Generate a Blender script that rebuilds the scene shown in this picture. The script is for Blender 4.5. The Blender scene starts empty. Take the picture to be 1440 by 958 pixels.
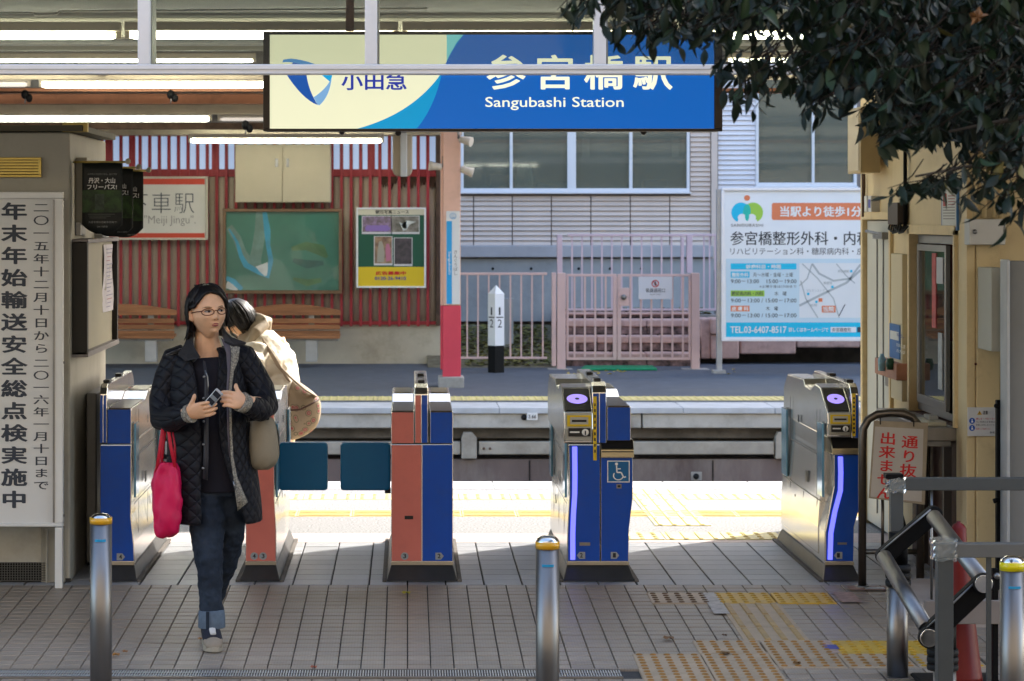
import bpy, bmesh, math, random
from mathutils import Vector, Matrix, Quaternion
random.seed(7)
R = math.radians
SC = bpy.context.scene
COL = SC.collection

# ---------------------------------------------------------------- camera
# The lens looks straight at the gate line (level, square on); the frame is a
# shifted crop, so the optical axis is left of and above the middle.
FOC = 3650.0            # focal length in pixels of a 1440 px wide picture
CU, CV = 573.0, 305.0   # where the axis meets that picture
ZC = 1.872              # lens height over the floor at the gates
cam_d = bpy.data.cameras.new('camera')
cam = bpy.data.objects.new('camera', cam_d); COL.objects.link(cam)
cam.location = (0, 0, ZC); cam.rotation_euler = (R(90), 0, 0)
cam_d.sensor_width = 36.0; cam_d.lens = 36.0 * FOC / 1440.0
cam_d.shift_x = (720 - CU) / 1440.0; cam_d.shift_y = -(479 - CV) / 1440.0
cam_d.clip_start = 0.1; cam_d.clip_end = 2000
cam_d.dof.use_dof = True; cam_d.dof.focus_distance = 12.2; cam_d.dof.aperture_fstop = 9.0
SC.camera = cam

# ---------------------------------------------------------------- sky, sun, exposure
SUN_AZ, SUN_EL = 45.0, 36.0     # azimuth measured from +Y (away from camera) towards +X
w = bpy.data.worlds.new('World'); SC.world = w; w.use_nodes = True
nt = w.node_tree; nt.nodes.clear()
sky = nt.nodes.new('ShaderNodeTexSky'); sky.sky_type = 'NISHITA'; sky.sun_disc = False
sky.sun_elevation = R(SUN_EL); sky.sun_rotation = R(SUN_AZ)
sky.air_density = 1.0; sky.dust_density = 2.5; sky.ozone_density = .6
bg = nt.nodes.new('ShaderNodeBackground'); bg.inputs['Strength'].default_value = 0.15
out = nt.nodes.new('ShaderNodeOutputWorld')
nt.links.new(sky.outputs[0], bg.inputs[0]); nt.links.new(bg.outputs[0], out.inputs[0])
sd = bpy.data.lights.new('sun', 'SUN'); sd.energy = 2.3; sd.angle = R(0.53); sd.color = (1.0, 0.955, 0.89)
sun = bpy.data.objects.new('sun', sd); COL.objects.link(sun)
tosun = Vector((math.sin(R(SUN_AZ)) * math.cos(R(SUN_EL)), math.cos(R(SUN_AZ)) * math.cos(R(SUN_EL)), math.sin(R(SUN_EL))))
sun.rotation_euler = tosun.to_track_quat('Z', 'Y').to_euler(); sun.location = (20, 20, 20)
SC.view_settings.view_transform = 'Standard'; SC.view_settings.look = 'None'
SC.view_settings.exposure = 2.25; SC.view_settings.gamma = 1.0
SC.cycles.max_bounces = 10; SC.cycles.diffuse_bounces = 5; SC.cycles.glossy_bounces = 5
SC.cycles.transparent_max_bounces = 16; SC.cycles.caustics_reflective = False; SC.cycles.caustics_refractive = False
SC.cycles.use_denoising = True; SC.cycles.sample_clamp_indirect = 6.0

# ---------------------------------------------------------------- measured positions
def X(u, Y): return (u - CU) / FOC * Y
def Z(v, Y): return ZC - (v - CV) / FOC * Y
def P(u, v, Y): return Vector((X(u, Y), Y, Z(v, Y)))
SLOPE, SEAM = 0.0269, 13.2          # the forecourt rises 2.7 % up to the seam, level beyond
def FZ(Y): return 0.0 if Y >= SEAM else -(SEAM - Y) * SLOPE

# ---------------------------------------------------------------- materials
MATS = {}
def mat(name, col, rough=0.6, metal=0.0, var=0.0, vs=6.0, bump=0.0, bs=60.0, rnd=0.0, col2=None, emis=None, es=0.0,
        trans=0.0, alpha=1.0, spec=0.32, aniso=None, coat=0.0, dirt=None, da=0.0, ds=3.0, stretch=None, sheen=0.0, sss=0.0):
    if name in MATS: return MATS[name]
    m = bpy.data.materials.new(name); m.use_nodes = True; t = m.node_tree; n = t.nodes; L = t.links
    b = n['Principled BSDF']
    b.inputs['Base Color'].default_value = (*col, 1); b.inputs['Roughness'].default_value = rough
    b.inputs['Metallic'].default_value = metal; b.inputs['Specular IOR Level'].default_value = spec
    b.inputs['Transmission Weight'].default_value = trans; b.inputs['Alpha'].default_value = alpha
    b.inputs['Coat Weight'].default_value = coat; b.inputs['Sheen Weight'].default_value = sheen
    if sss: b.inputs['Subsurface Weight'].default_value = sss; b.inputs['Subsurface Radius'].default_value = (.02, .008, .004)
    if emis: b.inputs['Emission Color'].default_value = (*emis, 1); b.inputs['Emission Strength'].default_value = es
    tc = n.new('ShaderNodeTexCoord'); mp = n.new('ShaderNodeMapping'); L.new(tc.outputs['Object'], mp.inputs[0])
    if stretch: mp.inputs['Scale'].default_value = stretch
    src = None
    if var or col2:
        no = n.new('ShaderNodeTexNoise'); no.inputs['Scale'].default_value = vs; no.inputs['Detail'].default_value = 6
        no.inputs['Roughness'].default_value = .62; L.new(mp.outputs[0], no.inputs[0])
        mx = n.new('ShaderNodeMix'); mx.data_type = 'RGBA'
        rp = n.new('ShaderNodeMapRange'); rp.inputs[1].default_value = .32; rp.inputs[2].default_value = .68
        L.new(no.outputs[0], rp.inputs[0]); L.new(rp.outputs[0], mx.inputs[0])
        c2 = col2 if col2 else tuple(c * (1 - var) for c in col)
        c1 = col if col2 else tuple(min(1, c * (1 + var * .6)) for c in col)
        mx.inputs[6].default_value = (*c2, 1); mx.inputs[7].default_value = (*c1, 1); src = mx.outputs[2]
        rr = n.new('ShaderNodeMapRange'); rr.inputs[3].default_value = max(0.02, rough - .08); rr.inputs[4].default_value = min(1, rough + .1)
        L.new(no.outputs[0], rr.inputs[0]); L.new(rr.outputs[0], b.inputs['Roughness'])
    if dirt:
        no = n.new('ShaderNodeTexNoise'); no.inputs['Scale'].default_value = ds; no.inputs['Detail'].default_value = 8
        no.inputs['Roughness'].default_value = .7; L.new(mp.outputs[0], no.inputs[0])
        rp = n.new('ShaderNodeMapRange'); rp.inputs[1].default_value = .5; rp.inputs[2].default_value = .72; rp.inputs[4].default_value = da
        L.new(no.outputs[0], rp.inputs[0])
        mx = n.new('ShaderNodeMix'); mx.data_type = 'RGBA'; L.new(rp.outputs[0], mx.inputs[0])
        if src: L.new(src, mx.inputs[6])
        else: mx.inputs[6].default_value = (*col, 1)
        mx.inputs[7].default_value = (*dirt, 1); src = mx.outputs[2]
    if rnd:
        oi = n.new('ShaderNodeObjectInfo'); mr = n.new('ShaderNodeMapRange')
        mr.inputs[3].default_value = 1 - rnd; mr.inputs[4].default_value = 1 + rnd; L.new(oi.outputs['Random'], mr.inputs[0])
        hs = n.new('ShaderNodeHueSaturation'); L.new(mr.outputs[0], hs.inputs['Value'])
        if src: L.new(src, hs.inputs['Color'])
        else: hs.inputs['Color'].default_value = (*col, 1)
        src = hs.outputs[0]
    if src: L.new(src, b.inputs['Base Color'])
    if bump:
        nb = n.new('ShaderNodeTexNoise'); nb.inputs['Scale'].default_value = bs; nb.inputs['Detail'].default_value = 5
        L.new(mp.outputs[0], nb.inputs[0]); bp = n.new('ShaderNodeBump'); bp.inputs['Strength'].default_value = bump
        bp.inputs['Distance'].default_value = .004; L.new(nb.outputs[0], bp.inputs['Height']); L.new(bp.outputs[0], b.inputs['Normal'])
    m['_b'] = 1; MATS[name] = m
    return m

def nodes_of(m): return m.node_tree.nodes, m.node_tree.links, m.node_tree.nodes['Principled BSDF']

def cell_grooves(m, sx, sy, depth=.5, width=.12, darken=.75, axes=(0, 1)):
    """fine moulded grid relief on a tile's face (sx, sy cells per metre)"""
    n, L, b = nodes_of(m); tc = n.new('ShaderNodeTexCoord'); sp = n.new('ShaderNodeSeparateXYZ'); L.new(tc.outputs['Object'], sp.inputs[0])
    outs = []
    for ax, s in zip(axes, (sx, sy)):
        mu = n.new('ShaderNodeMath'); mu.operation = 'MULTIPLY'; mu.inputs[1].default_value = s; L.new(sp.outputs[ax], mu.inputs[0])
        fr = n.new('ShaderNodeMath'); fr.operation = 'FRACT'; L.new(mu.outputs[0], fr.inputs[0])
        gt = n.new('ShaderNodeMath'); gt.operation = 'GREATER_THAN'; gt.inputs[1].default_value = width; L.new(fr.outputs[0], gt.inputs[0]); outs.append(gt)
    mi = n.new('ShaderNodeMath'); mi.operation = 'MULTIPLY'; L.new(outs[0].outputs[0], mi.inputs[0]); L.new(outs[1].outputs[0], mi.inputs[1])
    bp = n.new('ShaderNodeBump'); bp.inputs['Strength'].default_value = depth; bp.inputs['Distance'].default_value = .003
    L.new(mi.outputs[0], bp.inputs['Height']); L.new(bp.outputs[0], b.inputs['Normal'])
    mr = n.new('ShaderNodeMapRange'); mr.inputs[3].default_value = darken; mr.inputs[4].default_value = 1.0; L.new(mi.outputs[0], mr.inputs[0])
    lk = [l for l in L if l.to_socket == b.inputs['Base Color']]
    mx = n.new('ShaderNodeMix'); mx.data_type = 'RGBA'; mx.blend_type = 'MULTIPLY'; mx.inputs[0].default_value = 1
    if lk: s = lk[0].from_socket; L.new(s, mx.inputs[6])
    else: mx.inputs[6].default_value = b.inputs['Base Color'].default_value
    L.new(mr.outputs[0], mx.inputs[7]); L.new(mx.outputs[2], b.inputs['Base Color'])

def glass(name, tint=(.9, .95, .93), refl_rough=.02, op=.12, ior=1.5, milk=(.5, .52, .48)):
    """thin pane: mostly clear, mirrors at grazing angles"""
    if name in MATS: return MATS[name]
    m = bpy.data.materials.new(name); m.use_nodes = True; t = m.node_tree; n = t.nodes; L = t.links; n.clear()
    o = n.new('ShaderNodeOutputMaterial'); tr = n.new('ShaderNodeBsdfTransparent'); tr.inputs[0].default_value = (*tint, 1)
    gl = n.new('ShaderNodeBsdfGlossy'); gl.inputs['Roughness'].default_value = refl_rough; fr = n.new('ShaderNodeFresnel'); fr.inputs[0].default_value = ior
    df = n.new('ShaderNodeBsdfDiffuse'); df.inputs[0].default_value = (*milk, 1)
    m1 = n.new('ShaderNodeMixShader'); m1.inputs[0].default_value = op; L.new(tr.outputs[0], m1.inputs[1]); L.new(df.outputs[0], m1.inputs[2])
    m2 = n.new('ShaderNodeMixShader'); L.new(fr.outputs[0], m2.inputs[0]); L.new(m1.outputs[0], m2.inputs[1]); L.new(gl.outputs[0], m2.inputs[2])
    L.new(m2.outputs[0], o.inputs[0]); MATS[name] = m; return m

# ---------------------------------------------------------------- mesh collecting
class MB:
    def __init__(s): s.v = []; s.f = []; s.sm = []
    def add(s, vs, fs, smooth=False):
        k = len(s.v); s.v += [Vector(p) for p in vs]; s.f += [tuple(i + k for i in f) for f in fs]; s.sm += [smooth] * len(fs); return s
    def box(s, x0, x1, y0, y1, z0, z1):
        a = [(x, y, z) for x in (x0, x1) for y in (y0, y1) for z in (z0, z1)]
        return s.add(a, [(0, 1, 3, 2), (4, 6, 7, 5), (0, 4, 5, 1), (2, 3, 7, 6), (0, 2, 6, 4), (1, 5, 7, 3)])
    def pb(s, u0, u1, v0, v1, Y, t):       # box whose front face is seen at u0..u1, v0..v1 at depth Y, thickness t
        return s.box(X(u0, Y), X(u1, Y), Y, Y + t, Z(v1, Y), Z(v0, Y))
    def prism(s, pts, a, b, ax='y'):       # closed outline (2D) swept from a to b along an axis
        n = len(pts)
        def mk(p, t): return (p[0], t, p[1]) if ax == 'y' else ((t, p[0], p[1]) if ax == 'x' else (p[0], p[1], t))
        vs = [mk(p, a) for p in pts] + [mk(p, b) for p in pts]
        return s.add(vs, [tuple(range(n)), tuple(range(2 * n - 1, n - 1, -1))] + [(i, i + n, (i + 1) % n + n, (i + 1) % n) for i in range(n)])
    def tube(s, pts, r, n=12, cap=True, sq=None, up=None, smooth=True):
        pts = [Vector(p) for p in pts]; N = len(pts)
        if not hasattr(r, '__len__'): r = [r] * N
        r = [(q, q) if not hasattr(q, '__len__') else q for q in r]
        T = []
        for i in range(N):
            d = pts[min(i + 1, N - 1)] - pts[max(i - 1, 0)]; T.append(d.normalized() if d.length > 1e-9 else Vector((0, 0, 1)))
        u0 = Vector(up) if up else (Vector((0, 0, 1)) if abs(T[0].z) < .9 else Vector((0, 1, 0)))
        A = (u0 - T[0] * u0.dot(T[0])).normalized(); vs = []
        for i in range(N):
            if i:
                A = A - T[i] * A.dot(T[i]); A = A.normalized() if A.length > 1e-6 else T[i].orthogonal().normalized()
            B = T[i].cross(A)
            for k in range(n):
                a = 2 * math.pi * k / n; vs.append(pts[i] + A * (math.cos(a) * r[i][0]) + B * (math.sin(a) * r[i][1]))
        fs = [(i * n + k, i * n + (k + 1) % n, (i + 1) * n + (k + 1) % n, (i + 1) * n + k) for i in range(N - 1) for k in range(n)]
        if cap:
            fs += [tuple(range(n - 1, -1, -1)), tuple((N - 1) * n + k for k in range(n))]
        s.add(vs, fs, smooth)
        if cap and smooth: s.sm[-1] = s.sm[-2] = False
        return s
    def lathe(s, prof, cx, cy, n=20, smooth=True):      # prof: (radius, z)
        vs = [(cx + r * math.cos(2 * math.pi * k / n), cy + r * math.sin(2 * math.pi * k / n), z) for r, z in prof for k in range(n)]
        N = len(prof)
        fs = [(i * n + k, i * n + (k + 1) % n, (i + 1) * n + (k + 1) % n, (i + 1) * n + k) for i in range(N - 1) for k in range(n)]
        fs += [tuple(range(n - 1, -1, -1)), tuple((N - 1) * n + k for k in range(n))]
        s.add(vs, fs, smooth); s.sm[-1] = s.sm[-2] = False; return s
    def ball(s, c, r, nu=16, nv=10, rot=None):
        r = (r, r, r) if not hasattr(r, '__len__') else r; c = Vector(c); vs = []
        for j in range(nv + 1):
            t = math.pi * j / nv
            for i in range(nu):
                a = 2 * math.pi * i / nu; p = Vector((r[0] * math.sin(t) * math.cos(a), r[1] * math.sin(t) * math.sin(a), r[2] * math.cos(t)))
                if rot is not None: p = rot @ p
                vs.append(c + p)
        fs = [(j * nu + i, (j + 1) * nu + i, (j + 1) * nu + (i + 1) % nu, j * nu + (i + 1) % nu) for j in range(nv) for i in range(nu)]
        return s.add(vs, fs, True)
    def sheet(s, grid, smooth=True):
        h, w_ = len(grid), len(grid[0])
        return s.add([p for row in grid for p in row], [(j * w_ + i, j * w_ + i + 1, (j + 1) * w_ + i + 1, (j + 1) * w_ + i) for j in range(h - 1) for i in range(w_ - 1)], smooth)
    def build(s, name, m, parent=None, bevel=0, label=None, mods=None, kind=None, seg=2):
        off = wloc(parent) if parent else Vector((0, 0, 0))
        me = bpy.data.meshes.new(name); me.from_pydata([p - off for p in s.v], [], s.f)
        me.validate(); 
        if len(me.polygons) == len(s.sm): me.polygons.foreach_set('use_smooth', s.sm)
        bm = bmesh.new(); bm.from_mesh(me); bmesh.ops.remove_doubles(bm, verts=bm.verts, dist=1e-6)
        bmesh.ops.recalc_face_normals(bm, faces=bm.faces); bm.to_mesh(me); bm.free()
        ms = m if isinstance(m, list) else [m]
        for q in ms: me.materials.append(q)
        o = bpy.data.objects.new(name, me); COL.objects.link(o)
        if parent: o.parent = parent
        if bevel:
            b = o.modifiers.new('bevel', 'BEVEL'); b.width = bevel; b.segments = seg; b.limit_method = 'ANGLE'; b.angle_limit = R(40); b.harden_normals = False
        if label: o['label'] = label
        if kind: o['kind'] = kind
        return o

LOC = {}
def wloc(o):
    p = Vector((0, 0, 0))
    while o: p += o.location; o = o.parent
    return p
def thing(name, label, cat, loc=(0, 0, 0), group=None):
    o = bpy.data.objects.new(name, None); COL.objects.link(o); o.location = loc; o.empty_display_size = .1
    o['label'] = label; o['category'] = cat
    if group: o['group'] = group
    return o
def struct(o): o['kind'] = 'structure'; return o
def tag(o, label, cat, group=None):
    o['label'] = label; o['category'] = cat
    if group: o['group'] = group
    return o
def root(name, loc=(0, 0, 0)):      # a piece of the setting that carries parts
    o = bpy.data.objects.new(name, None); COL.objects.link(o); o.location = loc; o['kind'] = 'structure'; return o
def dup(o, loc=None, parent=None, mesh=None):
    c = o.copy(); COL.objects.link(c)
    if parent is not None: c.parent = parent
    if loc is not None: c.location = loc
    return c
def copy_tree(o, loc=None, label=None, parent=None):
    c = o.copy(); COL.objects.link(c); c.parent = parent
    if loc is not None: c.location = loc
    if label: c['label'] = label
    for ch in list(o.children): copy_tree(ch, None, None, c)
    return c

def Bx(name, m, parent, u0, u1, v0, v1, Y, t, bevel=0.0, label=None):
    return MB().pb(u0, u1, v0, v1, Y, t).build(name, m, parent, bevel, label)

# ---------------------------------------------------------------- lettering (built-in font)
def text_mesh(body, bold=0.0, line=1.0, space=1.0, ext=0.0, align='LEFT'):
    c = bpy.data.curves.new('lettering', 'FONT'); c.body = body; c.size = 1.0; c.offset = min(bold, .004); c.space_line = line
    c.space_character = space; c.extrude = ext; c.resolution_u = 3; c.align_x = align
    o = bpy.data.objects.new('lettering', c); COL.objects.link(o)
    bpy.context.view_layer.update()
    me = bpy.data.meshes.new_from_object(o.evaluated_get(bpy.context.evaluated_depsgraph_get()))
    bpy.data.objects.remove(o); bpy.data.curves.remove(c)
    bold -= .004
    if bold > 0:        # heavier strokes: the same outline struck several times, a hair apart in depth
        V = [v.co.copy() for v in me.vertices]; F = [tuple(p.vertices) for p in me.polygons]; N = len(V); vs = []; fs = []
        for k, (dx, dy) in enumerate(((-1, 0), (1, 0), (0, .6), (0, -.6), (-.7, .5), (.7, -.5))[:6 if bold > .012 else 2]):
            vs += [(p.x + dx * bold, p.y + dy * bold, .00012 * k) for p in V]; fs += [tuple(i + k * N for i in f) for f in F]
        me = bpy.data.meshes.new('lettering'); me.from_pydata(vs, [], fs)
    return me
def letters(body, m, parent, u0, u1, v0, v1, Y, bold=0.0, line=1.0, space=1.0, align='LEFT', side=None, name='lettering', keep=False, off=.0015):
    """lettering fitted to the box seen at u0..u1, v0..v1; side: X of a wall along the depth axis the letters lie on (seen from its left)"""
    me = text_mesh(body, bold, line, space, 0.0, align)
    xs = [v.co.x for v in me.vertices]; ys = [v.co.y for v in me.vertices]
    if not xs: return None
    ax, bx_, ay, by = min(xs), max(xs), min(ys), max(ys)
    o_ = wloc(parent)
    for v in me.vertices:
        fx = (v.co.x - ax) / max(1e-6, bx_ - ax); fy = (v.co.y - ay) / max(1e-6, by - ay)
        if side is None:
            p = Vector((X(u0, Y) + fx * (X(u1, Y) - X(u0, Y)), Y - off - v.co.z, Z(v1, Y) + fy * (Z(v0, Y) - Z(v1, Y))))
        else:        # u0 is the far edge, u1 the near edge, on the plane x = side
            Ya, Yb = side * FOC / (u0 - CU), side * FOC / (u1 - CU); yy = Ya + fx * (Yb - Ya); ym = (Ya + Yb) / 2
            p = Vector((side - (off if side > 0 else -off), yy, Z(v1, ym) + fy * (Z(v0, ym) - Z(v1, ym))))
        v.co = p - o_
    me.materials.clear(); me.materials.append(m)
    o = bpy.data.objects.new(name, me); COL.objects.link(o); o.parent = parent
    return o

# palette
steel = mat('brushed_steel', (.25, .24, .23), .40, 1.0, var=.12, vs=14, stretch=(1, 1, .12))
steel_mirror = mat('polished_steel', (.72, .71, .68), .13, 1.0, var=.08, vs=4)
steel_dark = mat('dull_steel', (.26, .26, .26), .42, 1.0, var=.25, vs=10)
alu = mat('aluminium', (.78, .79, .82), .42, .25, var=.06, vs=5)
alu_grey = mat('grey_aluminium', (.40, .41, .42), .45, .5, var=.12, vs=8)
black = mat('black_plastic', (.004, .004, .0045), .55, 0, var=.3, vs=20, spec=.12)
rubber = mat('black_rubber', (.007, .007, .007), .7, 0, var=.3, vs=20, bump=.2)
white_paint = mat('white_paint', (.78, .79, .80), .4, 0, var=.08, vs=5, dirt=(.45, .42, .36), da=.35, ds=5)
ink = mat('black_print', (.02, .02, .025), .5)
ink_grey = mat('slate_print', (.045, .055, .075), .5)
ink_white = mat('white_print', (.82, .82, .80), .5)
ink_red = mat('red_print', (.55, .02, .02), .5)
ink_blue = mat('blue_print', (.02, .03, .30), .5)
# ================================================================ ground, forecourt, platforms, tracks
asphalt = mat('street_asphalt', (.07, .07, .072), .8, var=.3, vs=30, bump=.5, bs=220)
grout = mat('dark_grout', (.035, .032, .03), .85, var=.3, vs=30, bump=.3)
speck = mat('speckled_paving', (.36, .36, .355), .75, col2=(.07, .07, .072), vs=75, bump=.4, bs=200)
m_far_as = mat('blue_grey_asphalt', (.085, .10, .125), .72, var=.25, vs=5, bump=.5, bs=180, dirt=(.11, .115, .12), da=.5, ds=.6)
conc = mat('concrete', (.36, .35, .33), .8, var=.2, vs=3, bump=.3, bs=60, dirt=(.14, .13, .115), da=.6, ds=2.2)
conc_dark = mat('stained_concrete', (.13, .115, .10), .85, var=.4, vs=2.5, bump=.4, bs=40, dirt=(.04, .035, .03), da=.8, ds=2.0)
tile_o = mat('forecourt_tile', (.345, .285, .225), .42, var=.10, vs=1.6, rnd=.13, bump=0, dirt=(.24, .175, .10), da=.55, ds=1.1, spec=.4)
cell_grooves(tile_o, 80.0, 60.0, depth=.35, width=.16, darken=.80)
tile_os = tile_o
tile_i = mat('gate_floor_tile', (.33, .335, .345), .36, var=.12, vs=9, rnd=.10, bump=.25, bs=140)
pinkish = mat('pink_paving', (.48, .40, .37), .7, var=.2, vs=12, bump=.2)
yel = mat('yellow_tactile', (.62, .38, .035), .5, var=.15, vs=8, dirt=(.30, .22, .12), da=.6, ds=9)
worn = mat('worn_tactile', (.47, .36, .25), .55, var=.15, vs=8, dirt=(.27, .2, .13), da=.6, ds=7)
dot_or = mat('rubbed_orange_dots', (.36, .17, .03), .5, var=.3, vs=40)
dot_ye = mat('yellow_dots', (.50, .28, .015), .45, var=.15, vs=40)
dot_dk = mat('brown_dots', (.13, .07, .03), .5, var=.3, vs=40)
pale_yel = mat('pale_yellow_paint', (.62, .55, .26), .6, var=.2, vs=9, dirt=(.5, .48, .4), da=.7, ds=7)
ballast = mat('ballast_stone', (.16, .13, .11), .9, var=.5, vs=25, bump=.8, bs=60)

# street in front: falls away from the seam towards the viewer, then runs level to the horizon
rows = [(-300, -.235), (-20, -.235), (4.9, -.235), (SEAM, -.012)]
MB().sheet([[Vector((x, y, z)) for x in (-300, -12, -3, 4, 14, 300)] for y, z in rows], False).build('street_ground', asphalt).__setitem__('kind', 'structure')
o = MB().box(-60, 60, SEAM, 18.3, -1.3, -.010).build('platform_base', grout); struct(o)
o = MB().sheet([[Vector((x, y, -1.3)) for x in (-300, 300)] for y in (18.2, 26)], False).build('ground', ballast); struct(o)
o = MB().sheet([[Vector((x, y, -.02)) for x in (-300, 300)] for y in (33.2, 900)], False).build('ground', mat('far_ground', (.09, .09, .08), .9, var=.3, vs=.5)); struct(o)

# --- forecourt tiles, 100 mm pitch
fore = root('forecourt_paving', (0, SEAM, 0))
PIT, ROW = .1, .0968
TACT = [(1.19, 1.49, 12.642, 12.946), (1.49, 2.10, 12.642, 12.946), (1.51, 1.82, 11.686, 12.642), (1.28, 2.50, 11.386, 11.686), (.984, 2.50, 11.086, 11.386), (.984, 1.584, 10.78, 11.086)]
DR0, DR1 = 10.872, 11.070
cells = []
for j in range(42):
    y1 = SEAM - j * ROW if j < 22 else DR0 - (j - 22) * ROW; y0 = y1 - ROW
    if j >= 22 and y0 < 9.2: break
    for i in range(-30, 38):
        x0 = i * PIT; cx, cy = x0 + PIT / 2, (y0 + y1) / 2
        if cx < -2.95 and cy > 12.9: continue
        if any(a + .04 < cx < b - .04 and c + .04 < cy < d - .04 for a, b, c, d in TACT): continue
        cells.append((cx, cy))
# the strip right of the drain
for k in range(2):
    for i in range(10, 38):
        cx, cy = i * PIT + .05, DR0 + .05 + k * .1
        if any(a + .04 < cx < b - .04 and c + .04 < cy < d - .04 for a, b, c, d in TACT): continue
        if cx > .95: cells.append((cx, cy))
def tile_mb(cx, cy, sx, sy, top=.0, th=.012, bev=.0022):
    m = MB(); hx, hy = sx / 2, sy / 2
    q = lambda x, y, z: (cx + x, cy + y, FZ(cy + y) + z)
    vs = []
    for (ex, ez) in ((0, top - th), (0, top - bev), (bev, top)):
        vs += [q(-hx + ex, -hy + ex, ez), q(hx - ex, -hy + ex, ez), q(hx - ex, hy - ex, ez), q(-hx + ex, hy - ex, ez)]
    fs = [(8, 9, 10, 11)] + [(a * 4 + k, a * 4 + (k + 1) % 4, a * 4 + 4 + (k + 1) % 4, a * 4 + 4 + k) for a in (0, 1) for k in range(4)]
    return m.add(vs, fs)
vis = [c for c in cells if -40 < CU + c[0] / c[1] * FOC < 1480 and CV + (ZC - FZ(c[1])) / c[1] * FOC < 975]
vis.sort(key=lambda c: c[1]); near = set(vis[:300])
base = None; rest = MB()
for c in cells:
    if c in near:
        if base is None:
            base = tile_mb(0, 12.0, PIT - .005, ROW - .0115)
            off = FZ(12.0); base.v = [p - Vector((0, 12.0, off)) for p in base.v]
            fo = fore.location; base.v = [p + fo for p in base.v]
            base = base.build('tile', tile_o, fore)
            base.location = (c[0], c[1] - SEAM, FZ(c[1]) + random.uniform(-.0008, .0008)); continue
        t = dup(base, (c[0], c[1] - SEAM, FZ(c[1]) + random.uniform(-.0008, .0008)), fore)
    else:
        m = tile_mb(c[0], c[1], PIT - .005, ROW - .0115, top=random.uniform(-.0008, .0008)); rest.add(m.v, m.f)
rest.build('tile_field', tile_os, fore, kind='stuff')

# --- tactile tiles
def tactile(cx, cy, sx, sy, m, dm, nx=5, ny=5, bars=False, label=None):
    t = tile_mb(cx, cy, sx - .005, sy - .005, top=.005, th=.014).build('tactile_tile', m, fore, label=label)
    d = MB()
    if bars:
        for k in range(4):
            x = cx - sx / 2 + sx * (k + .5) / 4
            for a, b in ((cy - sy / 2 + .012, cy + sy / 2 - .012),):
                h = .006; w0, w1 = .015, .011
                vs = [(x - w0, a, FZ(a) + .005), (x + w0, a, FZ(a) + .005), (x + w0, b, FZ(b) + .005), (x - w0, b, FZ(b) + .005),
                      (x - w1, a + .004, FZ(a) + .005 + h), (x + w1, a + .004, FZ(a) + .005 + h), (x + w1, b - .004, FZ(b) + .005 + h), (x - w1, b - .004, FZ(b) + .005 + h)]
                d.add(vs, [(4, 5, 6, 7), (0, 1, 5, 4), (1, 2, 6, 5), (2, 3, 7, 6), (3, 0, 4, 7)])
    else:
        for i in range(nx):
            for j in range(ny):
                x = cx - sx / 2 + sx * (i + .5) / nx; y = cy - sy / 2 + sy * (j + .5) / ny; z = FZ(y) + .005; n = 10
                vs = [(x + r * math.cos(2 * math.pi * k / n), y + r * math.sin(2 * math.pi * k / n), z + h) for r, h in ((.0155, 0), (.013, .0035), (.008, .0052)) for k in range(n)]
                d.add(vs, [(a * n + k, a * n + (k + 1) % n, (a + 1) * n + (k + 1) % n, (a + 1) * n + k) for a in (0, 1) for k in range(n)] + [tuple(2 * n + k for k in range(n))], True)
    d.build('raised_bars' if bars else 'raised_dots', dm, t)
    return t
tactile(1.34, 12.794, .3, .3, worn, dot_dk, label='worn grey tile with brown dots')
tactile(1.655, 12.794, .29, .3, yel, dot_ye, label='yellow tile with dots'); tactile(1.95, 12.794, .29, .3, yel, dot_ye, label='yellow tile with dots')
for k in range(3): tactile(1.665, 12.48 - k * .318, .3, .316, worn, mat('rubbed_yellow_bars', (.42, .27, .10), .5, var=.3, vs=20), bars=True)
for x, m, d in ((1.43, worn, dot_or), (1.735, worn, dot_or), (2.04, yel, dot_ye), (2.345, yel, dot_ye)): tactile(x, 11.536, .3, .3, m, d)
for k, (m, d) in enumerate(((worn, dot_or), (worn, dot_or), (worn, dot_or), (worn, dot_or), (worn, dot_ye))): tactile(1.134 + k * .3, 11.236, .3, .3, m, d)
for k in range(2): tactile(1.134 + k * .3, 10.936, .3, .3, worn, dot_or)
# worn adhesive patches on the floor
for (x0, x1, y0, y1, c, nm) in ((1.86, 1.90, 11.39, 11.68, (.50, .36, .30), 'tape'), (2.12, 2.22, 12.66, 12.95, (.40, .27, .22), 'tape'), (1.46, 1.535, 12.35, 12.93, (.50, .47, .45), 'tape'), (2.22, 2.62, 13.0, 13.12, (.36, .22, .16), 'tape')):
    MB().sheet([[(x, y, FZ(y) + .0068) for x in (x0, x1)] for y in (y0, y1)], False).build('worn_tape', mat('worn_tape_%d' % int(c[0] * 100 + x0 * 10), c, .6, var=.35, vs=30), fore)
MB().sheet([[(x, y, FZ(y) + .0088) for x in (1.85, 1.91)] for y in (11.47, 11.57)], False).build('blue_tape', mat('blue_tape', (.04, .06, .35), .5, var=.5, vs=60), fore)
MB().sheet([[(x, y, FZ(y) + .0088) for x in (2.30, 2.40)] for y in (13.03, 13.09)], False).build('floor_marking', mat('grey_marking', (.5, .5, .48), .5, var=.4, vs=60), fore)

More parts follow.
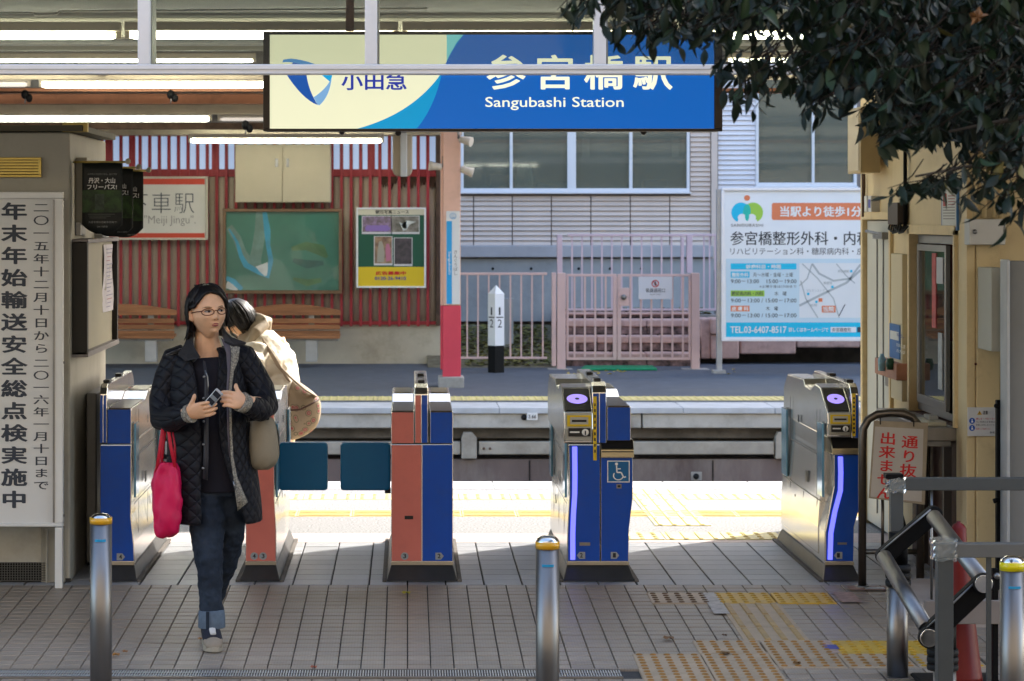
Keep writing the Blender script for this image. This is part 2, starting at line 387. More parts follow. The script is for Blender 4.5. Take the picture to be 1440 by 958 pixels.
# --- drain
dr = root('drain_channel', (0, 10.97, FZ(10.97)))
XL, XR = -2.6, .905
dz = FZ(10.97)
MB().box(XL, XR, DR0 + .002, DR0 + .022, dz - .03, dz + .004).build('drain_rail', steel, dr, .001)
MB().box(XL, XR, DR1 - .022, DR1 - .002, dz - .02, dz + .006).build('drain_rail', steel, dr, .001)
MB().box(XL, XR, DR0 + .022, DR1 - .022, dz - .10, dz - .06).build('drain_trough', rubber, dr)
def bar(x, s=1): 
    yA, yB = DR0 + .022, DR1 - .022
    return MB().box(x - .0026, x + .0026, yA, yB, dz - .018, dz + .003)
grate_m = mat('galvanised_bar', (.52, .52, .50), .5, .3)
b0 = None; rest = MB(); x = XR - .006; k = 0
while x > XL:
    if k < 260:
        if b0 is None: b0 = bar(x).build('grating_bar', grate_m, dr); bx0 = x
        else: dup(b0, (x - bx0, 0, 0), dr)
    else: m = bar(x); rest.add(m.v, m.f)
    x -= .0112; k += 1
rest.build('grating_field', grate_m, dr, kind='stuff')
MB().box(XL, XR, 10.968, 10.975, dz - .02, dz + .0035).build('cross_bar', steel, dr)

# --- floor between the gates: 195 mm tiles
fi = root('gate_floor', (0, SEAM, 0)); T = .195
i0 = None
for j in range(9):
    for i in range(-12, 17):
        m_ = None
        loc = (i * T, (j + .5) * T * .98, random.uniform(-.0006, .0004))
        if i0 is None:
            q = MB(); hx, hy, b = T / 2 - .004, T * .49 - .003, .002
            vs = [Vector((sx * (hx - e), sy * (hy - e), z)) + Vector((T / 2, SEAM, 0)) for e, z in ((0, -.012), (0, -b), (b, 0)) for sx, sy in ((-1, -1), (1, -1), (1, 1), (-1, 1))]
            q.add(vs, [(8, 9, 10, 11)] + [(a * 4 + k, a * 4 + (k + 1) % 4, a * 4 + 4 + (k + 1) % 4, a * 4 + 4 + k) for a in (0, 1) for k in range(4)])
            i0 = q.build('tile', tile_i, fi); i0.location = loc
        else: dup(i0, loc, fi)
y0 = SEAM + 9 * T * .98
# --- near platform surface beyond the tiles
pf = root('platform_paving', (0, y0, 0))
def slab(name, m, xa, xb, ya, yb, z=.0, th=.02, par=pf): return MB().box(xa, xb, ya, yb, z - th, z).build(name, m, par)
slab('paving_strip', pinkish, -30, 30, y0 + .003, 15.36)
slab('speckled_slab', speck, -30, 30, 15.363, 16.20)
slab('speckled_slab', speck, -30, 30, 16.543, 17.17)
slab('speckled_slab', speck, -30, 30, 17.513, 17.84)
sun_yel = mat('sunlit_yellow', (.72, .56, .22), .6, var=.15, vs=8, dirt=(.6, .55, .4), da=.5, ds=9)  # paler copy of the tactile yellow, strong sun put into its colour
for (ya, yb, m_, dm) in ((16.203, 16.54, sun_yel, 'b'), (17.173, 17.51, pale_yel, 'c')):
    t0 = None; bars = None
    for k in range(-22, 26):
        x = k * .345
        if t0 is None:
            t0 = MB().box(x, x + .34, ya, yb, -.017, .002).build('tactile_tile', m_, pf); x_0 = x
            q = MB()
            if dm == 'b':
                for s in range(4): q.box(x + .01, x + .33, ya + .03 + s * .08, ya + .06 + s * .08, .002, .007)
            else:
                for s in range(4):
                    for r in range(4): q.lathe([(.017, .002), (.012, .007)], x + .045 + s * .083, ya + .045 + r * .083, 8)
            bars = q.build('raised_bars' if dm == 'b' else 'raised_dots', m_, t0)
        else:
            c = dup(t0, (x - x_0, 0, 0), pf); dup(bars, None, c)
for k in range(7):          # guiding path running to the platform edge
    ya = 15.37 + k * .345 if k > 0 else 15.03
    if 16.15 < ya + .1 < 16.5: pass
    t = MB().box(1.50, 1.84, ya, ya + .335, -.01, .004).build('tactile_tile', pale_yel, pf)
    q = MB()
    for s in range(4): q.box(1.525 + s * .085, 1.545 + s * .085, ya + .01, ya + .325, .004, .009)
    q.build('raised_bars', sun_yel, t)
for k in range(3):
    t = MB().box(1.16 + (k if k < 1 else k + 1) * .345, 1.16 + (k if k < 1 else k + 1) * .345 + .33, 15.03, 15.36, -.01, .0045).build('tactile_tile', pale_yel, pf)
    q = MB(); xx = 1.16 + (k if k < 1 else k + 1) * .345
    for s in range(4):
        for r in range(4): q.lathe([(.017, .0045), (.012, .010)], xx + .045 + s * .08, 15.03 + .045 + r * .08, 8)
    q.build('raised_dots', sun_yel, t)
cop = None
coping_m = mat('pale_coping', (.52, .52, .50), .7, var=.12, vs=10, bump=.2, rnd=.05)
for k in range(-12, 14):
    if cop is None: cop = MB().box(0, .595, 17.843, 18.32, -.12, .004).build('coping_stone', coping_m, pf, .004); cop.location.x = k * .6
    else: dup(cop, (k * .6, 0, 0), pf)

# --- track bed
def stones(n, x0, x1, y0_, y1_, z, r0, r1):
    m = MB()
    for _ in range(n):
        c = Vector((random.uniform(x0, x1), random.uniform(y0_, y1_), z + random.uniform(-.02, .02))); r = random.uniform(r0, r1)
        vs = [c + Vector((math.cos(a) * r * random.uniform(.6, 1.1), math.sin(a) * r * random.uniform(.6, 1.1), h * r)) for h in (-.5, .5) for a in (0, 1.6, 3.1, 4.7)]
        m.add(vs, [(4, 5, 6, 7), (0, 1, 5, 4), (1, 2, 6, 5), (2, 3, 7, 6), (3, 0, 4, 7)])
    return m
o = stones(5000, -7, 9, 18.6, 25.2, -1.25, .025, .05).build('gravel', ballast); o['kind'] = 'stuff'; o['label'] = 'brown ballast stones on the track bed'
rail_m = mat('rail_steel', (.20, .14, .11), .5, .7, var=.3, vs=8)
for yc in (19.9, 20.967, 23.5, 24.567):
    prof = [(yc - .06, -1.2), (yc + .06, -1.2), (yc + .06, -1.188), (yc + .012, -1.17), (yc + .012, -1.09), (yc + .034, -1.08), (yc + .034, -1.05), (yc - .034, -1.05), (yc - .034, -1.08), (yc - .012, -1.09), (yc - .012, -1.17), (yc - .06, -1.188)]
    tag(MB().prism(prof, -40, 40, 'x').build('rail', rail_m), {19.9: 'steel rail nearest the gates on the track bed', 20.967: 'second steel rail from the gates on the near track', 23.5: 'third steel rail, near side of the far track', 24.567: 'steel rail closest to the far platform wall'}[yc], 'rail', 'rails of the two tracks')

# --- far platform
fp = root('far_platform', (0, 25.4, 0))
MB().box(-60, 60, 25.95, 33.4, -.6, 0).build('platform_surface', m_far_as, fp)
band = mat('white_coping_face', (.50, .49, .46), .7, var=.15, vs=2.5, dirt=(.17, .15, .12), da=.65, ds=1.6, bump=.2)
cf = None
edge_m = mat('blue_white_coping', (.50, .53, .57), .6, var=.15, vs=4, rnd=.06)
for k in range(-12, 24):
    if cf is None: cf = MB().box(0, .895, 25.4, 26.15, -.055, .003).build('coping_stone', edge_m, fp, .006); cf.location.x = k * .9
    else: dup(cf, (k * .9, 0, 0), fp)
bf = None
for k in range(-3, 5):
    if bf is None: bf = MB().box(0, 3.62, 25.43, 25.75, -.20, -.057).build('concrete_band', band, fp, .012); bf.location.x = -1.33 + k * 3.635
    else: dup(bf, (-1.33 + k * 3.635, 0, 0), fp)
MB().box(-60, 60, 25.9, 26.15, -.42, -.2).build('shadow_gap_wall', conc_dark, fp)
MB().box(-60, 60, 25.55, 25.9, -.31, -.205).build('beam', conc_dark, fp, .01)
pale_beam = mat('pale_concrete_beam', (.40, .37, .32), .75, var=.2, vs=4, dirt=(.16, .13, .1), da=.5, ds=3)
for k in range(-3, 5):
    xs = -2.55 + k * 3.08
    MB().box(xs + .17, xs + 3.07, 25.46, 25.56, -.46, -.335).build('cross_beam', pale_beam, fp, .008)
    MB().prism([(xs, -.50), (xs + .15, -.50), (xs + .15, -.30), (xs + .10, -.24), (xs + .02, -.24), (xs, -.30)], 25.44, 25.62).build('beam_bracket', pale_beam, fp, .006)
    for bx_ in (.05, .11): MB().ball((xs + .17 + bx_, 25.458, -.40), .014, 8, 6).build('bolt', rail_m, fp)
MB().box(-60, 60, 25.50, 25.95, -1.4, -.51).build('retaining_wall', mat('dark_stained_wall', (.17, .13, .12), .85, var=.3, vs=1.6, dirt=(.33, .30, .27), da=.5, ds=2.4, bump=.4, stretch=(1, 1, .35)), fp)
for k in range(-4, 6): MB().box(-2.4 + k * 1.8 - .006, -2.4 + k * 1.8 + .006, 25.494, 25.51, -1.35, -.52).build('wall_joint', rubber, fp)
for u, v in ((1000, 670), (983, 669)): 
    if u == 983: MB().pb(972, 987, 664, 676, 25.48, .03).build('grey_plate', conc, fp)
MB().ball(P(979, 670, 25.47), .03, 10, 6).build('hook', rubber, fp)
# bracket sign on the coping face
t = Bx('number_plate', white_paint, fp, 741, 756, 581, 591, 25.36, .02, .002)
letters('3.66', ink_grey, t, 743, 754, 583.5, 588.5, 25.36, .02)
MB().ball(P(737, 587, 25.42), .03, 10, 6).build('bolt', rubber, fp)
# yellow tactile line on the far platform
t0 = None
for k in range(-20, 36):
    if t0 is None:
        t0 = MB().box(0, .298, 26.45, 27.0, -.01, .004).build('tactile_tile', mat('far_yellow_tile', (.62, .54, .24), .6, var=.15, vs=6, rnd=.06), fp)
        q = MB()
        for s in range(4):
            for r in range(7): q.lathe([(.016, .004), (.011, .009)], .04 + s * .073, 26.49 + r * .078, 6)
        td = q.build('raised_dots', MATS['far_yellow_tile'], t0); t0.location.x = k * .302
    else: c = dup(t0, (k * .302, 0, 0), fp); dup(td, None, c)
# ================================================================ far platform: red slatted shelter wall
cream = mat('cream_corrugated', (.62, .54, .43), .6, var=.12, vs=3, dirt=(.13, .10, .08), da=.35, ds=1.5, stretch=(1, 1, .5))
redp = mat('red_paint', (.36, .028, .038), .45, var=.2, vs=6, dirt=(.22, .09, .08), da=.4, ds=6)
plaster = mat('stained_plaster', (.52, .47, .37), .85, var=.12, vs=2, dirt=(.27, .22, .15), da=.6, ds=2.5, bump=.2)
rust = mat('rusty_brown', (.10, .06, .04), .8, var=.4, vs=12)
skyp = mat('sky_glow_pane', (.42, .53, .70), .5, var=.04, vs=2, emis=(.42, .56, .85), es=.12)  # panes glow by themselves, sky light put into the material
YW = 33.0
sh = thing('shelter_wall', 'long platform shelter wall of beige corrugated sheet with red vertical slats', 'wall', (X(148, YW), YW, 0))
MB().box(X(-260, YW), X(619, YW), YW + .06, YW + .18, 0, Z(455, YW)).build('lower_wall', plaster, sh)
MB().box(X(-260, YW), X(619, YW), YW + .10, YW + .20, Z(455, YW), Z(240, YW)).build('backing_board', cream, sh)
MB().box(X(-260, YW), X(619, YW), YW + .02, YW + .055, Z(457, YW), Z(452, YW)).build('red_rail', redp, sh, .004)
MB().box(X(-260, YW), X(619, YW), YW + .02, YW + .065, Z(248.5, YW), Z(238, YW)).build('red_rail', redp, sh, .004)
MB().box(X(-260, YW), X(619, YW), YW + .04, YW + .12, Z(192, YW), Z(184, YW)).build('top_rail', mat('beige_beam', (.50, .44, .34), .6, var=.1, vs=3, dirt=(.2, .14, .09), da=.4, ds=3), sh, .004)
slat = rib = pane = None; pitch = 14.45
for k in range(-6, 34):
    u = 156.5 + k * pitch * .9335
    if u > 618: break
    dark = k in (3,)
    if slat is None:
        u0 = u
        slat = MB().box(X(u - 2.1, YW), X(u + 2.1, YW), YW - .02, YW + .018, Z(459, YW), Z(189, YW)).build('slat', redp, sh, .003)
        rib = MB().prism([(X(u + 7 + 5.2 * math.cos(a), YW), YW + .10 - .045 * math.sin(a)) for a in [math.pi * i / 8 for i in range(9)]], Z(454, YW), Z(248, YW), 'z')
        rib = rib.build('corrugation', cream, sh)
        for p in rib.data.polygons: p.use_smooth = len(p.vertices) == 4
        pane = MB().box(X(u + 2.6, YW), X(u + 10.8, YW), YW + .03, YW + .04, Z(238, YW), Z(192, YW)).build('pane', skyp, sh)
    else:
        dx = X(u, YW) - X(u0, YW)
        dup(slat, (dx, 0, 0), sh); dup(rib, (dx, 0, 0), sh); dup(pane, (dx, 0, 0), sh)
for u in (151, 187, 301, 305, 524, 520): MB().box(X(u - 3.2, YW), X(u + 3.2, YW), YW - .0, YW + .03, Z(246, YW), Z(188, YW)).build('window_post', redp, sh, .003)
MB().box(X(613, YW), X(619, YW), YW - .04, YW + .10, Z(458, YW), Z(189, YW)).build('end_post', rust, sh, .004)
for k, u in enumerate((541, 552, 566, 580, 594, 607)):      # rust flaking at the top of the right-hand sheets
    vs = [(X(u - 6 + i * 1.2, YW), Z(250 + (0 if i % 2 else 4) + random.uniform(6, 15) * (i not in (0, 10)), YW)) for i in range(11)] + [(X(u + 6, YW), Z(248, YW)), (X(u - 6, YW), Z(248, YW))]
    MB().prism(vs, YW + .046, YW + .0535).build('rust_patch', rust, sh)

# --- what hangs on that wall
locker_m = mat('beige_locker', (.46, .41, .30), .5, var=.05, vs=3)
lk = thing('wall_cabinet', 'beige double-door cabinet on the red slatted wall above the green board', 'cabinet', (X(397, 32.6), 32.6, Z(285, 32.6)))
MB().pb(330.5, 465, 203, 285, 32.62, .3).build('carcass', locker_m, lk, .006)
for a, b in ((331.5, 396.6), (397.8, 464)):
    d = MB().pb(a, b, 203.5, 284, 32.60, .02).build('door', locker_m, lk, .003)
    hu = 389 if a < 350 else 404.6
    MB().pb(hu - 2, hu + 2, 223, 235, 32.592, .01).build('handle', steel_dark, d, .002)
Y1 = 32.75
gb = thing('display_board', 'large green glazed display board in a brown frame on the slatted wall', 'board', (X(397, Y1), Y1, Z(413, Y1)))
green_b = mat('green_board', (.035, .17, .12), .3, var=.25, vs=1.2)
MB().pb(317, 477, 297, 409, Y1 + .03, .03).build('back_panel', green_b, gb)
brass_f = mat('brown_metal_frame', (.16, .10, .06), .35, .5, var=.2, vs=8)
for a in ((313, 481, 293.5, 298), (313, 481, 408.5, 413.5), (313, 317.5, 298, 408.5), (476.5, 481, 298, 408.5)): MB().pb(*a, Y1 - .02, .07).build('frame', brass_f, gb, .004)
# wavy clear cover: mirrors only faintly, the curling streaks are painted below
gm = bpy.data.materials.new('wavy_acrylic'); gm.use_nodes = True; n_ = gm.node_tree.nodes; L_ = gm.node_tree.links; n_.clear()
o_ = n_.new('ShaderNodeOutputMaterial'); tr = n_.new('ShaderNodeBsdfTransparent'); g_ = n_.new('ShaderNodeBsdfGlossy'); g_.inputs['Roughness'].default_value = .03
mx = n_.new('ShaderNodeMixShader'); mx.inputs[0].default_value = .05; L_.new(tr.outputs[0], mx.inputs[1]); L_.new(g_.outputs[0], mx.inputs[2]); L_.new(mx.outputs[0], o_.inputs[0])
g = []
for j in range(41):
    g.append([Vector((X(317.5 + 159 * i / 50, Y1), Y1 + .008 + .0025 * math.sin(i * .16 + j * .05) * math.sin(j * .09 + .4) + .0008 * math.sin(i * .33 - j * .15), Z(298 + 110 * j / 40, Y1))) for i in range(51)])
MB().sheet(g).build('clear_cover', gm, gb)
# painted reflections under the cover: blue and white curling bands on the green sheet
def ribbon(pts, ws, m, nm, par, Y, off):
    L1, R1 = [], []
    for i, (u, v) in enumerate(pts):
        a = pts[max(0, i - 1)]; b = pts[min(len(pts) - 1, i + 1)]; dx, dy = b[0] - a[0], b[1] - a[1]; l = math.hypot(dx, dy) or 1
        L1.append((u - dy / l * ws[i], v + dx / l * ws[i])); R1.append((u + dy / l * ws[i], v - dx / l * ws[i]))
    q = MB(); q.sheet([[Vector((X(u, Y), Y - off, Z(v, Y))) for u, v in L1], [Vector((X(u, Y), Y - off, Z(v, Y))) for u, v in R1]], False); return q.build(nm, m, par)
p_blue = mat('reflection_blue', (.03, .28, .42), .4, var=.2, vs=6); p_white = mat('reflection_and_bird_white', (.55, .58, .56), .4, var=.2, vs=7); p_grey = mat('reflection_grey_green', (.13, .24, .20), .4, var=.3, vs=6)
YB = Y1 + .03
ribbon([(367, 298), (366, 325), (362, 350), (358, 368), (366, 378)], [7, 8, 8, 9, 4], p_grey, 'painted_reflection', gb, YB, .001)
ribbon([(322, 319), (333, 335), (341, 356), (350, 366), (362, 370)], [5, 6, 6, 5, 3], p_grey, 'painted_reflection', gb, YB, .0014)
ribbon([(372, 298), (376, 325), (377, 345), (381, 366), (376, 390), (366, 384), (357, 379), (346, 373), (339, 360), (333, 340), (322, 322)], [3, 4.5, 3, 3.5, 3, 3, 3.5, 4, 3, 2, 1], p_blue, 'painted_reflection', gb, YB, .002)
ribbon([(368, 372), (371, 380), (374, 388)], [9, 6, 1.5], p_white, 'painted_reflection', gb, YB, .003)
ribbon([(318, 391), (328, 396), (340, 407)], [3, 4, 3], p_blue, 'painted_reflection', gb, YB, .002)
ribbon([(318, 400), (326, 404), (334, 408)], [5, 4, 1], p_white, 'painted_reflection', gb, YB, .0026)
p_dk = mat('reflection_olive', (.06, .15, .06), .4, var=.3, vs=4)
ribbon([(410, 350), (430, 346), (452, 352), (460, 362)], [3, 6, 8, 2], p_dk, 'painted_reflection', gb, YB, .0016)
ribbon([(412, 366), (432, 372), (455, 370)], [3, 6, 3], mat('reflection_teal', (.015, .11, .09), .4, var=.3, vs=4), 'painted_reflection', gb, YB, .0018)
ribbon([(412, 392), (432, 398), (452, 394)], [2, 5, 3], p_dk, 'painted_reflection', gb, YB, .0012)

nb = thing('news_poster', 'news picture board with four photos over a yellow strip, right end of the slatted wall', 'poster', (X(549, Y1), Y1, Z(405, Y1)))
for a in ((501, 599, 292, 294.5), (501, 599, 402.5, 405), (501, 503.5, 294.5, 402.5), (596.5, 599, 294.5, 402.5)): MB().pb(*a, Y1, .05).build('frame', white_paint, nb, .003)
for uu in (520, 578): 
    MB().pb(uu, uu + 2.5, 290, 292, Y1 + .01, .03).build('clip', steel, nb); MB().pb(uu, uu + 2.5, 405, 407, Y1 + .01, .03).build('clip', steel, nb)
MB().pb(503.5, 596.5, 294.5, 302.5, Y1 + .02, .02).build('header_strip', mat('cream_print', (.62, .58, .45), .5), nb)
MB().pb(503.5, 596.5, 302.5, 375.5, Y1 + .021, .02).build('green_sheet', mat('dark_green_sheet', (.008, .085, .05), .4), nb)
ys_ = MB().pb(503.5, 596.5, 375.5, 402.5, Y1 + .02, .02).build('yellow_strip', mat('yellow_sheet', (.70, .50, .02), .4), nb)
letters('朝日写真ニュース', ink, nb, 528, 575, 295.5, 301, Y1 + .02, .03)
letters('広告募集中', ink_red, ys_, 528, 571, 381.5, 387, Y1 + .02, .05)
letters('0120-26-9410', ink_blue, ys_, 527, 571, 389, 394, Y1 + .02, .03)
for (a, b, c, d, c1, c2, s_) in ((510, 550, 304.5, 327, (.35, .24, .40), (.10, .08, .05), 18), (551, 589, 304.5, 327, (.30, .27, .24), (.06, .06, .04), 12), (527, 551, 333, 371, (.42, .28, .17), (.14, .08, .06), 14), (555, 579, 335, 372, (.10, .08, .09), (.03, .03, .035), 14)):
    pp = MB().pb(a - 1.2, b + 1, c - .8, d + 2.2, Y1 + .018, .003).build('photo_mount', mat('paper_white', (.62, .62, .64), .6), nb)
    MB().pb(a, b, c, d - .5, Y1 + .0155, .0025).build('photo', mat('photo_%d' % a, c1, .4, col2=c2, vs=s_), pp)
def blob(us, m, nm, par, Y, off):
    return MB().add([(X(u, Y), Y - off, Z(v, Y)) for u, v in us], [tuple(range(len(us)))]).build(nm, m, par)
blob([(513, 321), (516, 317), (545, 317), (549, 322), (545, 325), (515, 325)], mat('photo_purple', (.25, .16, .45), .5), 'flower_bed', nb, Y1 + .015, .001)
blob([(561, 312), (568, 316), (572, 322), (566, 321), (571, 310), (585, 312), (576, 316), (572, 323), (567, 325), (564, 318)], p_white, 'bird_picture', nb, Y1 + .015, .001)
blob([(533, 340), (537, 339), (539, 345), (541, 356), (540, 369), (530, 369), (531, 352)], mat('photo_kimono', (.35, .33, .27), .5), 'figure_picture', nb, Y1 + .015, .001)
blob([(543, 343), (547, 343), (549, 350), (550, 366), (543, 368), (542, 352)], mat('photo_pink', (.45, .16, .25), .5), 'figure_picture', nb, Y1 + .015, .001)

mj = thing('station_name_board', 'white board lettered Meiji Jingu between red bands, on the slatted wall', 'sign', (X(240, 32.7), 32.7, Z(337, 32.7)))
MB().pb(140, 289, 250, 336.5, 32.72, .05).build('panel', mat('board_white', (.62, .60, .55), .5, var=.05, vs=3), mj)
for a in ((137, 292, 248.3, 250.5), (137, 292, 335.5, 337.5), (289.5, 292, 250.5, 335.5), (137, 139.5, 250.5, 335.5)): MB().pb(*a, 32.69, .08).build('frame', mat('pale_frame', (.55, .52, .42), .5), mj, .003)
for a in ((140, 288, 251.5, 259.5), (140, 288, 328, 334.5)): MB().pb(*a, 32.715, .004).build('red_band', mat('sign_red', (.55, .06, .03), .5), mj)
letters('下車駅', ink_grey, mj, 181, 273, 271, 300, 32.72, -.012, space=1.12)
letters('"Meiji Jingu".', mat('grey_print', (.22, .21, .20), .5), mj, 203, 275, 303, 318, 32.72, -.006)

# --- benches
wood = mat('bench_wood', (.30, .13, .055), .55, var=.35, vs=5, stretch=(.6, 1, 9), rnd=.18)
def bench(ua, ub, Y, label, legs):
    b = thing('bench', label, 'bench', (X((ua + ub) / 2, Y), Y, 0), 'wooden benches against the slatted wall')
    n = 20; top = []
    for i in range(n + 1):
        t = i / n; top.append((X(ua + (ub - ua) * t, Y), Z(438 - 9 * math.sin(math.pi * min(1, max(0, t * 1.0))), Y)))
    MB().prism(top + [(X(ub, Y), Z(445, Y)), (X(ua, Y), Z(445, Y))], Y + .34, Y + .37).build('slat', wood, b, .003, label='curved top back slat')
    for v in (448, 456.5, 465): MB().pb(ua, ub, v, v + 7, Y + .33, .028).build('slat', wood, b, .003)
    for k in range(4): MB().box(X(ua, Y), X(ub, Y), Y - .08 + k * .1, Y + .005 + k * .1, Z(476 - k * .6, Y), Z(472.5 - k * .6, Y)).build('slat', wood, b, .003)
    for u in legs:
        MB().pb(u - 8, u + 8, 479, 509, Y, .16).build('leg', alu_grey, b, .004)
        MB().pb(u - 4, u + 4, 440, 478, Y + .37, .04).build('back_support', steel_dark, b)
    MB().pb(ua + 3, ub - 3, 476.5, 480, Y + .02, .2).build('seat_rail', steel_dark, b, .003)
bench(150 - 60, 245, 32.2, 'wooden slatted bench under the Meiji Jingu board', (212, 120))
bench(333, 478, 32.2, 'wooden slatted bench under the green display board', (350, 438))

# --- pink pillar with the station name strip
YP = 28.5
pink = mat('salmon_paint', (.70, .44, .35), .5, var=.06, vs=3, dirt=(.4, .26, .2), da=.3, ds=4)
crim = mat('crimson_paint', (.62, .06, .10), .45, var=.08, vs=4)
pl = thing('platform_pillar', 'salmon and crimson steel pillar carrying the far platform roof', 'pillar', (X(635, YP), YP, 0))
MB().pb(622.5, 648, 430, 531, YP, .22).build('crimson_base', crim, pl, .006)
MB().pb(623, 647.6, 100, 429.6, YP + .003, .214).build('shaft', pink, pl, .006)
MB().pb(619.5, 622.4, 430, 520, YP + .03, .14).build('crimson_flange', crim, pl, .003); MB().pb(619.5, 622.9, 185, 429.6, YP + .03, .14).build('flange', pink, pl, .003)
MB().pb(616.5, 652.5, 530.5, 546.5, YP - .09, .4).build('concrete_foot', conc, pl, .012)
st = MB().pb(627.5, 646.7, 297, 428, YP - .008, .01).build('name_strip', mat('strip_white', (.66, .68, .70), .4), pl, .001)
MB().pb(628, 635.5, 311, 427.5, YP - .0105, .003).build('blue_stripe', mat('sky_blue_print', (.02, .32, .68), .4), st)
vt = letters('Sangubashi', ink_white, st, 629.5, 634, 354, 385, YP - .0105)
def vertical_latin(o, u0, u1, v0, v1, Y, parent):
    """turn fitted lettering a quarter: reads downwards"""
    me = o.data; xs = [v.co.x for v in me.vertices]; zs = [v.co.z for v in me.vertices]; a, b, c, d = min(xs), max(xs), min(zs), max(zs); w_ = wloc(parent)
    for v in me.vertices:
        fx = (v.co.x - a) / (b - a); fz = (v.co.z - c) / (d - c)
        v.co.x = X(u0, Y) + fz * (X(u1, Y) - X(u0, Y)) - w_.x; v.co.z = Z(v0, Y) + fx * (Z(v1, Y) - Z(v0, Y)) - w_.z
vertical_latin(vt, 629.6, 634.2, 354, 386, YP, st)
letters('さ\nん\nぐ\nう\nば\nし', ink_grey, st, 638, 643.5, 352, 387, YP - .008, line=1.0)
rg = MB()
for k in range(24):
    a0, a1 = 2 * math.pi * k / 24, 2 * math.pi * (k + 1) / 24; c = P(637, 304, YP - .0095)
    rg.add([c + Vector((math.cos(a) * r, 0, math.sin(a) * r * (1 if abs(math.sin(a)) < .9 else .95))) for a in (a0, a1) for r in (.030, .036)], [(0, 1, 3, 2)])
rg.build('station_mark', mat('mark_blue', (.15, .35, .6), .5), st)
letters('OH', MATS['mark_blue'], st, 634.8, 639.2, 301.3, 303.6, YP - .0085, .02); letters('04', MATS['mark_blue'], st, 634.6, 639.4, 304.4, 307.6, YP - .0085, .02)
def horn(loc, d, label):
    t = thing('loudspeaker', label, 'loudspeaker', loc, 'speakers and cameras on the pillar'); c = Vector(loc); d = Vector(d).normalized()
    MB().tube([c, c + d * .05, c + d * .09, c + d * .14], [.035, .04, .045, .055], 16).build('housing', mat('ivory_plastic', (.55, .50, .42), .5), t)
    MB().tube([c - d * .02, c - d * .02 + Vector((0, 0, .12))], .012, 8).build('bracket', steel_dark, t)
horn(P(647, 196, YP - .05), (1, -.5, -.25), 'ivory horn speaker at the top of the salmon pillar')
horn(P(648, 238, YP + .02), (1, -.1, -.3), 'small pale speaker low on the right side of the salmon pillar')
horn(P(621, 235, YP + .02), (-1, -.1, .1), 'small pale speaker on the left side of the salmon pillar')
# capsule lantern
cl = thing('hanging_lantern', 'beige capsule-shaped hanging lamp before the slatted wall left of the pillar', 'lamp', P(566, 190, 31))
MB().prism([(X(566 + du, 31), Z(vv, 31)) for du, vv in ((-14, 190), (-14, 240), (-12, 245), (-8, 248), (8, 248), (12, 245), (14, 240), (14, 190))], 30.9, 31.2).build('housing', mat('lamp_beige', (.47, .38, .27), .5), cl, .02)
MB().pb(563, 572.5, 187, 248.5, 30.82, .1).build('diffuser', mat('lamp_white', (.6, .6, .57), .4), cl, .01)
MB().pb(564, 571, 150, 188, 30.98, .06).build('hanger', steel_dark, cl)

# ================================================================ far platform roof
beam_b = mat('roof_beam_beige', (.52, .45, .33), .6, var=.12, vs=2, dirt=(.2, .13, .08), da=.4, ds=3)
beam_t = mat('roof_beam_terracotta', (.50, .22, .12), .6, var=.15, vs=2, dirt=(.16, .08, .05), da=.5, ds=3)
roof_d = mat('roof_sheet_dark', (.16, .145, .13), .7, var=.2, vs=2)
lit_w = mat('tube_lit', (1, 1, 1), .4, emis=(1.0, 1.0, .82), es=5)
unlit = mat('tube_faint_glow', (.75, .72, .68), .4, emis=(1.0, .9, .8), es=.12)  # tubes that are off, given a faint glow in the material
fr = thing('far_canopy', 'beige and terracotta beamed roof over the far platform', 'canopy', (0, 25.2, 3.4))
xa, xb = X(-500, 30), X(1600, 30)
def roofline(Y): return 3.62 - (Y - 25.2) * .083
MB().add([(x, y, roofline(y) + e) for e in (0, .05) for y in (25.0, 33.6) for x in (xa, X(655, 28.5))], [(0, 1, 3, 2), (4, 6, 7, 5), (0, 4, 5, 1), (2, 3, 7, 6), (0, 2, 6, 4), (1, 5, 7, 3)]).build('roof_sheet', roof_d, fr)
MB().add([(x, y, roofline(y) + e) for e in (0, .05) for y in (25.0, 27.2) for x in (X(655, 28.5) + .002, xb)], [(0, 1, 3, 2), (4, 6, 7, 5), (0, 4, 5, 1), (2, 3, 7, 6), (0, 2, 6, 4), (1, 5, 7, 3)]).build('roof_sheet', roof_d, fr)
for (v0, v1, Y, t, m) in ((28, 40, 25.0, .08, mat('grey_gutter', (.28, .27, .25), .6, var=.1, vs=2)), (57, 71, 25.3, .12, mat('grey_olive_beam', (.26, .25, .20), .6, var=.1, vs=2)), (104, 112, 25.9, .06, beam_b), (124, 131, 26.9, .1, beam_t), (132, 146, 27.6, .12, beam_t), (147, 161, 28.3, .12, beam_b), (173, 182, 30.4, .1, rust), (182, 190, 32.0, .12, beam_b)):
    MB().box(xa, xb if Y < 27 else X(650, Y), Y, Y + t, Z(v1, Y), Z(v0, Y)).build('beam', m, fr, .006)
MB().box(xa, xb, 26.75, 26.78, Z(131, 26.8), Z(129, 26.8)).build('conduit', black, fr)
for k in range(-3, 8):
    x = -3.1 + k * 1.28 * 2
    MB().box(x, x + .1, 25.1, 33.3 if x < .3 else 27.1, roofline(29) + .0 - .02, roofline(29) + .02).build('rafter', beam_b, fr)
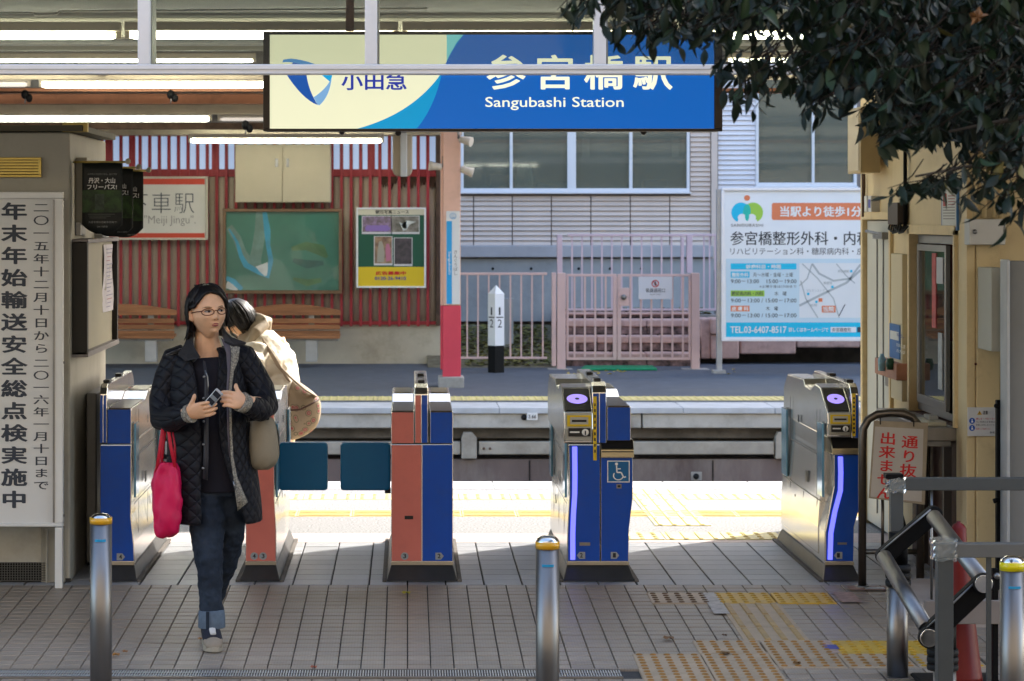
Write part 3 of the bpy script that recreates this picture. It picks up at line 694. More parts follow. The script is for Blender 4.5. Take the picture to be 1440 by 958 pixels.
def tube_light(uA, uB, v0, v1, Y, lit, label, grp='fluorescent tubes under the far platform roof', hang=True):
    t = thing('fluorescent_light', label, 'light', P((uA + uB) / 2, v0, Y), grp)
    r = abs(Z(v0, Y) - Z(v1, Y)) * .40; c = Z((v0 + v1) / 2, Y)
    MB().tube([(X(uA, Y) + .03, Y, c), (X(uA, Y) + .06, Y, c), (X(uB, Y) - .06, Y, c), (X(uB, Y) - .03, Y, c)], [r * .6, r, r, r * .6], 12).build('tube', lit_w if lit else unlit, t)
    MB().box(X(uA, Y), X(uB, Y), Y - .05, Y + .05, c + r + .004, c + r + .06).build('housing', mat('fixture_white', (.62, .56, .46), .5), t, .006)
    for u, s in ((uA, 1), (uB, -1)): MB().box(min(X(u, Y), X(u, Y) + s * .03), max(X(u, Y), X(u, Y) + s * .03), Y - .025, Y + .025, c - r * .8, c + r + .003).build('socket', MATS['fixture_white'], t, .003)
tube_light(55, 402, 114.5, 124.5, 26.3, True, 'lit tube passing behind the left edge of the station sign')
tube_light(-300, 43, 114.5, 123.5, 26.3, False, 'unlit tube at the left picture edge below the aluminium bar')
tube_light(-8, 298, 163, 172, 29.2, True, 'lit tube just above the grey office block')
tube_light(306, 610, 165, 171, 29.2, False, 'unlit tube left of the station sign foot')
tube_light(265, 540, 194.5, 202, 31.6, True, 'lowest lit tube, above the beige wall cabinet')
tube_light(-260, 360, 83, 88.5, 25.6, True, 'thin lit tube line seen through the glass just over the aluminium bar')
tube_light(1020, 1140, 82, 88, 25.6, True, 'lit tube behind the leaves right of the station sign')
for k, (u, v) in enumerate(((35, 133), (240, 133), (345, 176))):
    t = thing('cable_clamp', ['black clamp on the terracotta beam at the far left', 'black clamp on the terracotta beam near the sign', 'black cable clamp under the beige beam beside the sign'][k], 'clamp', P(u, v, 26.7), 'clamps on the roof beams')
    MB().ball(P(u, v, 26.7), (.04, .04, .05), 10, 8).ball(P(u + 6, v + 5, 26.7), (.035, .03, .045), 10, 8).build('body', black, t)
    MB().tube([P(u + 1, v + 4, 26.7), P(u, v + 13, 26.7)], .008, 6).build('drop_rod', steel_dark, t)

# ================================================================ building behind the far platform
YB2 = 36.0
louv = mat('grey_pink_siding', (.62, .53, .47), .6, var=.08, vs=2, rnd=.04)
louw = mat('white_siding', (.68, .68, .72), .5, var=.05, vs=2, rnd=.03)
win_f = mat('window_frame_white', (.66, .68, .72), .4)
bl = thing('clad_building', 'grey clad building with a long white framed window behind the far fence', 'building', (X(830, YB2), YB2, 0))
wall_m = mat('building_core', (.20, .18, .17), .8)
MB().box(X(560, YB2), X(650, YB2), YB2 + .05, YB2 + .3, 0, 12.0).build('wall', wall_m, bl)
MB().box(X(971, YB2), X(1063, YB2), YB2 + .05, YB2 + .3, 0, 12.0).build('wall', wall_m, bl)
MB().box(X(650, YB2), X(971, YB2), YB2 + .05, YB2 + .3, 0, Z(272, YB2)).build('wall', wall_m, bl)
MB().box(X(650, YB2), X(971, YB2), YB2 + .05, YB2 + .3, Z(140, YB2), 12.0).build('wall', wall_m, bl)
MB().box(-14, X(560, YB2), YB2 + .05, YB2 + .3, 0, 12.0).build('wall', wall_m, bl)
MB().box(X(1063, YB2), 16, YB2 + .05, YB2 + .3, 0, Z(262, YB2)).build('wall', wall_m, bl)
MB().box(X(1063, YB2), 16, YB2 + .05, YB2 + .3, Z(100, YB2), 12.0).build('wall', wall_m, bl)
MB().box(X(1200, YB2), 16, YB2 + .05, YB2 + .3, Z(262, YB2), Z(100, YB2)).build('wall', wall_m, bl)
MB().box(-14, 16, YB2 + .3, YB2 + 7, 12, 12.2).build('roof', wall_m, bl)
MB().box(-14, 16, YB2 + 4, YB2 + 4.2, 0, 12).build('back_wall', mat('dark_interior', (.05, .055, .05), .9), bl)
vk = 0; meshes = {}
def slatrow(ua, ub, v, m, nm='slat', h=6.3):
    key = (ua, ub, m.name)
    if key not in meshes:
        xa_, xb_ = X(ua, YB2), X(ub, YB2); z = Z(300, YB2); hh = (Z(0, YB2) - Z(h, YB2))
        o = MB().add([(x, y, zz) for x in (xa_, xb_) for y, zz in ((YB2 + .03, z), (YB2 + .0, z - hh), (YB2 + .004, z - hh - .004), (YB2 + .05, z - hh - .004))], [(0, 1, 5, 4), (1, 2, 6, 5), (2, 3, 7, 6), (3, 0, 4, 7), (0, 3, 2, 1), (4, 5, 6, 7)]).build(nm, m, bl)
        meshes[key] = o; o.location.z = Z(v, YB2) - z
    else: dup(meshes[key], (0, 0, Z(v, YB2) - Z(300, YB2)), bl)
js = [622, 666, 720.5, 775.5, 831, 886.5, 942, 1000]
for r in range(10):
    for a, b in zip(js[:-1], js[1:]): slatrow(a + .8, b - .8, 276 + r * 6.95, louv)
for r in range(19): slatrow(971, 999.2, 144 + r * 6.95, louv)
for r in range(42): slatrow(1003 if r > 100 else 1010, 1062.5, 100 + r * 6.95, louw)
MB().pb(1000.5, 1009, 90, 380, YB2 - .03, .08).build('corner_trim', louv, bl)
MB().pb(615, 1003, 345.5, 362, YB2 - .18, .3).build('ledge', mat('grey_ledge', (.40, .40, .42), .7, var=.1, vs=3), bl, .01)
bluew = mat('blue_grey_render', (.35, .365, .37), .8, var=.12, vs=1.6, dirt=(.17, .18, .19), da=.5, ds=1.3)
MB().pb(615, 1004, 364, 452, YB2 - .10, .15).build('plinth_wall', bluew, bl)
for u in (640, 693, 747, 814, 858, 902, 960): MB().ball(P(u, 378, YB2 - .10), .02, 8, 5).build('tie_hole', rubber, bl)
# long window
def window(parent, u0, u1, v0, v1, mull, Y, thick=None, fw=3.2):
    w_ = MB().pb(u0, u1, v1 - 5, v1, Y - .03, .12).build('window', win_f, parent, .004); MB().pb(u0, u1, v0, v0 + 4, Y - .03, .12).build('frame', win_f, w_, .003)
    us = [u0] + mull + [u1]
    for u, t in [(u0, 4), (u1 - 4, 4)] + [(m_[0], m_[1]) for m_ in mull]: MB().pb(u, u + t, v0 + 4, v1 - 5, Y - .027, .1).build('frame', win_f, w_, .003)
    MB().pb(u0 + 1, u1 - 1, v0 + 2, v1 - 3, Y + .03, .006).build('pane', glass('window_glass', (.55, .60, .54), .03, .34, 1.45, (.30, .33, .27)), w_)
    MB().pb(u0 - 2, u1 + 2, v1, v1 + 2.5, Y - .08, .15).build('sill', win_f, w_, .004)
    return w_
window(bl, 648, 970, 140, 270, [(717, 4), (798, 12), (885, 4.5)], YB2)
window(bl, 1063, 1205, 105, 262, [(1142, 3.5)], YB2)
# things behind the panes
t = thing('white_sack', 'white bag standing inside the long far window', 'bag', (X(738, 36.5), 36.5, Z(264, 36.5)))
MB().tube([P(738, 266, 36.5), P(738, 250, 36.5), P(737, 236, 36.5), P(737, 231, 36.5)], [(.15, .12), (.15, .12), (.14, .10), (.10, .05)], 14).build('sack_body', mat('translucent_white', (.62, .68, .66), .6, var=.2, vs=9), t)
for (a, b, c, d, col, lab, nm) in ((1063, 1103, 250, 262, (.30, .17, .12), 'brown carton inside the right far window', 'carton'), (690, 716, 245, 265, (.20, .17, .15), 'dark box inside the left end of the long window', 'box'), (755, 800, 256, 266, (.25, .33, .36), 'pale blue bundle inside the long window', 'bundle'), (905, 940, 252, 266, (.05, .07, .10), 'dark blue bag inside the long window', 'bag')):
    MB().pb(a, b, c, d, 36.6, .3).build(nm, mat('inside_%d' % a, col, .7, var=.3, vs=7), None, .03)
    tag(bpy.data.objects[nm] if nm in bpy.data.objects else COL.objects[-1], lab, nm)
for u, v in ((819, 194), (945, 194)):
    MB().pb(u, u + 10, v, v + 27, 36.3, .05).build('tag_card', mat('frosted_card', (.45, .47, .45), .6), bl)

# ================================================================ far fences, gate, ramp, steps
pk = mat('pale_pink_paint', (.66, .46, .43), .5, var=.06, vs=4)
pk2 = mat('lilac_pink_paint', (.64, .49, .53), .5, var=.06, vs=4)
def railing(Y, us, v0, v1, m, posts, label, grp=None, rail_h=3.5, bw=2.2, depth=.02, nm='railing', vt=None):
    t = thing(nm, label, 'fence', (X((us[0] + us[-1]) / 2, Y), Y, Z(v1, Y)), grp)
    a, b = min(us[0], *[p[0] for p in posts]) if posts else us[0], us[-1]
    MB().pb(us[0] - 6, us[-1] + 6, v0, v0 + rail_h, Y - .015, .05).build('top_rail', m, t, .004)
    MB().pb(us[0] - 6, us[-1] + 6, v1 - 3, v1, Y - .01, .04).build('bottom_rail', m, t, .004)
    b0 = None
    for u in us:
        if b0 is None: b0 = MB().pb(u - bw / 2, u + bw / 2, v0 + rail_h, v1 - 3, Y, depth).build('baluster', m, t)
        else: dup(b0, (X(u, Y) - X(us[0], Y), 0, 0), t)
    for (p0, p1, q0, q1) in posts: MB().pb(p0, p1, q0, q1, Y - .03, .09).build('post', m, t, .005)
    return t
YF = 31.9
railing(YF, [641.8 + k * 15.2 for k in range(9)], 383.5, 505, pk, [(776, 782, 383.5, 515)], 'pale pink railing right of the salmon pillar')
railing(33.9, [804.5 + k * 14 for k in range(12)] + [990 + k * 8 for k in range(3)], 329, 437, pk2, [(783.5, 791, 330, 385), (958, 962, 334, 437), (966, 974, 330, 384)], 'lilac pink railing of the raised path behind the double gate')
gt = thing('double_gate', 'pale pink double gate with a small no-entry sign on it', 'gate', (X(884, YF), YF, 0))
for (a, b) in ((783.5, 795.5), (972.5, 984)): MB().pb(a, b, 384, 523, YF - .03, .11).build('post', pk, gt, .006)
MB().pb(771, 806, 519.5, 523.5, YF - .12, .3).build('footing', conc, gt, .006); MB().pb(961, 998, 519.5, 524, YF - .12, .3).build('footing', conc, gt, .006)
for (a, b, n0) in ((796.5, 867, 5), (868.5, 971.5, 7)):
    lf = MB().pb(a, b, 385.5, 389, YF, .035).pb(a, b, 503, 506.5, YF, .035).pb(a, a + 3.2 if a < 800 else a + 5, 389, 503, YF, .035).pb(b - (5 if a < 800 else 3.2), b, 389, 503, YF, .035).build('gate_leaf', pk, gt, .003)
    for k in range(n0):
        u = 808 + k * 14.6 if a < 800 else 886.5 + k * 14.8
        MB().pb(u - 1.3, u + 1.3, 389, 503, YF + .008, .02).build('baluster', pk, lf)
MB().pb(871, 885, 405, 430.5, YF - .012, .05).build('lock_plate', pk, gt, .003)
MB().ball(P(877, 418, YF - .03), .035, 12, 8).build('knob', steel, gt)
sg = MB().pb(898, 945.5, 389.5, 421, YF - .02, .012).build('sign_panel', mat('sign_pale', (.64, .64, .68), .4), gt, .002)
rg = MB(); c = P(921.5, 399, YF - .022)
for k in range(20):
    a0, a1 = 2 * math.pi * k / 20, 2 * math.pi * (k + 1) / 20
    rg.add([c + Vector((math.cos(a) * r, 0, math.sin(a) * r)) for a in (a0, a1) for r in (.034, .046)], [(0, 1, 3, 2)])
rg.add([c + Vector(p) for p in ((-.034, 0, .026), (-.026, 0, .034), (.034, 0, -.026), (.026, 0, -.034))], [(0, 1, 2, 3)]).build('no_entry_ring', ink_red, sg)
q = MB().ball(c + Vector((0, 0, .018)), (.008, .001, .008), 8, 6); q.add([c + Vector(p) for p in ((-.012, 0, .008), (.012, 0, .008), (.006, 0, -.026), (-.006, 0, -.026))], [(0, 1, 2, 3)]).build('walking_figure', ink, sg)
letters('係員通用口', ink_grey, sg, 908, 935, 405.5, 411.5, YF - .02, .01); letters('Staff only', MATS['grey_print'], sg, 914, 929, 413.2, 415.8, YF - .02)
# raised path, steps and edging behind
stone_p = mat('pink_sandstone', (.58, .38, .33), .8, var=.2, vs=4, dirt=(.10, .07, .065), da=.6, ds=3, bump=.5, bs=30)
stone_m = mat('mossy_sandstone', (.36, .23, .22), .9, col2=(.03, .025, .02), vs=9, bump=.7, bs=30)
stp = thing('stone_steps', 'weathered pink stone steps behind the double gate', 'steps', (X(885, 32.8), 32.8, 0))
for k, (v0, v1, Y) in enumerate(((497, 516, 32.5), (473, 493, 32.9), (450, 470, 33.3), (440, 446, 33.8))):
    uu = [797, 840, 885, 930, 985] if k % 2 else [797, 862, 910, 985]
    for a, b in zip(uu[:-1], uu[1:]):
        vm_ = v0 + (v1 - v0) * .48
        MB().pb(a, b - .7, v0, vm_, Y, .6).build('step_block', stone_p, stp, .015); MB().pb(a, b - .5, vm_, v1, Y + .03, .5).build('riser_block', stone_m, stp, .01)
    MB().pb(797, 985, v1, v1 + 5, Y + .05, .5).build('shade_strip', rubber, stp)  # black blocks stand for the shade between the steps
gw = thing('garden_wall', 'low wall of pink stone blocks under the clinic billboard', 'wall', (X(1060, 33), 33, 0))
for (a, b, v0, v1, Y) in ((985, 1000, 448, 505, 33.0), (1000, 1040, 448, 470, 32.9), (1000, 1040, 471, 505, 32.95), (1041, 1120, 478, 498, 33.0), (1121, 1210, 478, 489, 33.0), (1211, 1300, 478, 486, 33.0)):
    MB().pb(a, b - .6, v0, v1, Y, .5).build('stone_block', stone_p, gw, .02)
MB().pb(985, 1400, 486, 521, 33.55, .4).build('dark_block', mat('dark_brown_mottle', (.03, .025, .02), .9, var=.5, vs=6, bump=.5), gw)  # dark brown mottled block behind and below the stones
leafy = mat('ground_leaves', (.07, .11, .03), .8, col2=(.22, .17, .05), vs=25, bump=.6)
o = MB(); 
for _ in range(2600):
    a = random.random(); x, y = (random.uniform(X(650, 33), X(782, 33)), random.uniform(32.3, 35.6)); z = max(0, (y - 32.4) * .105) + random.uniform(0, .06)
    if a < .3: x, y, z = random.uniform(X(795, 34.2), X(1000, 34.2)), random.uniform(34.2, 34.6), Z(441, 34.3) + random.uniform(-.02, .05)
    s_ = random.uniform(.02, .055); t_ = random.uniform(0, 6.28)
    o.add([(x + math.cos(t_ + q_) * s_, y + math.sin(t_ + q_) * s_ * .7, z + random.uniform(0, .03)) for q_ in (0, 1.6, 3.1, 4.7)], [(0, 1, 2, 3)])
o = o.build('ground_cover', leafy); o['kind'] = 'stuff'; o['label'] = 'low weeds and fallen leaves on the bank behind the railing'
o = MB().prism([(32.2, 0), (33, .10), (35.9, .38), (35.9, 0)], X(600, 34), X(785, 34), 'x').build('bank_terrain', mat('bank_soil', (.08, .07, .045), .9, col2=(.20, .18, .12), vs=9, bump=.7)); struct(o)
o = MB().pb(700, 722, 420, 515, 33.8, .3).build('concrete_stub', bluew); tag(o, 'dark blue-grey concrete stub post behind the white marker post', 'post')
o = MB().box(X(797, 34), X(1010, 34), 34.0, 35.9, 0, Z(443, 34)).build('raised_path', conc); struct(o)
gm_ = mat('green_mat', (.01, .25, .11), .7, var=.3, vs=20, bump=.5)
o = MB().add([(X(u, y), y, z) for u, y, z in ((817, 31.55, .004), (924, 31.55, .004), (918, 32.2, .004), (822, 32.2, .004), (817, 31.55, .03), (924, 31.55, .03), (918, 32.2, .03), (822, 32.2, .03))], [(3, 2, 1, 0), (4, 5, 6, 7), (0, 1, 5, 4), (1, 2, 6, 5), (2, 3, 7, 6), (3, 0, 4, 7)]).build('door_mat', gm_, None, .006)
tag(o, 'green mat lying in front of the pale pink gate', 'mat')
yl = mat('fallen_leaf_yellow', (.55, .40, .05), .6, rnd=.3)
for k in range(26):
    u, y = random.choice((random.uniform(795, 880), random.uniform(795, 880), random.uniform(900, 1050))), random.uniform(30.8, 31.8); s_ = .03
    x = X(u, y); a = random.uniform(0, 6.28)
    o = MB().add([(x + math.cos(a) * s_, y + math.sin(a) * s_, .004), (x + math.cos(a + 1.2) * s_ * .6, y + math.sin(a + 1.2) * s_ * .6, .018), (x - math.cos(a) * s_, y - math.sin(a) * s_, .006), (x + math.cos(a - 1.2) * s_ * .6, y + math.sin(a - 1.2) * s_ * .6, .012)], [(0, 1, 2, 3)]).build('fallen_leaf', yl)
    tag(o, 'tiny yellow leaf fallen on the far platform before the pink gate', 'leaf', 'yellow leaves by the pink gate')
# marker post 1/2
mp = thing('marker_post', 'white and black square marker post with 1/2 on two faces', 'marker', (X(697, 31.2), 31.2, 0))
YM = 31.2; r_ = .155; cx_ = X(699, YM)
def sq(z, r): return [(cx_ + r * c_, YM + r * s_, z) for c_, s_ in ((0, -1), (1, 0), (0, 1), (-1, 0))]
rr_ = (X(709, YM) - X(686, YM)) / 2; z1 = Z(486, YM); z2 = Z(413, YM); z3 = Z(401, YM)
cx_ = X(697.6, YM)
def sqr(z, r, ang=-.15): return [(cx_ + r * math.cos(a + ang), YM + r * math.sin(a + ang), z) for a in (-math.pi / 2, 0, math.pi / 2, math.pi)]
q4 = lambda a, b: [(k + a, (k + 1) % 4 + a, (k + 1) % 4 + b, k + b) for k in range(4)]
MB().add(sqr(0, rr_ * .99) + sqr(z1, rr_ * .99), q4(0, 4)).build('black_base', black, mp)
MB().add(sqr(z1, rr_) + sqr(z2, rr_) + [(cx_, YM, z3)], q4(0, 4) + [(4, 5, 8), (5, 6, 8), (6, 7, 8), (7, 4, 8)]).build('white_shaft', mat('post_white', (.72, .73, .75), .45), mp)
for (ua, ub, i0_, i1_) in ((688, 695.5, 3, 0), (699.5, 706.5, 0, 1)):
    A_, B_ = Vector(sqr(0, rr_ * 1.01)[i0_]), Vector(sqr(0, rr_ * 1.01)[i1_])
    for body, v0, v1, w0, w1 in (('1', 432, 443, .40, .60), ('2', 449, 460.5, .28, .74)):
        me = text_mesh(body, .0); xs = [v.co.x for v in me.vertices]; ys = [v.co.y for v in me.vertices]
        for v in me.vertices:
            f = (v.co.x - min(xs)) / (max(xs) - min(xs)); g2 = (v.co.y - min(ys)) / (max(ys) - min(ys))
            pass
        co = [(w0 + (v.co.x - min(xs)) / (max(xs) - min(xs)) * (w1 - w0), (v.co.y - min(ys)) / (max(ys) - min(ys))) for v in me.vertices]
        for v, (f, g2) in zip(me.vertices, co):
            p = A_.lerp(B_, f); v.co = (p.x - mp.location.x, p.y - mp.location.y, Z(v1, YM) + g2 * (Z(v0, YM) - Z(v1, YM)))
        me.materials.clear(); me.materials.append(ink); o = bpy.data.objects.new('digit', me); COL.objects.link(o); o.parent = mp
    p0, p1 = A_.lerp(B_, .12), A_.lerp(B_, .88)
    MB().add([(p0.x, p0.y, Z(447, YM)), (p1.x, p1.y, Z(447, YM)), (p1.x, p1.y, Z(445.4, YM)), (p0.x, p0.y, Z(445.4, YM))], [(0, 1, 2, 3)]).build('fraction_bar', ink, mp)

# ================================================================ clinic billboard
YC = 31.0
cb = thing('clinic_billboard', 'large white and blue clinic billboard on grey posts at the far platform', 'billboard', (X(1150, YC), YC, 0))
paper = mat('billboard_white', (.80, .82, .83), .45, var=.03, vs=2)
MB().pb(1019, 1345, 268, 476, YC, .03).build('panel', paper, cb)
for a in ((1015, 1349, 264, 268.2), (1015, 1349, 475.8, 480), (1014.6, 1019.2, 268.2, 475.8), (1345, 1349, 268.2, 475.8)): MB().pb(*a, YC - .03, .08).build('frame', alu, cb, .005)
for u in (1008, 1343): MB().pb(u, u + 7.5, 266, 526, YC + .02, .08).build('post', alu_grey, cb, .005)
MB().pb(1003, 1021, 521, 526, YC - .05, .2).build('footing', conc, cb, .006)
pr = lambda nm, m, a, off=.002: MB().add([(X(u, YC), YC - off, Z(v, YC)) for u, v in a], [tuple(range(len(a)))]).build(nm, m, cb)
rect = lambda u0, u1, v0, v1: [(u0, v1), (u1, v1), (u1, v0), (u0, v0)]
def ell(cx, cy, rx, ry, n=28, a0=0, a1=2 * math.pi): return [(cx + rx * math.cos(a0 + (a1 - a0) * k / n), cy + ry * math.sin(a0 + (a1 - a0) * k / n)) for k in range(n + (0 if a1 - a0 > 6.2 else 1))]
pr('pale_field', mat('ice_blue_print', (.56, .70, .78), .5), rect(1021, 1343, 364, 453), .001)
c_cy = mat('cyan_print', (.01, .50, .75), .45); c_or = mat('orange_print', (.75, .22, .10), .45); c_gr = mat('lime_print', (.35, .60, .08), .45); c_te = mat('teal_print', (.02, .50, .40), .45)
pr('cyan_strip', c_cy, rect(1021, 1343, 453.5, 474))
pr('logo_blue', c_cy, ell(1042, 299, 13.5, 14)); pr('logo_green', c_gr, ell(1059, 299, 14, 14), .003); pr('logo_teal', c_te, ell(1050.5, 298, 5.2, 11), .004); pr('logo_orange', c_or, ell(1050.5, 278.5, 4.2, 4))
pr('logo_gap', paper, ell(1043.5, 306, 6, 5), .0052); pr('logo_gap', paper, ell(1057, 306, 6, 5), .0052); pr('logo_gap', paper, [(1036, 314.5), (1066, 314.5), (1064, 309), (1050.5, 305), (1038, 309)], .0054); pr('logo_core', c_te, ell(1050.5, 304, 3, 7), .006)
letters('SANGUBASHI', MATS['grey_print'], cb, 1028, 1073, 315, 319, YC - .004, .01, space=1.2)
pr('orange_banner', c_or, [(1087, 285.5), (1345, 285.5), (1345, 309.5), (1087, 309.5), (1085.3, 307.5), (1085.3, 287.5)][::-1])
letters('当駅より徒歩1分', ink_white, cb, 1097, 1212, 290, 305, YC - .003, .03)
letters('参宮橋整形外科・内科', mat('dark_grey_print', (.035, .04, .045), .5), cb, 1027, 1224, 325.5, 345, YC, .012)
letters('リハビリテーション科・糖尿病内科・皮膚科', MATS['dark_grey_print'], cb, 1027, 1236, 348.5, 358.5, YC, .0)
pr('cyan_header', c_cy, rect(1027.5, 1120, 370.5, 379)); letters('診療科目・時間', ink_white, cb, 1049, 1098, 372, 378, YC - .003, .03)
pr('cyan_label', c_cy, rect(1027.5, 1054, 382, 390.5)); letters('整形外科', ink_white, cb, 1029, 1052.5, 383.5, 389.5, YC - .003, .03)
letters('月～水曜・金曜・土曜', MATS['dark_grey_print'], cb, 1059, 1115, 383.5, 389.5, YC - .001)
letters('9:00－13:00    15:00－19:00', MATS['dark_grey_print'], cb, 1028, 1120, 393, 398.5, YC - .001, .005)
letters('※土曜午後は17:00まで', MATS['dark_grey_print'], cb, 1068, 1120, 401, 405, YC - .001)
pr('green_label', c_gr, rect(1027.5, 1075, 408.5, 417)); letters('糖尿病内科・内科', ink_grey, cb, 1029, 1073, 409.8, 416, YC - .003, .01); letters('木　曜', MATS['dark_grey_print'], cb, 1089, 1106, 410, 416, YC - .001)
letters('9:00－13:00 / 15:00－17:00', MATS['dark_grey_print'], cb, 1028, 1120, 420, 425.5, YC - .001, .005)
pr('orange_label', c_or, rect(1027.5, 1054, 430, 438)); letters('皮 膚 科', ink_white, cb, 1029, 1052.5, 431.2, 437, YC - .003, .03); letters('木　曜', MATS['dark_grey_print'], cb, 1077, 1094, 431, 437, YC - .001)
letters('9:00－13:00 / 15:00－17:00', MATS['dark_grey_print'], cb, 1028, 1120, 441, 446.5, YC - .001, .005)
letters('TEL.03-6407-8517', ink_white, cb, 1027, 1106, 459, 468.5, YC - .003, .02)
letters('詳しくはホームページで', ink_white, cb, 1109, 1165, 460.5, 467, YC - .003, .02)
pr('search_box', paper, rect(1168, 1204, 460, 467.5), .003); letters('参宮橋整形', ink_grey, cb, 1170, 1197, 461, 466.8, YC - .004); pr('search_button', ink_grey, rect(1205.5, 1216, 460, 467.5), .003)
mapw = mat('map_white', (.74, .76, .77), .5); pr('map_field', mapw, rect(1124, 1343, 370, 447), .002)
road = mat('map_road', (.42, .46, .47), .5)
def road_(pts, w_):
    ribbon(pts, [w_] * len(pts), road, 'map_road', cb, YC, .003)
road_([(1126, 395), (1133, 420), (1150, 447)], .8); road_([(1124, 402), (1135, 392), (1142, 371)], .8); road_([(1124, 430), (1160, 412), (1190, 398), (1210, 380)], 1.6); road_([(1142, 371), (1152, 385), (1172, 395), (1195, 392), (1210, 372)], 1.4); road_([(1128, 371), (1150, 392), (1172, 420), (1180, 447)], .8); road_([(1176, 371), (1190, 388), (1204, 400)], .7)
pr('rail_line', ink_grey, [(1179, 444.5), (1180.4, 444.5), (1189.4, 427.5), (1188, 427.5)], .0042); pr('rail_line', mapw, [(1187, 427), (1190, 429), (1213, 386), (1210, 384)], .0046)
for u, v in ((1136.5, 413.5), (1148, 424.5), (1170.5, 403.5), (1197, 381.5)): pr('map_dot', c_cy, ell(u, v, 1.9, 1.9, 12), .005)
pr('map_marker', c_or, rect(1151, 1156.5, 419.5, 424.5), .005); pr('map_marker', c_or, rect(1155.5, 1175, 430, 439.5), .005); letters('当院', ink_white, cb, 1157.5, 1173, 431, 438.5, YC - .006, .03)
letters('参宮橋駅', road, cb, 1178, 1194, 379.5, 383.5, YC - .004, .01); letters('郵便局', road, cb, 1158, 1170, 396, 400, YC - .004, .01); letters('マルマンストア', road, cb, 1134, 1160, 407, 410.5, YC - .004, .01); letters('薬局', road, cb, 1138, 1149, 427.5, 431, YC - .004, .01)
# ================================================================ near station roof, its lights and an added shading wall above
grey_wall = mat('grey_painted_wall', (.42, .40, .34), .6, var=.08, vs=2, dirt=(.20, .17, .12), da=.4, ds=2.5, bump=.15, bs=90)
ceil_m = mat('ceiling_board', (.50, .47, .40), .7, var=.08, vs=1.5)
cn = thing('near_canopy', 'flat grey roof over the ticket gates with a beam at its edge', 'canopy', (0, 15, 3.2))
MB().box(-12, 14, 10.95, 17.15, 3.12, 3.25).build('roof_slab', mat('slab_grey', (.085, .09, .095), .7, var=.1, vs=1.5), cn)
MB().box(-12, 14, 17.0, 17.15, 3.00, 3.12).build('edge_beam', alu_grey, cn, .01)
MB().box(-12, 14, 16.25, 16.45, 3.0, 3.12).build('beam', ceil_m, cn, .008)
MB().box(-12, 14, 13.1, 13.3, 3.02, 3.12).build('beam', ceil_m, cn, .008)
us_ = thing('shading_wall', 'unseen wall added above the glass transom to shade tree and street', 'building', (0, 11.5, 3.3))  # unseen wall added to keep the sun off tree and street
MB().box(-12, 14, 11.0, 12.6, 3.26, 9.0).build('wall', grey_wall, us_)
tube_light(-330, 140 + 30, 44, 57, 16.0, True, 'thick lit tube behind the glass at the far left', 'fluorescent tubes of the near roof')
tube_light(176, 560, 43.5, 56.5, 16.0, True, 'thick lit tube behind the glass reaching the station sign', 'fluorescent tubes of the near roof')
tube_light(566, 950, 43.5, 56.5, 16.0, True, 'thick lit tube hidden behind the top of the station sign', 'fluorescent tubes of the near roof')
tube_light(956, 1340, 43.5, 56.5, 16.0, True, 'thick lit tube glinting through the leaves, right of the sign', 'fluorescent tubes of the near roof')
o = MB()
o.tube([P(-100, 19, 15), P(46, 18.5, 15), P(49, 21, 15), P(80, 20, 15), P(84, 16, 15), P(600, 12, 15)], .006, 6).build('hanging_wire', white_paint)
tag(bpy.data.objects['hanging_wire'], 'thin white wire sagging across under the near roof behind the glass', 'wire')

# ---------------------------------------------------------------- glass transom
YT = 11.0
tf = thing('transom_window', 'aluminium framed glass transom across the top of the entrance', 'window', (0, YT, 2.5))
MB().box(-8, 9, YT - .03, YT + .05, Z(105, YT), Z(91, YT)).build('bottom_bar', alu, tf, .004)
MB().box(-8, 9, YT - .034, YT - .03, Z(98.6, YT), Z(97.6, YT)).build('bar_groove', alu_grey, tf)
MB().box(-8, 9, YT - .03, YT + .05, Z(-55, YT), Z(-72, YT)).build('top_bar', alu, tf, .004)
MB().box(-8, 9, YT - .02, YT + .04, Z(-74, YT), 3.5).build('fascia', grey_wall, tf)
edges = [-770, -449, -128, 193.5, 513, 835, 1166, 1487, 1808, 2129]
for u in edges:
    MB().pb(u, u + 17.5, -55, 90.8, YT - .028, .075).build('mullion', alu, tf, .003)
    MB().pb(u + 17.8, u + 20, -55, 90.5, YT + .01, .20).build('side_fin', alu_grey, tf)
tg = glass('transom_glass', (.84, .86, .82), .03, .03, 1.22)
for a, b in zip(edges[:-1], edges[1:]): MB().pb(a + 17.6, b - .1, -54.8, 90.7, YT + .008, .005).build('pane', tg, tf)

# ---------------------------------------------------------------- station sign
YS = 12.0
ss = thing('station_sign', 'backlit blue and ivory station sign box hanging over the gates', 'sign', (X(692, YS), YS, Z(185, YS)))
bronze = mat('dark_bronze_frame', (.055, .045, .04), .4, .5, var=.2, vs=8)
MB().pb(370, 1016, 44.5, 184.5, YS + .012, .16).build('housing', bronze, ss, .012)
for a in ((370, 1016, 44.5, 48.8), (370, 1016, 181, 184.8), (370, 379.3, 48.8, 181), (1004.5, 1016, 48.8, 181)): MB().pb(*a, YS - .012, .03).build('frame', bronze, ss, .003)
def emi(nm, c, e, var=.0, vs=2): 
    return mat(nm, tuple(x * .6 for x in c), .35, 0, emis=c, es=e)
iv = emi('lit_ivory', (.80, .80, .56), 0.207); ivl = emi('lit_letter', (.86, .87, .66), 0.230)
sb = emi('lit_blue', (.002, .10, .42), 0.219); cy = emi('lit_cyan', (.0, .26, .52), 0.219); tq = emi('lit_pale_aqua', (.18, .55, .58), 0.219)
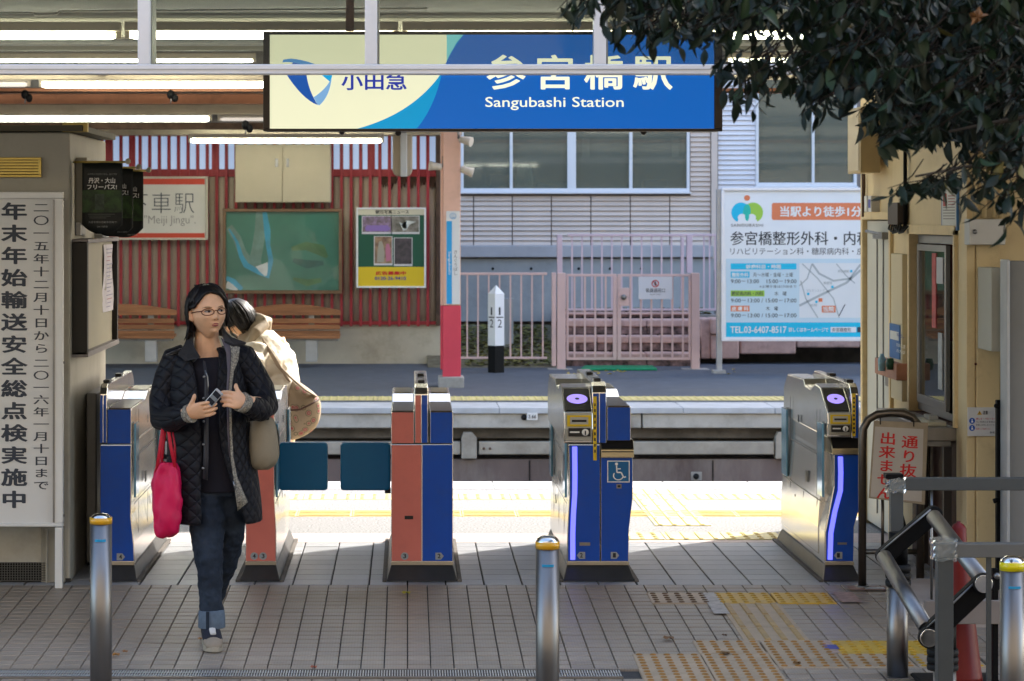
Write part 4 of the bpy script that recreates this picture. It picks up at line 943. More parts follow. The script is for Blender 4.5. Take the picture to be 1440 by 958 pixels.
# evenly glowing ivory sheet across the box
MB().pb(379.3, 1004.5, 48.8, 181, YS, .01).build('ivory_face', iv, ss)
def sp(nm, m, pts, off): return MB().add([(X(u, YS), YS - off, Z(v, YS)) for u, v in pts], [tuple(range(len(pts)))]).build(nm, m, ss)
def bez(p0, p1, p2, n=18): return [((1 - t) ** 2 * p0[0] + 2 * t * (1 - t) * p1[0] + t * t * p2[0], (1 - t) ** 2 * p0[1] + 2 * t * (1 - t) * p1[1] + t * t * p2[1]) for t in [k / n for k in range(n + 1)]]
curve = bez((503, 181), (588, 158), (628, 92), 22) + bez((628, 92), (629, 70), (628, 48.8), 6)[1:]
sp('cyan_crescent', cy, [(640, 48.8), (640, 181)] and curve + [(652, 48.8), (652, 90), (620, 181)], .0012)
curve2 = bez((586, 181), (612, 150), (622, 100), 16) + bez((622, 100), (634, 72), (652, 48.8), 10)[1:]
sp('blue_field', sb, curve2 + [(1004.5, 48.8), (1004.5, 181)], .0022)
sp('aqua_patch', tq, [(628.4, 48.8), (628, 87), (633, 76), (642, 60), (651.8, 48.8)], .0030)
lb = [emi('lit_logo_navy', (.005, .07, .32), 0.230), emi('lit_logo_blue', (.06, .22, .50), 0.230), emi('lit_logo_cyan', (.0, .30, .60), 0.230), emi('lit_logo_pale', (.16, .34, .58), 0.230)]
sp('logo_band', lb[0], [(401, 102), (415, 84.5), (427, 92), (431, 105)] + bez((431, 105), (434, 128), (447, 148), 8) + bez((447, 148), (425, 140), (401, 102), 8)[1:-1], .0020)
sp('logo_band', lb[1], [(397, 88), (398.5, 84), (409, 82.5)] + bez((409, 82.5), (440, 85), (466, 103), 8) + bez((463, 112), (450, 98), (424, 91), 8) + bez((424, 91), (408, 86), (397, 88), 4)[1:], .0026)
sp('logo_band', lb[2], [(452, 105.3), (466.5, 103), (467, 108), (464, 115)], .0032)
sp('logo_band', lb[3], [(466.7, 108)] + bez((466.7, 108), (464, 136), (449, 148.5), 10)[1:] + [(446.5, 147), (441, 137)] + bez((441, 137), (458, 126), (464.5, 113), 8)[1:], .0038)
letters('小田急', emi('lit_navy_print', (.012, .03, .30), 0.219), ss, 480, 572, 101, 127, YS - .001, .022, space=1.03)
letters('参宮橋駅', ivl, ss, 684, 946, 77, 126.5, YS - .003, .020, space=1.42)
letters('Sangubashi Station', ivl, ss, 682.5, 877, 136.5, 155, YS - .003, .005)
for u in (492, 915):
    MB().tube([P(u, 44, YS + .09), (X(u, YS), YS + .09, 3.12)], .02, 10).build('hanger_pipe', mat('pipe_brown', (.45, .27, .20), .5, var=.2), ss)
for u, v in ((481, 185.5), (905, 185.5), (560, 187)): MB().ball(P(u, v, YS + .05), .015, 8, 5).build('screw_cap', bronze, ss)

# ---------------------------------------------------------------- grey office block at the left
YL = 13.3; XL1 = X(98.6, YL); YLB = 14.87; ZT = 2.305
lo = thing('grey_office_block', 'grey painted office block at the left edge behind the notice board', 'building', (XL1 - 1.5, YL, 0))
MB().box(-7, XL1, YL, YLB, 0, ZT).build('wall', grey_wall, lo, .01)
MB().box(-7.05, X(124, YL + .2), YL - .04, YLB - .1, ZT + .004, ZT + .035).build('cap', mat('cap_dark', (.10, .09, .06), .7), lo, .003)
MB().box(X(88, YL), X(124, YL), YL - .02, YL + .02, ZT + .0, ZT + .05).build('cap_end', mat('brass_trim', (.36, .28, .10), .4, .6, var=.2), lo, .003)
MB().box(-7, XL1 + .004, YL - .006, YL + .0, 0, .02).build('base_line', grout, lo)
MB().box(X(58, YL), X(92, YL), YL - .012, YL - .0005, 0, Z(740, YL)).build('corner_board', mat('board_grey', (.30, .285, .24), .65, var=.1, vs=4, dirt=(.16, .13, .09), da=.5, ds=5), lo, .004)
brass = mat('brass', (.50, .38, .11), .35, .8, var=.15, vs=10)
vt = thing('brass_vent', 'brass louvred vent high on the grey block', 'vent', P(28, 249, YL - .02))
for a in ((-120, 58, 221.5, 225), (-120, 58, 246, 249.5), (54, 58, 225, 246)): MB().pb(*a, YL - .02, .018).build('frame', brass, vt, .002)
for k in range(5): MB().pb(-120, 54, 225.8 + k * 4.1, 228.6 + k * 4.1, YL - .015, .010).build('louvre', brass, vt)
MB().pb(-120, 54, 225, 246, YL - .004, .003).build('back', mat('vent_dark', (.10, .075, .02), .6), vt)
mv = thing('mesh_grille', 'dark perforated grille at the foot of the grey block', 'grille', P(30, 816, YL - .02))
MB().pb(-200, 64, 791, 816.5, YL - .008, .006).build('back', black, mv)
q = MB()
for k in range(50): q.pb(-120 + k * 3.7, -119.1 + k * 3.7, 791, 816.5, YL - .016, .006)
for k in range(8): q.pb(-200, 64, 791.4 + k * 3.5, 792.3 + k * 3.5, YL - .019, .003)
q.build('mesh', mat('mesh_grey', (.10, .10, .09), .5, .4), mv, kind='stuff')
MB().pb(64, 66.5, 745, 820, YL - .03, .03).build('edge_strip', MATS['board_grey'], mv)
# conduit, pipe cover, side things on the receding wall x = XL1
XS = XL1
def side_box(name, m, parent, v0, v1, Ya, Yb, t, Yr=None, bevel=.003, x0=0.0):
    """box on the block's side wall: spans Ya..Yb in depth, stands t proud; heights read off at depth Yr"""
    Yr = Yr or (Ya + Yb) / 2
    return MB().box(XS + x0, XS + x0 + t, Ya, Yb, Z(v1, Yr), Z(v0, Yr)).build(name, m, parent, bevel)
nc = thing('notice_case', 'tall shallow notice case with a pinned paper on the side wall of the grey block', 'notice case', (XS + .03, 13.95, Z(490, 13.9)))
side_box('carcass', mat('case_beige', (.36, .33, .24), .5, var=.1, vs=4), nc, 340, 490, 13.42, 14.75, .05)
side_box('edge', mat('case_black', (.02, .018, .015), .5), nc, 338, 492, 13.37, 13.42, .08, 13.9)
side_box('edge', MATS['case_black'], nc, 338, 492, 14.75, 14.79, .08, 13.9)
side_box('top_edge', mat('case_grey', (.22, .20, .20), .5), nc, 335, 341, 13.37, 14.79, .085, 13.9)
side_box('bottom_edge', MATS['case_grey'], nc, 488, 495, 13.37, 14.79, .085, 13.9)
pp = MB().sheet([[Vector((XS + .055 + .006 * math.sin(i * 1.1 + j), y, z)) for i, y in enumerate((14.28, 14.45, 14.62, 14.78))] for j, z in enumerate([Z(344 + k * 15.8, 14.4) for k in range(7)])]).build('pinned_paper', mat('pinned_paper', (.56, .53, .58), .6), nc)
for k in range(16):
    v = 350 + k * 5.4; MB().box(XS + .0632, XS + .0636, 14.36 + .02 * (k % 3), 14.66 - .04 * (k % 4), Z(v + 1.2, 14.4), Z(v, 14.4)).build('print_line', mat('faint_red_print', (.36, .16, .18), .6) if k in (2, 3, 13) else mat('faint_blue_print', (.22, .22, .35), .6), nc)
cd = thing('ribbed_conduit', 'short ribbed white duct above the notice case', 'duct', (XS + .03, 14.5, Z(336, 14.5)))
for k in range(7): side_box('rib', white_paint, cd, 311 + k * 3.6, 313.4 + k * 3.6, 14.35, 14.6, .05, 14.4, .002)
side_box('core', steel_dark, cd, 308, 338, 14.38, 14.57, .038, 14.4)
pc = thing('pipe_cover', 'pale square pipe cover running up the side wall beside the black banners', 'duct', (XS + .03, 13.6, 1.9))
side_box('cover', mat('cover_cream', (.44, .41, .34), .5, var=.08, vs=5), pc, 222, 316, 13.52, 13.68, .06, 13.6, .006)
side_box('clip', steel_dark, pc, 312, 331, 13.50, 13.70, .03, 13.6)
# steel cabinet behind the leftmost gate
sc_ = thing('steel_cabinet', 'plain grey steel cabinet between the grey block and the leftmost gate', 'cabinet', (X(125, 13.9), 13.9, 0))
MB().box(XL1 + .006, X(136, 13.9), 13.9, 14.8, .02, Z(553, 13.9)).build('body', mat('cabinet_steel', (.20, .20, .195), .45, .6, var=.2, vs=3), sc_, .008)
MB().box(XL1 + .01, X(135, 13.9), 13.93, 14.7, 0, .02).build('foot', rubber, sc_)

# ---------------------------------------------------------------- long notice board at the far left
YN = 13.1
ntc = thing('notice_board', 'tall white notice board with two columns of large characters, left edge', 'notice board', (X(40, YN), YN, FZ(YN)))
nb_w = mat('notice_white', (.72, .72, .70), .5, var=.05, vs=2)
MB().pb(-95, 76, 279, 737, YN, .012).build('panel', nb_w, ntc)
fw = mat('notice_frame', (.74, .75, .74), .4, .1, var=.05, vs=4)
for a in ((-104, 88.5, 270, 279.5), (-104, 88.5, 736, 741), (76, 88.5, 279.5, 736), (-104, -95, 279.5, 736)): MB().pb(*a, YN - .018, .04).build('frame', fw, ntc, .004)
MB().pb(74.2, 76.6, 281, 735, YN - .022, .01).build('inner_lip', steel_dark, ntc)
MB().box(X(77.5, YN), X(88, YN), YN - .01, YN + .03, FZ(YN), Z(741.5, YN)).build('leg', fw, ntc, .003)
MB().box(X(-103, YN), X(-93, YN), YN - .01, YN + .03, FZ(YN), Z(741.5, YN)).build('leg', fw, ntc, .003)
for v in (281, 725, 510): MB().ball(P(90, v, YN), .007, 8, 5).build('screw_cap', steel, ntc)
def vcol(chars, u0, u1, v0, v1, Y, m, par, bold):
    n = len(chars); h = (v1 - v0) / n
    for i, ch in enumerate(chars):
        if ch == ' ': continue
        me = text_mesh(ch, bold); w_ = wloc(par); s_x = (X(u1, Y) - X(u0, Y)); cz = Z(v0 + h * (i + .5), Y); sz = (Z(v0, Y) - Z(v0 + h, Y)) * .93
        for v in me.vertices:        # em box 0..1 wide, -0.12..0.88 tall
            v.co = Vector((X(u0, Y) + v.co.x * s_x, Y - .002 - v.co.z, cz + (v.co.y - .38) * sz * .88)) - w_
        me.materials.clear(); me.materials.append(m)
        o = bpy.data.objects.new('character', me); COL.objects.link(o); o.parent = par
vcol('年末年始輸送安全総点検実施中', 1.5, 38.5, 281.5, 718, YN, ink_grey, ntc, .035)
vcol('二〇一五年十二月十日から', 46.5, 69.5, 283, 499, YN, ink_grey, ntc, .016)
vcol('二〇一六年一月十日まで', 46.5, 69.5, 502, 691, YN, ink_grey, ntc, .016)

# ---------------------------------------------------------------- black pennants on wall rods
ban_k = mat('banner_black', (.012, .015, .014), .5, var=.3, vs=4)
pic = mat('banner_photo', (.05, .11, .03), .5, col2=(.012, .02, .012), vs=22)
def pennant(u0, u1, v0, v1, Yc, label, txt, ctx):
    t = thing('pennant', label, 'banner', P(u0, v0, Yc), 'black pennants on the side wall')
    w_ = u1 - u0; low = []
    for k in range(13): f = k / 12; low.append((u0 + w_ * f, v1 - (abs(2 * f - 1) ** 2.4) * 13))
    rows_ = []
    for j in range(9):
        rows_.append([Vector((X(u, Yc), Yc + .006 * math.sin(i * .6 + j * .35), Z(v0 + (vb - v0) * j / 8, Yc))) for i, (u, vb) in enumerate(low)])
    MB().sheet(rows_).build('cloth', ban_k, t).modifiers.new('s', 'SOLIDIFY').thickness = .003
    MB().tube([(XS, Yc, Z(v0 - 1, Yc)), P(u1 + 4, v0 - 1, Yc)], .006, 8).build('rod', brass, t)
    MB().tube([P(u1 + 4, v0 - 1, Yc), P(u1 + 7, v0 - 1, Yc)], .006, 8).ball(P(u1 + 8, v0 - 2, Yc), (.014, .008, .016), 12, 8).build('rod_end', mat('rod_end_ivory', (.50, .45, .33), .4), t)
    if txt:
        MB().box(X(u0, Yc) + .002, X(u1, Yc) - .002, Yc - .012, Yc - .0105, Z(v0 + 70, Yc), Z(v0 + 38.5, Yc)).build('photo_print', pic, t)
        Y_ = Yc - .012
        MB().pb(u0 + 18, u0 + 31, v0 + 44, v0 + 66, Y_ - .001, .001).build('train_picture', mat('banner_train', (.06, .09, .06), .5, var=.5, vs=30), t)
        letters('丹沢・大山', ink_white, t, u0 + 9, u0 + 46.5, v0 + 21, v0 + 29, Y_ + .003, .03); letters('フリーパス!', ink_white, t, u0 + 7, u0 + 49, v0 + 30.5, v0 + 37.5, Y_ + .003, .035)
        letters('大変お得な自動車売機で!', mat('dim_print', (.35, .36, .35), .5), t, u0 + 9, u0 + 49, v0 + 82, v0 + 85, Y_ + .003)
        letters('ハイキングに行くなら、おトクな', MATS['dim_print'], t, u0 + 8, u0 + 49, v0 + 14.5, v0 + 17.5, Y_ + .003)
        for k in range(3): MB().pb(u0 + 8 + k, u0 + 46 - k * 6, v0 + 72 + k * 2.6, v0 + 72.8 + k * 2.6, Y_ - .0005, .0005).build('print_line', mat('faint_print', (.10, .11, .10), .5), t)
        letters('OH 小田急', MATS['dim_print'], t, u0 + 21, u0 + 36, v0 + 88.5, v0 + 91, Y_ + .003)
    else:
        letters('山', ink_white, t, ctx, ctx + 5, v0 + 21.5, v0 + 28.5, Yc - .009, .03); letters('ス!', ink_white, t, ctx - 1, ctx + 8, v0 + 31, v0 + 37.5, Yc - .009, .03)
        MB().box(X(u0, Yc) + .002, X(u1, Yc) - .002, Yc - .010, Yc - .0085, Z(v0 + 70, Yc), Z(v0 + 38.5, Yc)).build('photo_print', pic, t)
        letters('OH 小田急', MATS['dim_print'], t, u1 - 22, u1 - 8, v0 + 88, v0 + 90.5, Yc - .009)
pennant(115.5, 172, 229, 329, 13.42, 'black pennant nearest the viewer, its whole photo and text showing', True, 0)
pennant(131, 187, 237, 333, 13.95, 'middle black pennant, mostly hidden by the front one', False, 172.5)
pennant(147, 201.5, 241, 334, 14.5, 'rearmost black pennant, ending beside the Meiji Jingu board', False, 187.5)

# ---------------------------------------------------------------- cream ticket office at the right
XW = 2.8; YA, YE = 12.95, 16.04; ZR = 3.12
crm = mat('cream_wall', (.66, .53, .31), .5, var=.03, vs=2.5, dirt=(.36, .27, .15), da=.28, ds=5, bump=.06, bs=60)
crm2 = mat('cream_trim', (.66, .52, .29), .5, var=.04, vs=4, dirt=(.30, .21, .12), da=.35, ds=9)
of = thing('ticket_office', 'cream painted ticket office with door, window and counter, right side', 'building', (XW + 1.2, YA, 0))
Yu = lambda u: XW * FOC / (u - CU)           # depth of a point seen at u on the side wall
def sw(name, m, u0, u1, z0, z1, proud, par=of, bevel=.003, deep=0.0):
    """piece on the side wall between u0 (far) and u1 (near)"""
    return MB().box(XW - proud, XW + deep, Yu(u1), Yu(u0), z0, z1).build(name, m, par, bevel)
yw0, yw1 = Yu(1345), Yu(1283)      # window opening
yd0, yd1 = Yu(1254), Yu(1217)      # door opening
ZH, ZSILL = Z(330, Yu(1310)), Z(588, Yu(1310)); ZD = Z(309, Yu(1235))
W = MB()
W.box(XW, XW + .12, YA, yw0, 0, ZR); W.build('wall', crm, of)
MB().box(XW, XW + .12, yw0 + .001, yw1, 0, ZSILL).build('wall', mat('wall_maroon', (.06, .02, .02), .6, var=.2), of); MB().box(XW, XW + .12, yw0 + .001, yw1, ZH, ZR).build('wall', crm, of)
MB().box(XW + .001, XW + .12, yw1 + .001, yd0, 0, ZR).build('wall', crm, of); MB().box(XW, XW + .12, yd0 + .001, yd1, ZD, ZR).build('wall', crm, of)
MB().box(XW, XW + .12, yd1 + .001, YE, 0, ZR).build('wall', crm, of)
MB().box(XW + .121, 7, YA, YA + .12, 0, ZR).build('front_wall', crm, of); MB().box(XW + .121, 7, YE - .12, YE, 0, ZR).build('back_wall', crm, of)
MB().box(6.88, 7, YA + .13, YE - .13, 0, ZR).build('end_wall', crm, of)
MB().box(XW - .0, 7, YA, YE, ZR - .002, ZR + .1).build('ceiling', ceil_m, of)
MB().box(XW + .125, 6.87, YA + .125, YE - .125, 0, .02).build('office_floor', mat('lino', (.12, .12, .11), .5), of)
MB().box(XW - .012, XW + .03, YA - .012, YA - .0005, 0, ZR).build('corner_post', crm2, of, .003)
MB().box(XW + .035, XW + .15, YA - .02, YA - .0005, .0, ZR).build('corner_board', crm2, of, .003)
# door
MB().box(XW - .02, XW + .05, yd0 - .03, yd1 + .03, ZD, ZD + .045).build('door_head', crm2, of, .003)
MB().box(XW - .02, XW + .05, yd1, yd1 + .04, 0, ZD).build('door_frame', crm2, of, .003); MB().box(XW - .02, XW + .05, yd0 - .05, yd0, 0, ZD).build('door_frame', crm2, of, .003)
dr_ = MB().box(XW + .01, XW + .05, yd0 + .003, yd1 - .003, .02, ZD - .006).build('door', mat('door_pale', (.50, .50, .45), .45, var=.06, vs=4), of, .003)
for yy in (yd0 + .1, yd0 + .3, yd0 + .5): MB().box(XW + .003, XW + .0095, yy, yy + .012, .1, ZD - .1).build('panel_joint', steel_dark, dr_)
MB().box(XW - .01, XW + .0095, yd0 + .04, yd0 + .16, Z(545, 15), Z(517, 15)).build('lock_plate', steel, dr_, .002)
MB().box(XW - .04, XW + .0095, yd0 + .10, yd0 + .40, Z(337, 15), Z(327, 15)).tube([(XW - .03, yd0 + .2, Z(330, 15)), (XW - .05, yd0 + .55, Z(326, 15))], .01, 8).build('door_closer', steel_dark, dr_, .003)
# window with sill, jambs and sliding leaf
for (a, b) in ((yw0 - .035, yw0), (yw1, yw1 + .05)): MB().box(XW - .02, XW + .10, a, b, ZSILL, ZH + .03).build('window_jamb', crm2, of, .003)
MB().box(XW - .02, XW + .10, yw0 - .035, yw1 + .05, ZH, ZH + .05).build('window_head', crm2, of, .003)
wn = MB().box(XW + .03, XW + .08, yw0 + .002, yw0 + .03, ZSILL + .01, ZH - .003).box(XW + .03, XW + .08, yw1 - .04, yw1 - .004, ZSILL + .01, ZH - .003).box(XW + .03, XW + .08, yw0 + .031, yw1 - .041, ZH - .05, ZH - .003).box(XW + .03, XW + .08, yw0 + .031, yw1 - .041, ZSILL + .01, ZSILL + .05).build('window', steel, of, .002)
lf0, lf1 = yw0 + .34, yw1 - .05
lf = MB().box(XW + .015, XW + .04, lf0, lf0 + .035, ZSILL + .055, ZH - .055).box(XW + .015, XW + .04, lf1 - .035, lf1, ZSILL + .055, ZH - .055).box(XW + .015, XW + .04, lf0 + .036, lf1 - .036, ZH - .09, ZH - .055).box(XW + .015, XW + .04, lf0 + .036, lf1 - .036, ZSILL + .055, ZSILL + .10).build('sliding_leaf', steel, wn, .002)
MB().box(XW + .025, XW + .031, lf0 + .036, lf1 - .036, ZSILL + .101, ZH - .091).build('pane', glass('office_glass', (.72, .76, .74), .02, .06), wn)
MB().box(XW + .02, XW + .0245, lf0 + .10, lf0 + .26, ZH - .26, ZH - .12).build('window_sticker', mat('sticker_grey', (.45, .46, .50), .5), lf)
MB().box(XW + .02, XW + .0245, lf0 + .28, lf0 + .38, ZH - .50, ZH - .10).build('red_sticker', mat('sticker_red', (.45, .06, .06), .5, var=.3, vs=20), lf)
MB().box(XW + .02, XW + .0245, lf0 + .12, lf0 + .22, ZSILL + .16, ZSILL + .46).build('window_sticker', mat('sticker_pale', (.42, .44, .46), .5, var=.3, vs=30), lf)
MB().box(XW + .06, XW + .066, yw0 + .03, yw0 + .36, ZSILL + .05, ZH - .05).build('inner_pane', MATS['office_glass'], wn)
# counter
ct = thing('steel_counter', 'stainless steel counter shelf under the ticket office window', 'counter', (XW - .08, (yw0 + yw1) / 2, ZSILL))
MB().box(XW - .16, XW + .02, yw0 - .0, yw1 + .22, ZSILL - .07, ZSILL - .002).build('shelf', steel, ct, .006)
MB().box(XW - .15, XW - .02, yw0 + .05, yw1 + .1, ZSILL - .1, ZSILL - .071).build('bracket', steel_dark, ct)
MB().box(XW - .13, XW - .03, yw0 + .10, yw0 + .42, ZSILL - .0015, ZSILL + .022).build('coin_tray', mat('tray_cream', (.5, .47, .36), .5), ct, .004)
MB().box(XW - .10, XW - .05, yw0 + .2, yw0 + .34, ZSILL + .0225, ZSILL + .045).build('pass_reader', mat('tray_grey', (.35, .34, .32), .5), ct, .004)
for y in (yw0 + .02, yw0 + .62): MB().box(XW - .06, XW - .02, y, y + .04, .02, ZSILL - .101).build('leg', mat('dark_leg', (.03, .025, .025), .5), ct)
MB().box(XW - .015, XW - .001, yw0 + .7, yw1 + .1, .3, ZSILL - .16).build('white_panel', mat('panel_white', (.6, .6, .56), .5), ct)
MB().tube([(XW - .07, yw1 + .0, ZSILL - .03), (XW - .07, yw1 + .0, .25), (XW - .03, yw1 + .0, .1)], .012, 8).build('cable', rubber, ct)
# inside the office
dk = thing('office_desk', 'dim desk and shelf seen through the ticket office window', 'desk', (3.6, 14.2, 0))
MB().box(3.3, 4.3, 13.5, 15.4, .70, .74).build('top', wood, dk); 
for y in (13.55, 15.3): MB().box(3.35, 4.2, y, y + .04, .02, .70).build('side_panel', wood, dk)
for k in range(4): MB().box(5.2, 5.5, 13.4, 15.6, .6 + k * .38, .63 + k * .38).build('shelf', mat('shelf_grey', (.3, .3, .28), .6), dk)
for k in range(14):
    y = 13.45 + k * .15; o = MB().box(5.22, 5.45, y, y + random.uniform(.06, .12), .632 + (k % 4) * .38, .632 + (k % 4) * .38 + random.uniform(.2, .3)).build('file_binder', mat('binder_%d' % (k % 4), [(.35, .30, .20), (.12, .16, .30), (.45, .44, .42), (.30, .08, .07)][k % 4], .6), None)
    tag(o, ['tan','navy','pale grey','dark red'][k % 4] + ' file binder on the dim shelf inside the ticket office', 'binder', ['tan','navy','pale grey','dark red'][k % 4] + ' binders inside the ticket office')
ap = thing('hanging_jacket', 'red and brown jacket hanging inside behind the office window', 'jacket', (XW + .35, lf0 + .5, 1.35))
MB().tube([(XW + .30, lf0 + .55, 2.0), (XW + .30, lf0 + .55, 1.85), (XW + .30, lf0 + .56, 1.5), (XW + .30, lf0 + .58, 1.2)], [(.04, .05), (.06, .18), (.08, .22), (.09, .24)], 14).build('jacket', mat('jacket_red', (.26, .05, .05), .8, col2=(.16, .09, .05), vs=5), ap)
# things on the side wall
pn = thing('wall_panel', 'narrow cream wall panel between the office door and window', 'panel', (XW - .01, Yu(1268), 1))
sw('panel', mat('panel_cream', (.58, .50, .33), .5, var=.05, vs=4), 1260, 1276, Z(562, Yu(1268)), Z(357, Yu(1268)), .03, pn)
nt_ = thing('blue_notice', 'blue laminated notice stuck beside the office window', 'notice', (XW - .04, Yu(1267), Z(505, Yu(1267))))
nzp = sw('card', mat('notice_blue', (.03, .14, .38), .4, var=.1, vs=9), 1259.5, 1274, Z(504, Yu(1267)), Z(456, Yu(1267)), .036, nt_, 0)
MB().box(XW - .0375, XW - .0364, Yu(1273), Yu(1261), Z(478, Yu(1267)), Z(466, Yu(1267))).build('white_label', mat('label_white', (.58, .60, .58), .5), nt_)
letters('呼出し', ink_blue, nt_, 1261.5, 1272, 469, 475, 0, .0, side=XW - .0375)
letters('駅員にご用', ink_white, nt_, 1261, 1273, 484, 489, 0, .0, side=XW - .0366); letters('の方は', ink_white, nt_, 1261, 1273, 492, 497, 0, .0, side=XW - .0366)
pk_ = thing('wall_pouch', 'brown wall box with a small bottle, under the blue notice', 'box', (XW - .05, Yu(1262), Z(530, Yu(1262))))
sw('pouch', mat('pouch_brown', (.36, .17, .11), .6, var=.25, vs=9), 1247, 1278, Z(530, Yu(1262)), Z(507, Yu(1262)), .07, pk_, .004)
MB().lathe([(.022, Z(521, 14.9)), (.024, Z(505, 14.9)), (.012, Z(500, 14.9)), (.01, Z(497, 14.9))], XW - .085, 14.85, 12).build('bottle', mat('bottle_blue', (.25, .45, .55), .2), pk_)
MB().lathe([(.02, Z(520, 14.6)), (.026, Z(512, 14.6)), (.018, Z(504, 14.6))], XW - .085, 14.6, 12).build('green_bulb', mat('bulb_green', (.02, .07, .04), .4), pk_)
eb = thing('electric_box', 'brown meter box with loose cables over the office window', 'box', (XW - .05, Yu(1272), Z(318, Yu(1272))))
sw('box', mat('meter_brown', (.06, .045, .035), .5, var=.2), 1263, 1277, Z(316, Yu(1270)), Z(285, Yu(1270)), .06, eb, .004)
q = MB()
for k in range(6):
    y = Yu(1262 + k * 3); q.tube([(XW - .04, y, Z(314, y)), (XW - .06, y - .05, Z(322 + k % 3 * 3, y)), (XW - .05, y - .12, Z(326, y)), (XW - .03, y - .15, Z(318, y))], .006, 6)
q.build('cables', rubber, eb)
MB().tube([(XW - .02, Yu(1278), Z(318, Yu(1278))), (XW - .02, Yu(1278), 3.1)], .011, 8).build('riser_cable', black, eb)
bn = thing('framed_notice', 'white notice with blue edge and red emblem beside the leaves on the office wall', 'notice', (XW - .02, Yu(1339), Z(323, Yu(1339))))
sw('board', mat('edge_blue', (.05, .17, .40), .4), 1327, 1349, Z(324, Yu(1339)), Z(262, Yu(1339)), .012, bn, 0)
MB().box(XW - .0135, XW - .0122, Yu(1348), Yu(1328.5), Z(319, Yu(1339)), Z(264, Yu(1339))).build('sheet', mat('sheet_white', (.6, .6, .58), .5), bn)
for k in range(9): MB().box(XW - .0142, XW - .0136, Yu(1346.5), Yu(1337 if k < 4 else 1330), Z(276.5 + k * 4, Yu(1339)), Z(275 + k * 4, Yu(1339))).build('print_line', MATS['faint_red_print'] if k < 4 else MATS['grey_print'], bn)
MB().box(XW - .0142, XW - .0136, Yu(1335), Yu(1330), Z(290, Yu(1339)), Z(272, Yu(1339))).build('red_emblem', ink_red, bn)
pb_ = thing('printed_boxes', 'two tiny white printed cartons standing on the office door head', 'box', (XW - .02, Yu(1230), Z(307, 15.5)))
for a, b in ((1227, 1230.5), (1232, 1237)): sw('carton', mat('carton_white', (.62, .62, .62), .5), a, b, ZD + .047, ZD + .047 + .095, .05, pb_, .001); 
MB().box(XW - .0516, XW - .0503, Yu(1236), Yu(1233), ZD + .07, ZD + .12).build('carton_print', ink_blue, pb_)
hb = thing('cream_fuse_box', 'cream steel box projecting from the far end of the office wall', 'box', P(1222, 243, 15.2))
MB().pb(1210, 1238, 150, 243, 15.2, .44).build('case', mat('fuse_box_cream', (.50, .40, .23), .45, var=.06, vs=4), hb, .004)
MB().box(X(1210, 15.2) - .004, X(1210, 15.2) - .0002, 15.24, 15.6, Z(240, 15.3), Z(153, 15.3)).build('box_door', mat('fuse_door', (.50, .42, .28), .35), hb)
MB().tube([(XW - .02, Yu(1219), Z(245, Yu(1219))), (XW - .02, Yu(1219), Z(305, Yu(1219)))], .012, 8).build('riser_pipe', rust, hb)
# front face things
YO = YA - .02
mb_ = thing('steel_wall_box', 'pale steel box with a round knob on the office front under the leaves', 'box', P(1388, 345, YO - .1))
MB().pb(1363, 1414, 308, 344.5, YO - .12, .115).build('case', mat('box_pale', (.46, .47, .47), .4, .3, var=.08), mb_, .004)
MB().ball(P(1371, 326, YO - .13), .012, 12, 8).build('knob', steel_dark, mb_)
for u in (1371, 1384, 1398, 1407): MB().tube([P(u, 307, YO - .06), P(u, 200, YO - .06)], .013, 10).build('pipe', crm2, mb_)
cs = thing('caution_notice', 'white caution notice with two blue round symbols on the office corner', 'notice', P(1382, 613, YO))
MB().pb(1361, 1403.5, 573, 613.5, YO - .012, .011).build('card', mat('caution_white', (.60, .60, .60), .5), cs, .001)
MB().add([P(1374, 583.5, YO - .013), P(1381, 583.5, YO - .013), P(1377.5, 577.5, YO - .013)], [(0, 1, 2)]).build('warning_triangle', yel, cs); letters('!', ink, cs, 1377, 1378, 579.5, 582.7, YO - .0135)
letters('注意', ink, cs, 1382, 1389, 577.5, 583, YO - .0125, .02)
for v, s_ in ((592, 0), (602, 1)):
    c = P(1367, v, YO - .0135); MB().add([c + Vector((math.cos(a) * .015, 0, math.sin(a) * .015)) for a in [2 * math.pi * k / 16 for k in range(16)]], [tuple(range(16))]).build('blue_symbol', mat('symbol_blue', (.02, .10, .45), .4), cs)
    MB().ball(c + Vector((0, -.001, .006)), (.003, .001, .003), 8, 5).add([c + Vector(p) for p in ((-.003, -.0015, .002), (.003, -.0015, .002), (.006, -.0015, -.008), (-.005, -.0015, -.008))], [(0, 1, 2, 3)]).build('pictogram', ink_white, cs)
letters('車いす・ベビーカー', ink_red, cs, 1372.5, 1400, 587.5, 590.5, YO - .0125, .01); letters('でご利用のお客様は', ink_grey, cs, 1372.5, 1399, 592, 594.8, YO - .0125); letters('係員にお申し出ください', ink_grey, cs, 1372.5, 1400, 596.3, 599, YO - .0125)
letters('段差にご注意下さい', ink_red, cs, 1372.5, 1393, 602, 604.3, YO - .0125); letters('駅長', ink, cs, 1392, 1399, 607, 610, YO - .0125)
MB().ball(P(1372, 512, YO - .004), .007, 8, 6).build('bolt_hole', mat('hole_brown', (.08, .02, .015), .6), of)
wb = thing('white_meter_box', 'plain off-white box on the office front left of the grey door', 'box', P(1404, 495, 12.7))
MB().pb(1394, 1415, 377, 494.5, 12.6, .3).build('case', mat('meter_white', (.42, .41, .35), .5, var=.05), wb, .004)
gd = thing('grey_door_panel', 'grey metal shutter panel at the right picture edge', 'panel', (X(1480, 12.4), 12.4, FZ(12.4)))
MB().box(X(1418, 12.4), X(1700, 12.4), 12.4, 12.46, FZ(12.4) + .1, Z(367, 12.4)).build('panel', mat('shutter_grey', (.20, .205, .20), .55, var=.08, vs=2), gd, .004)
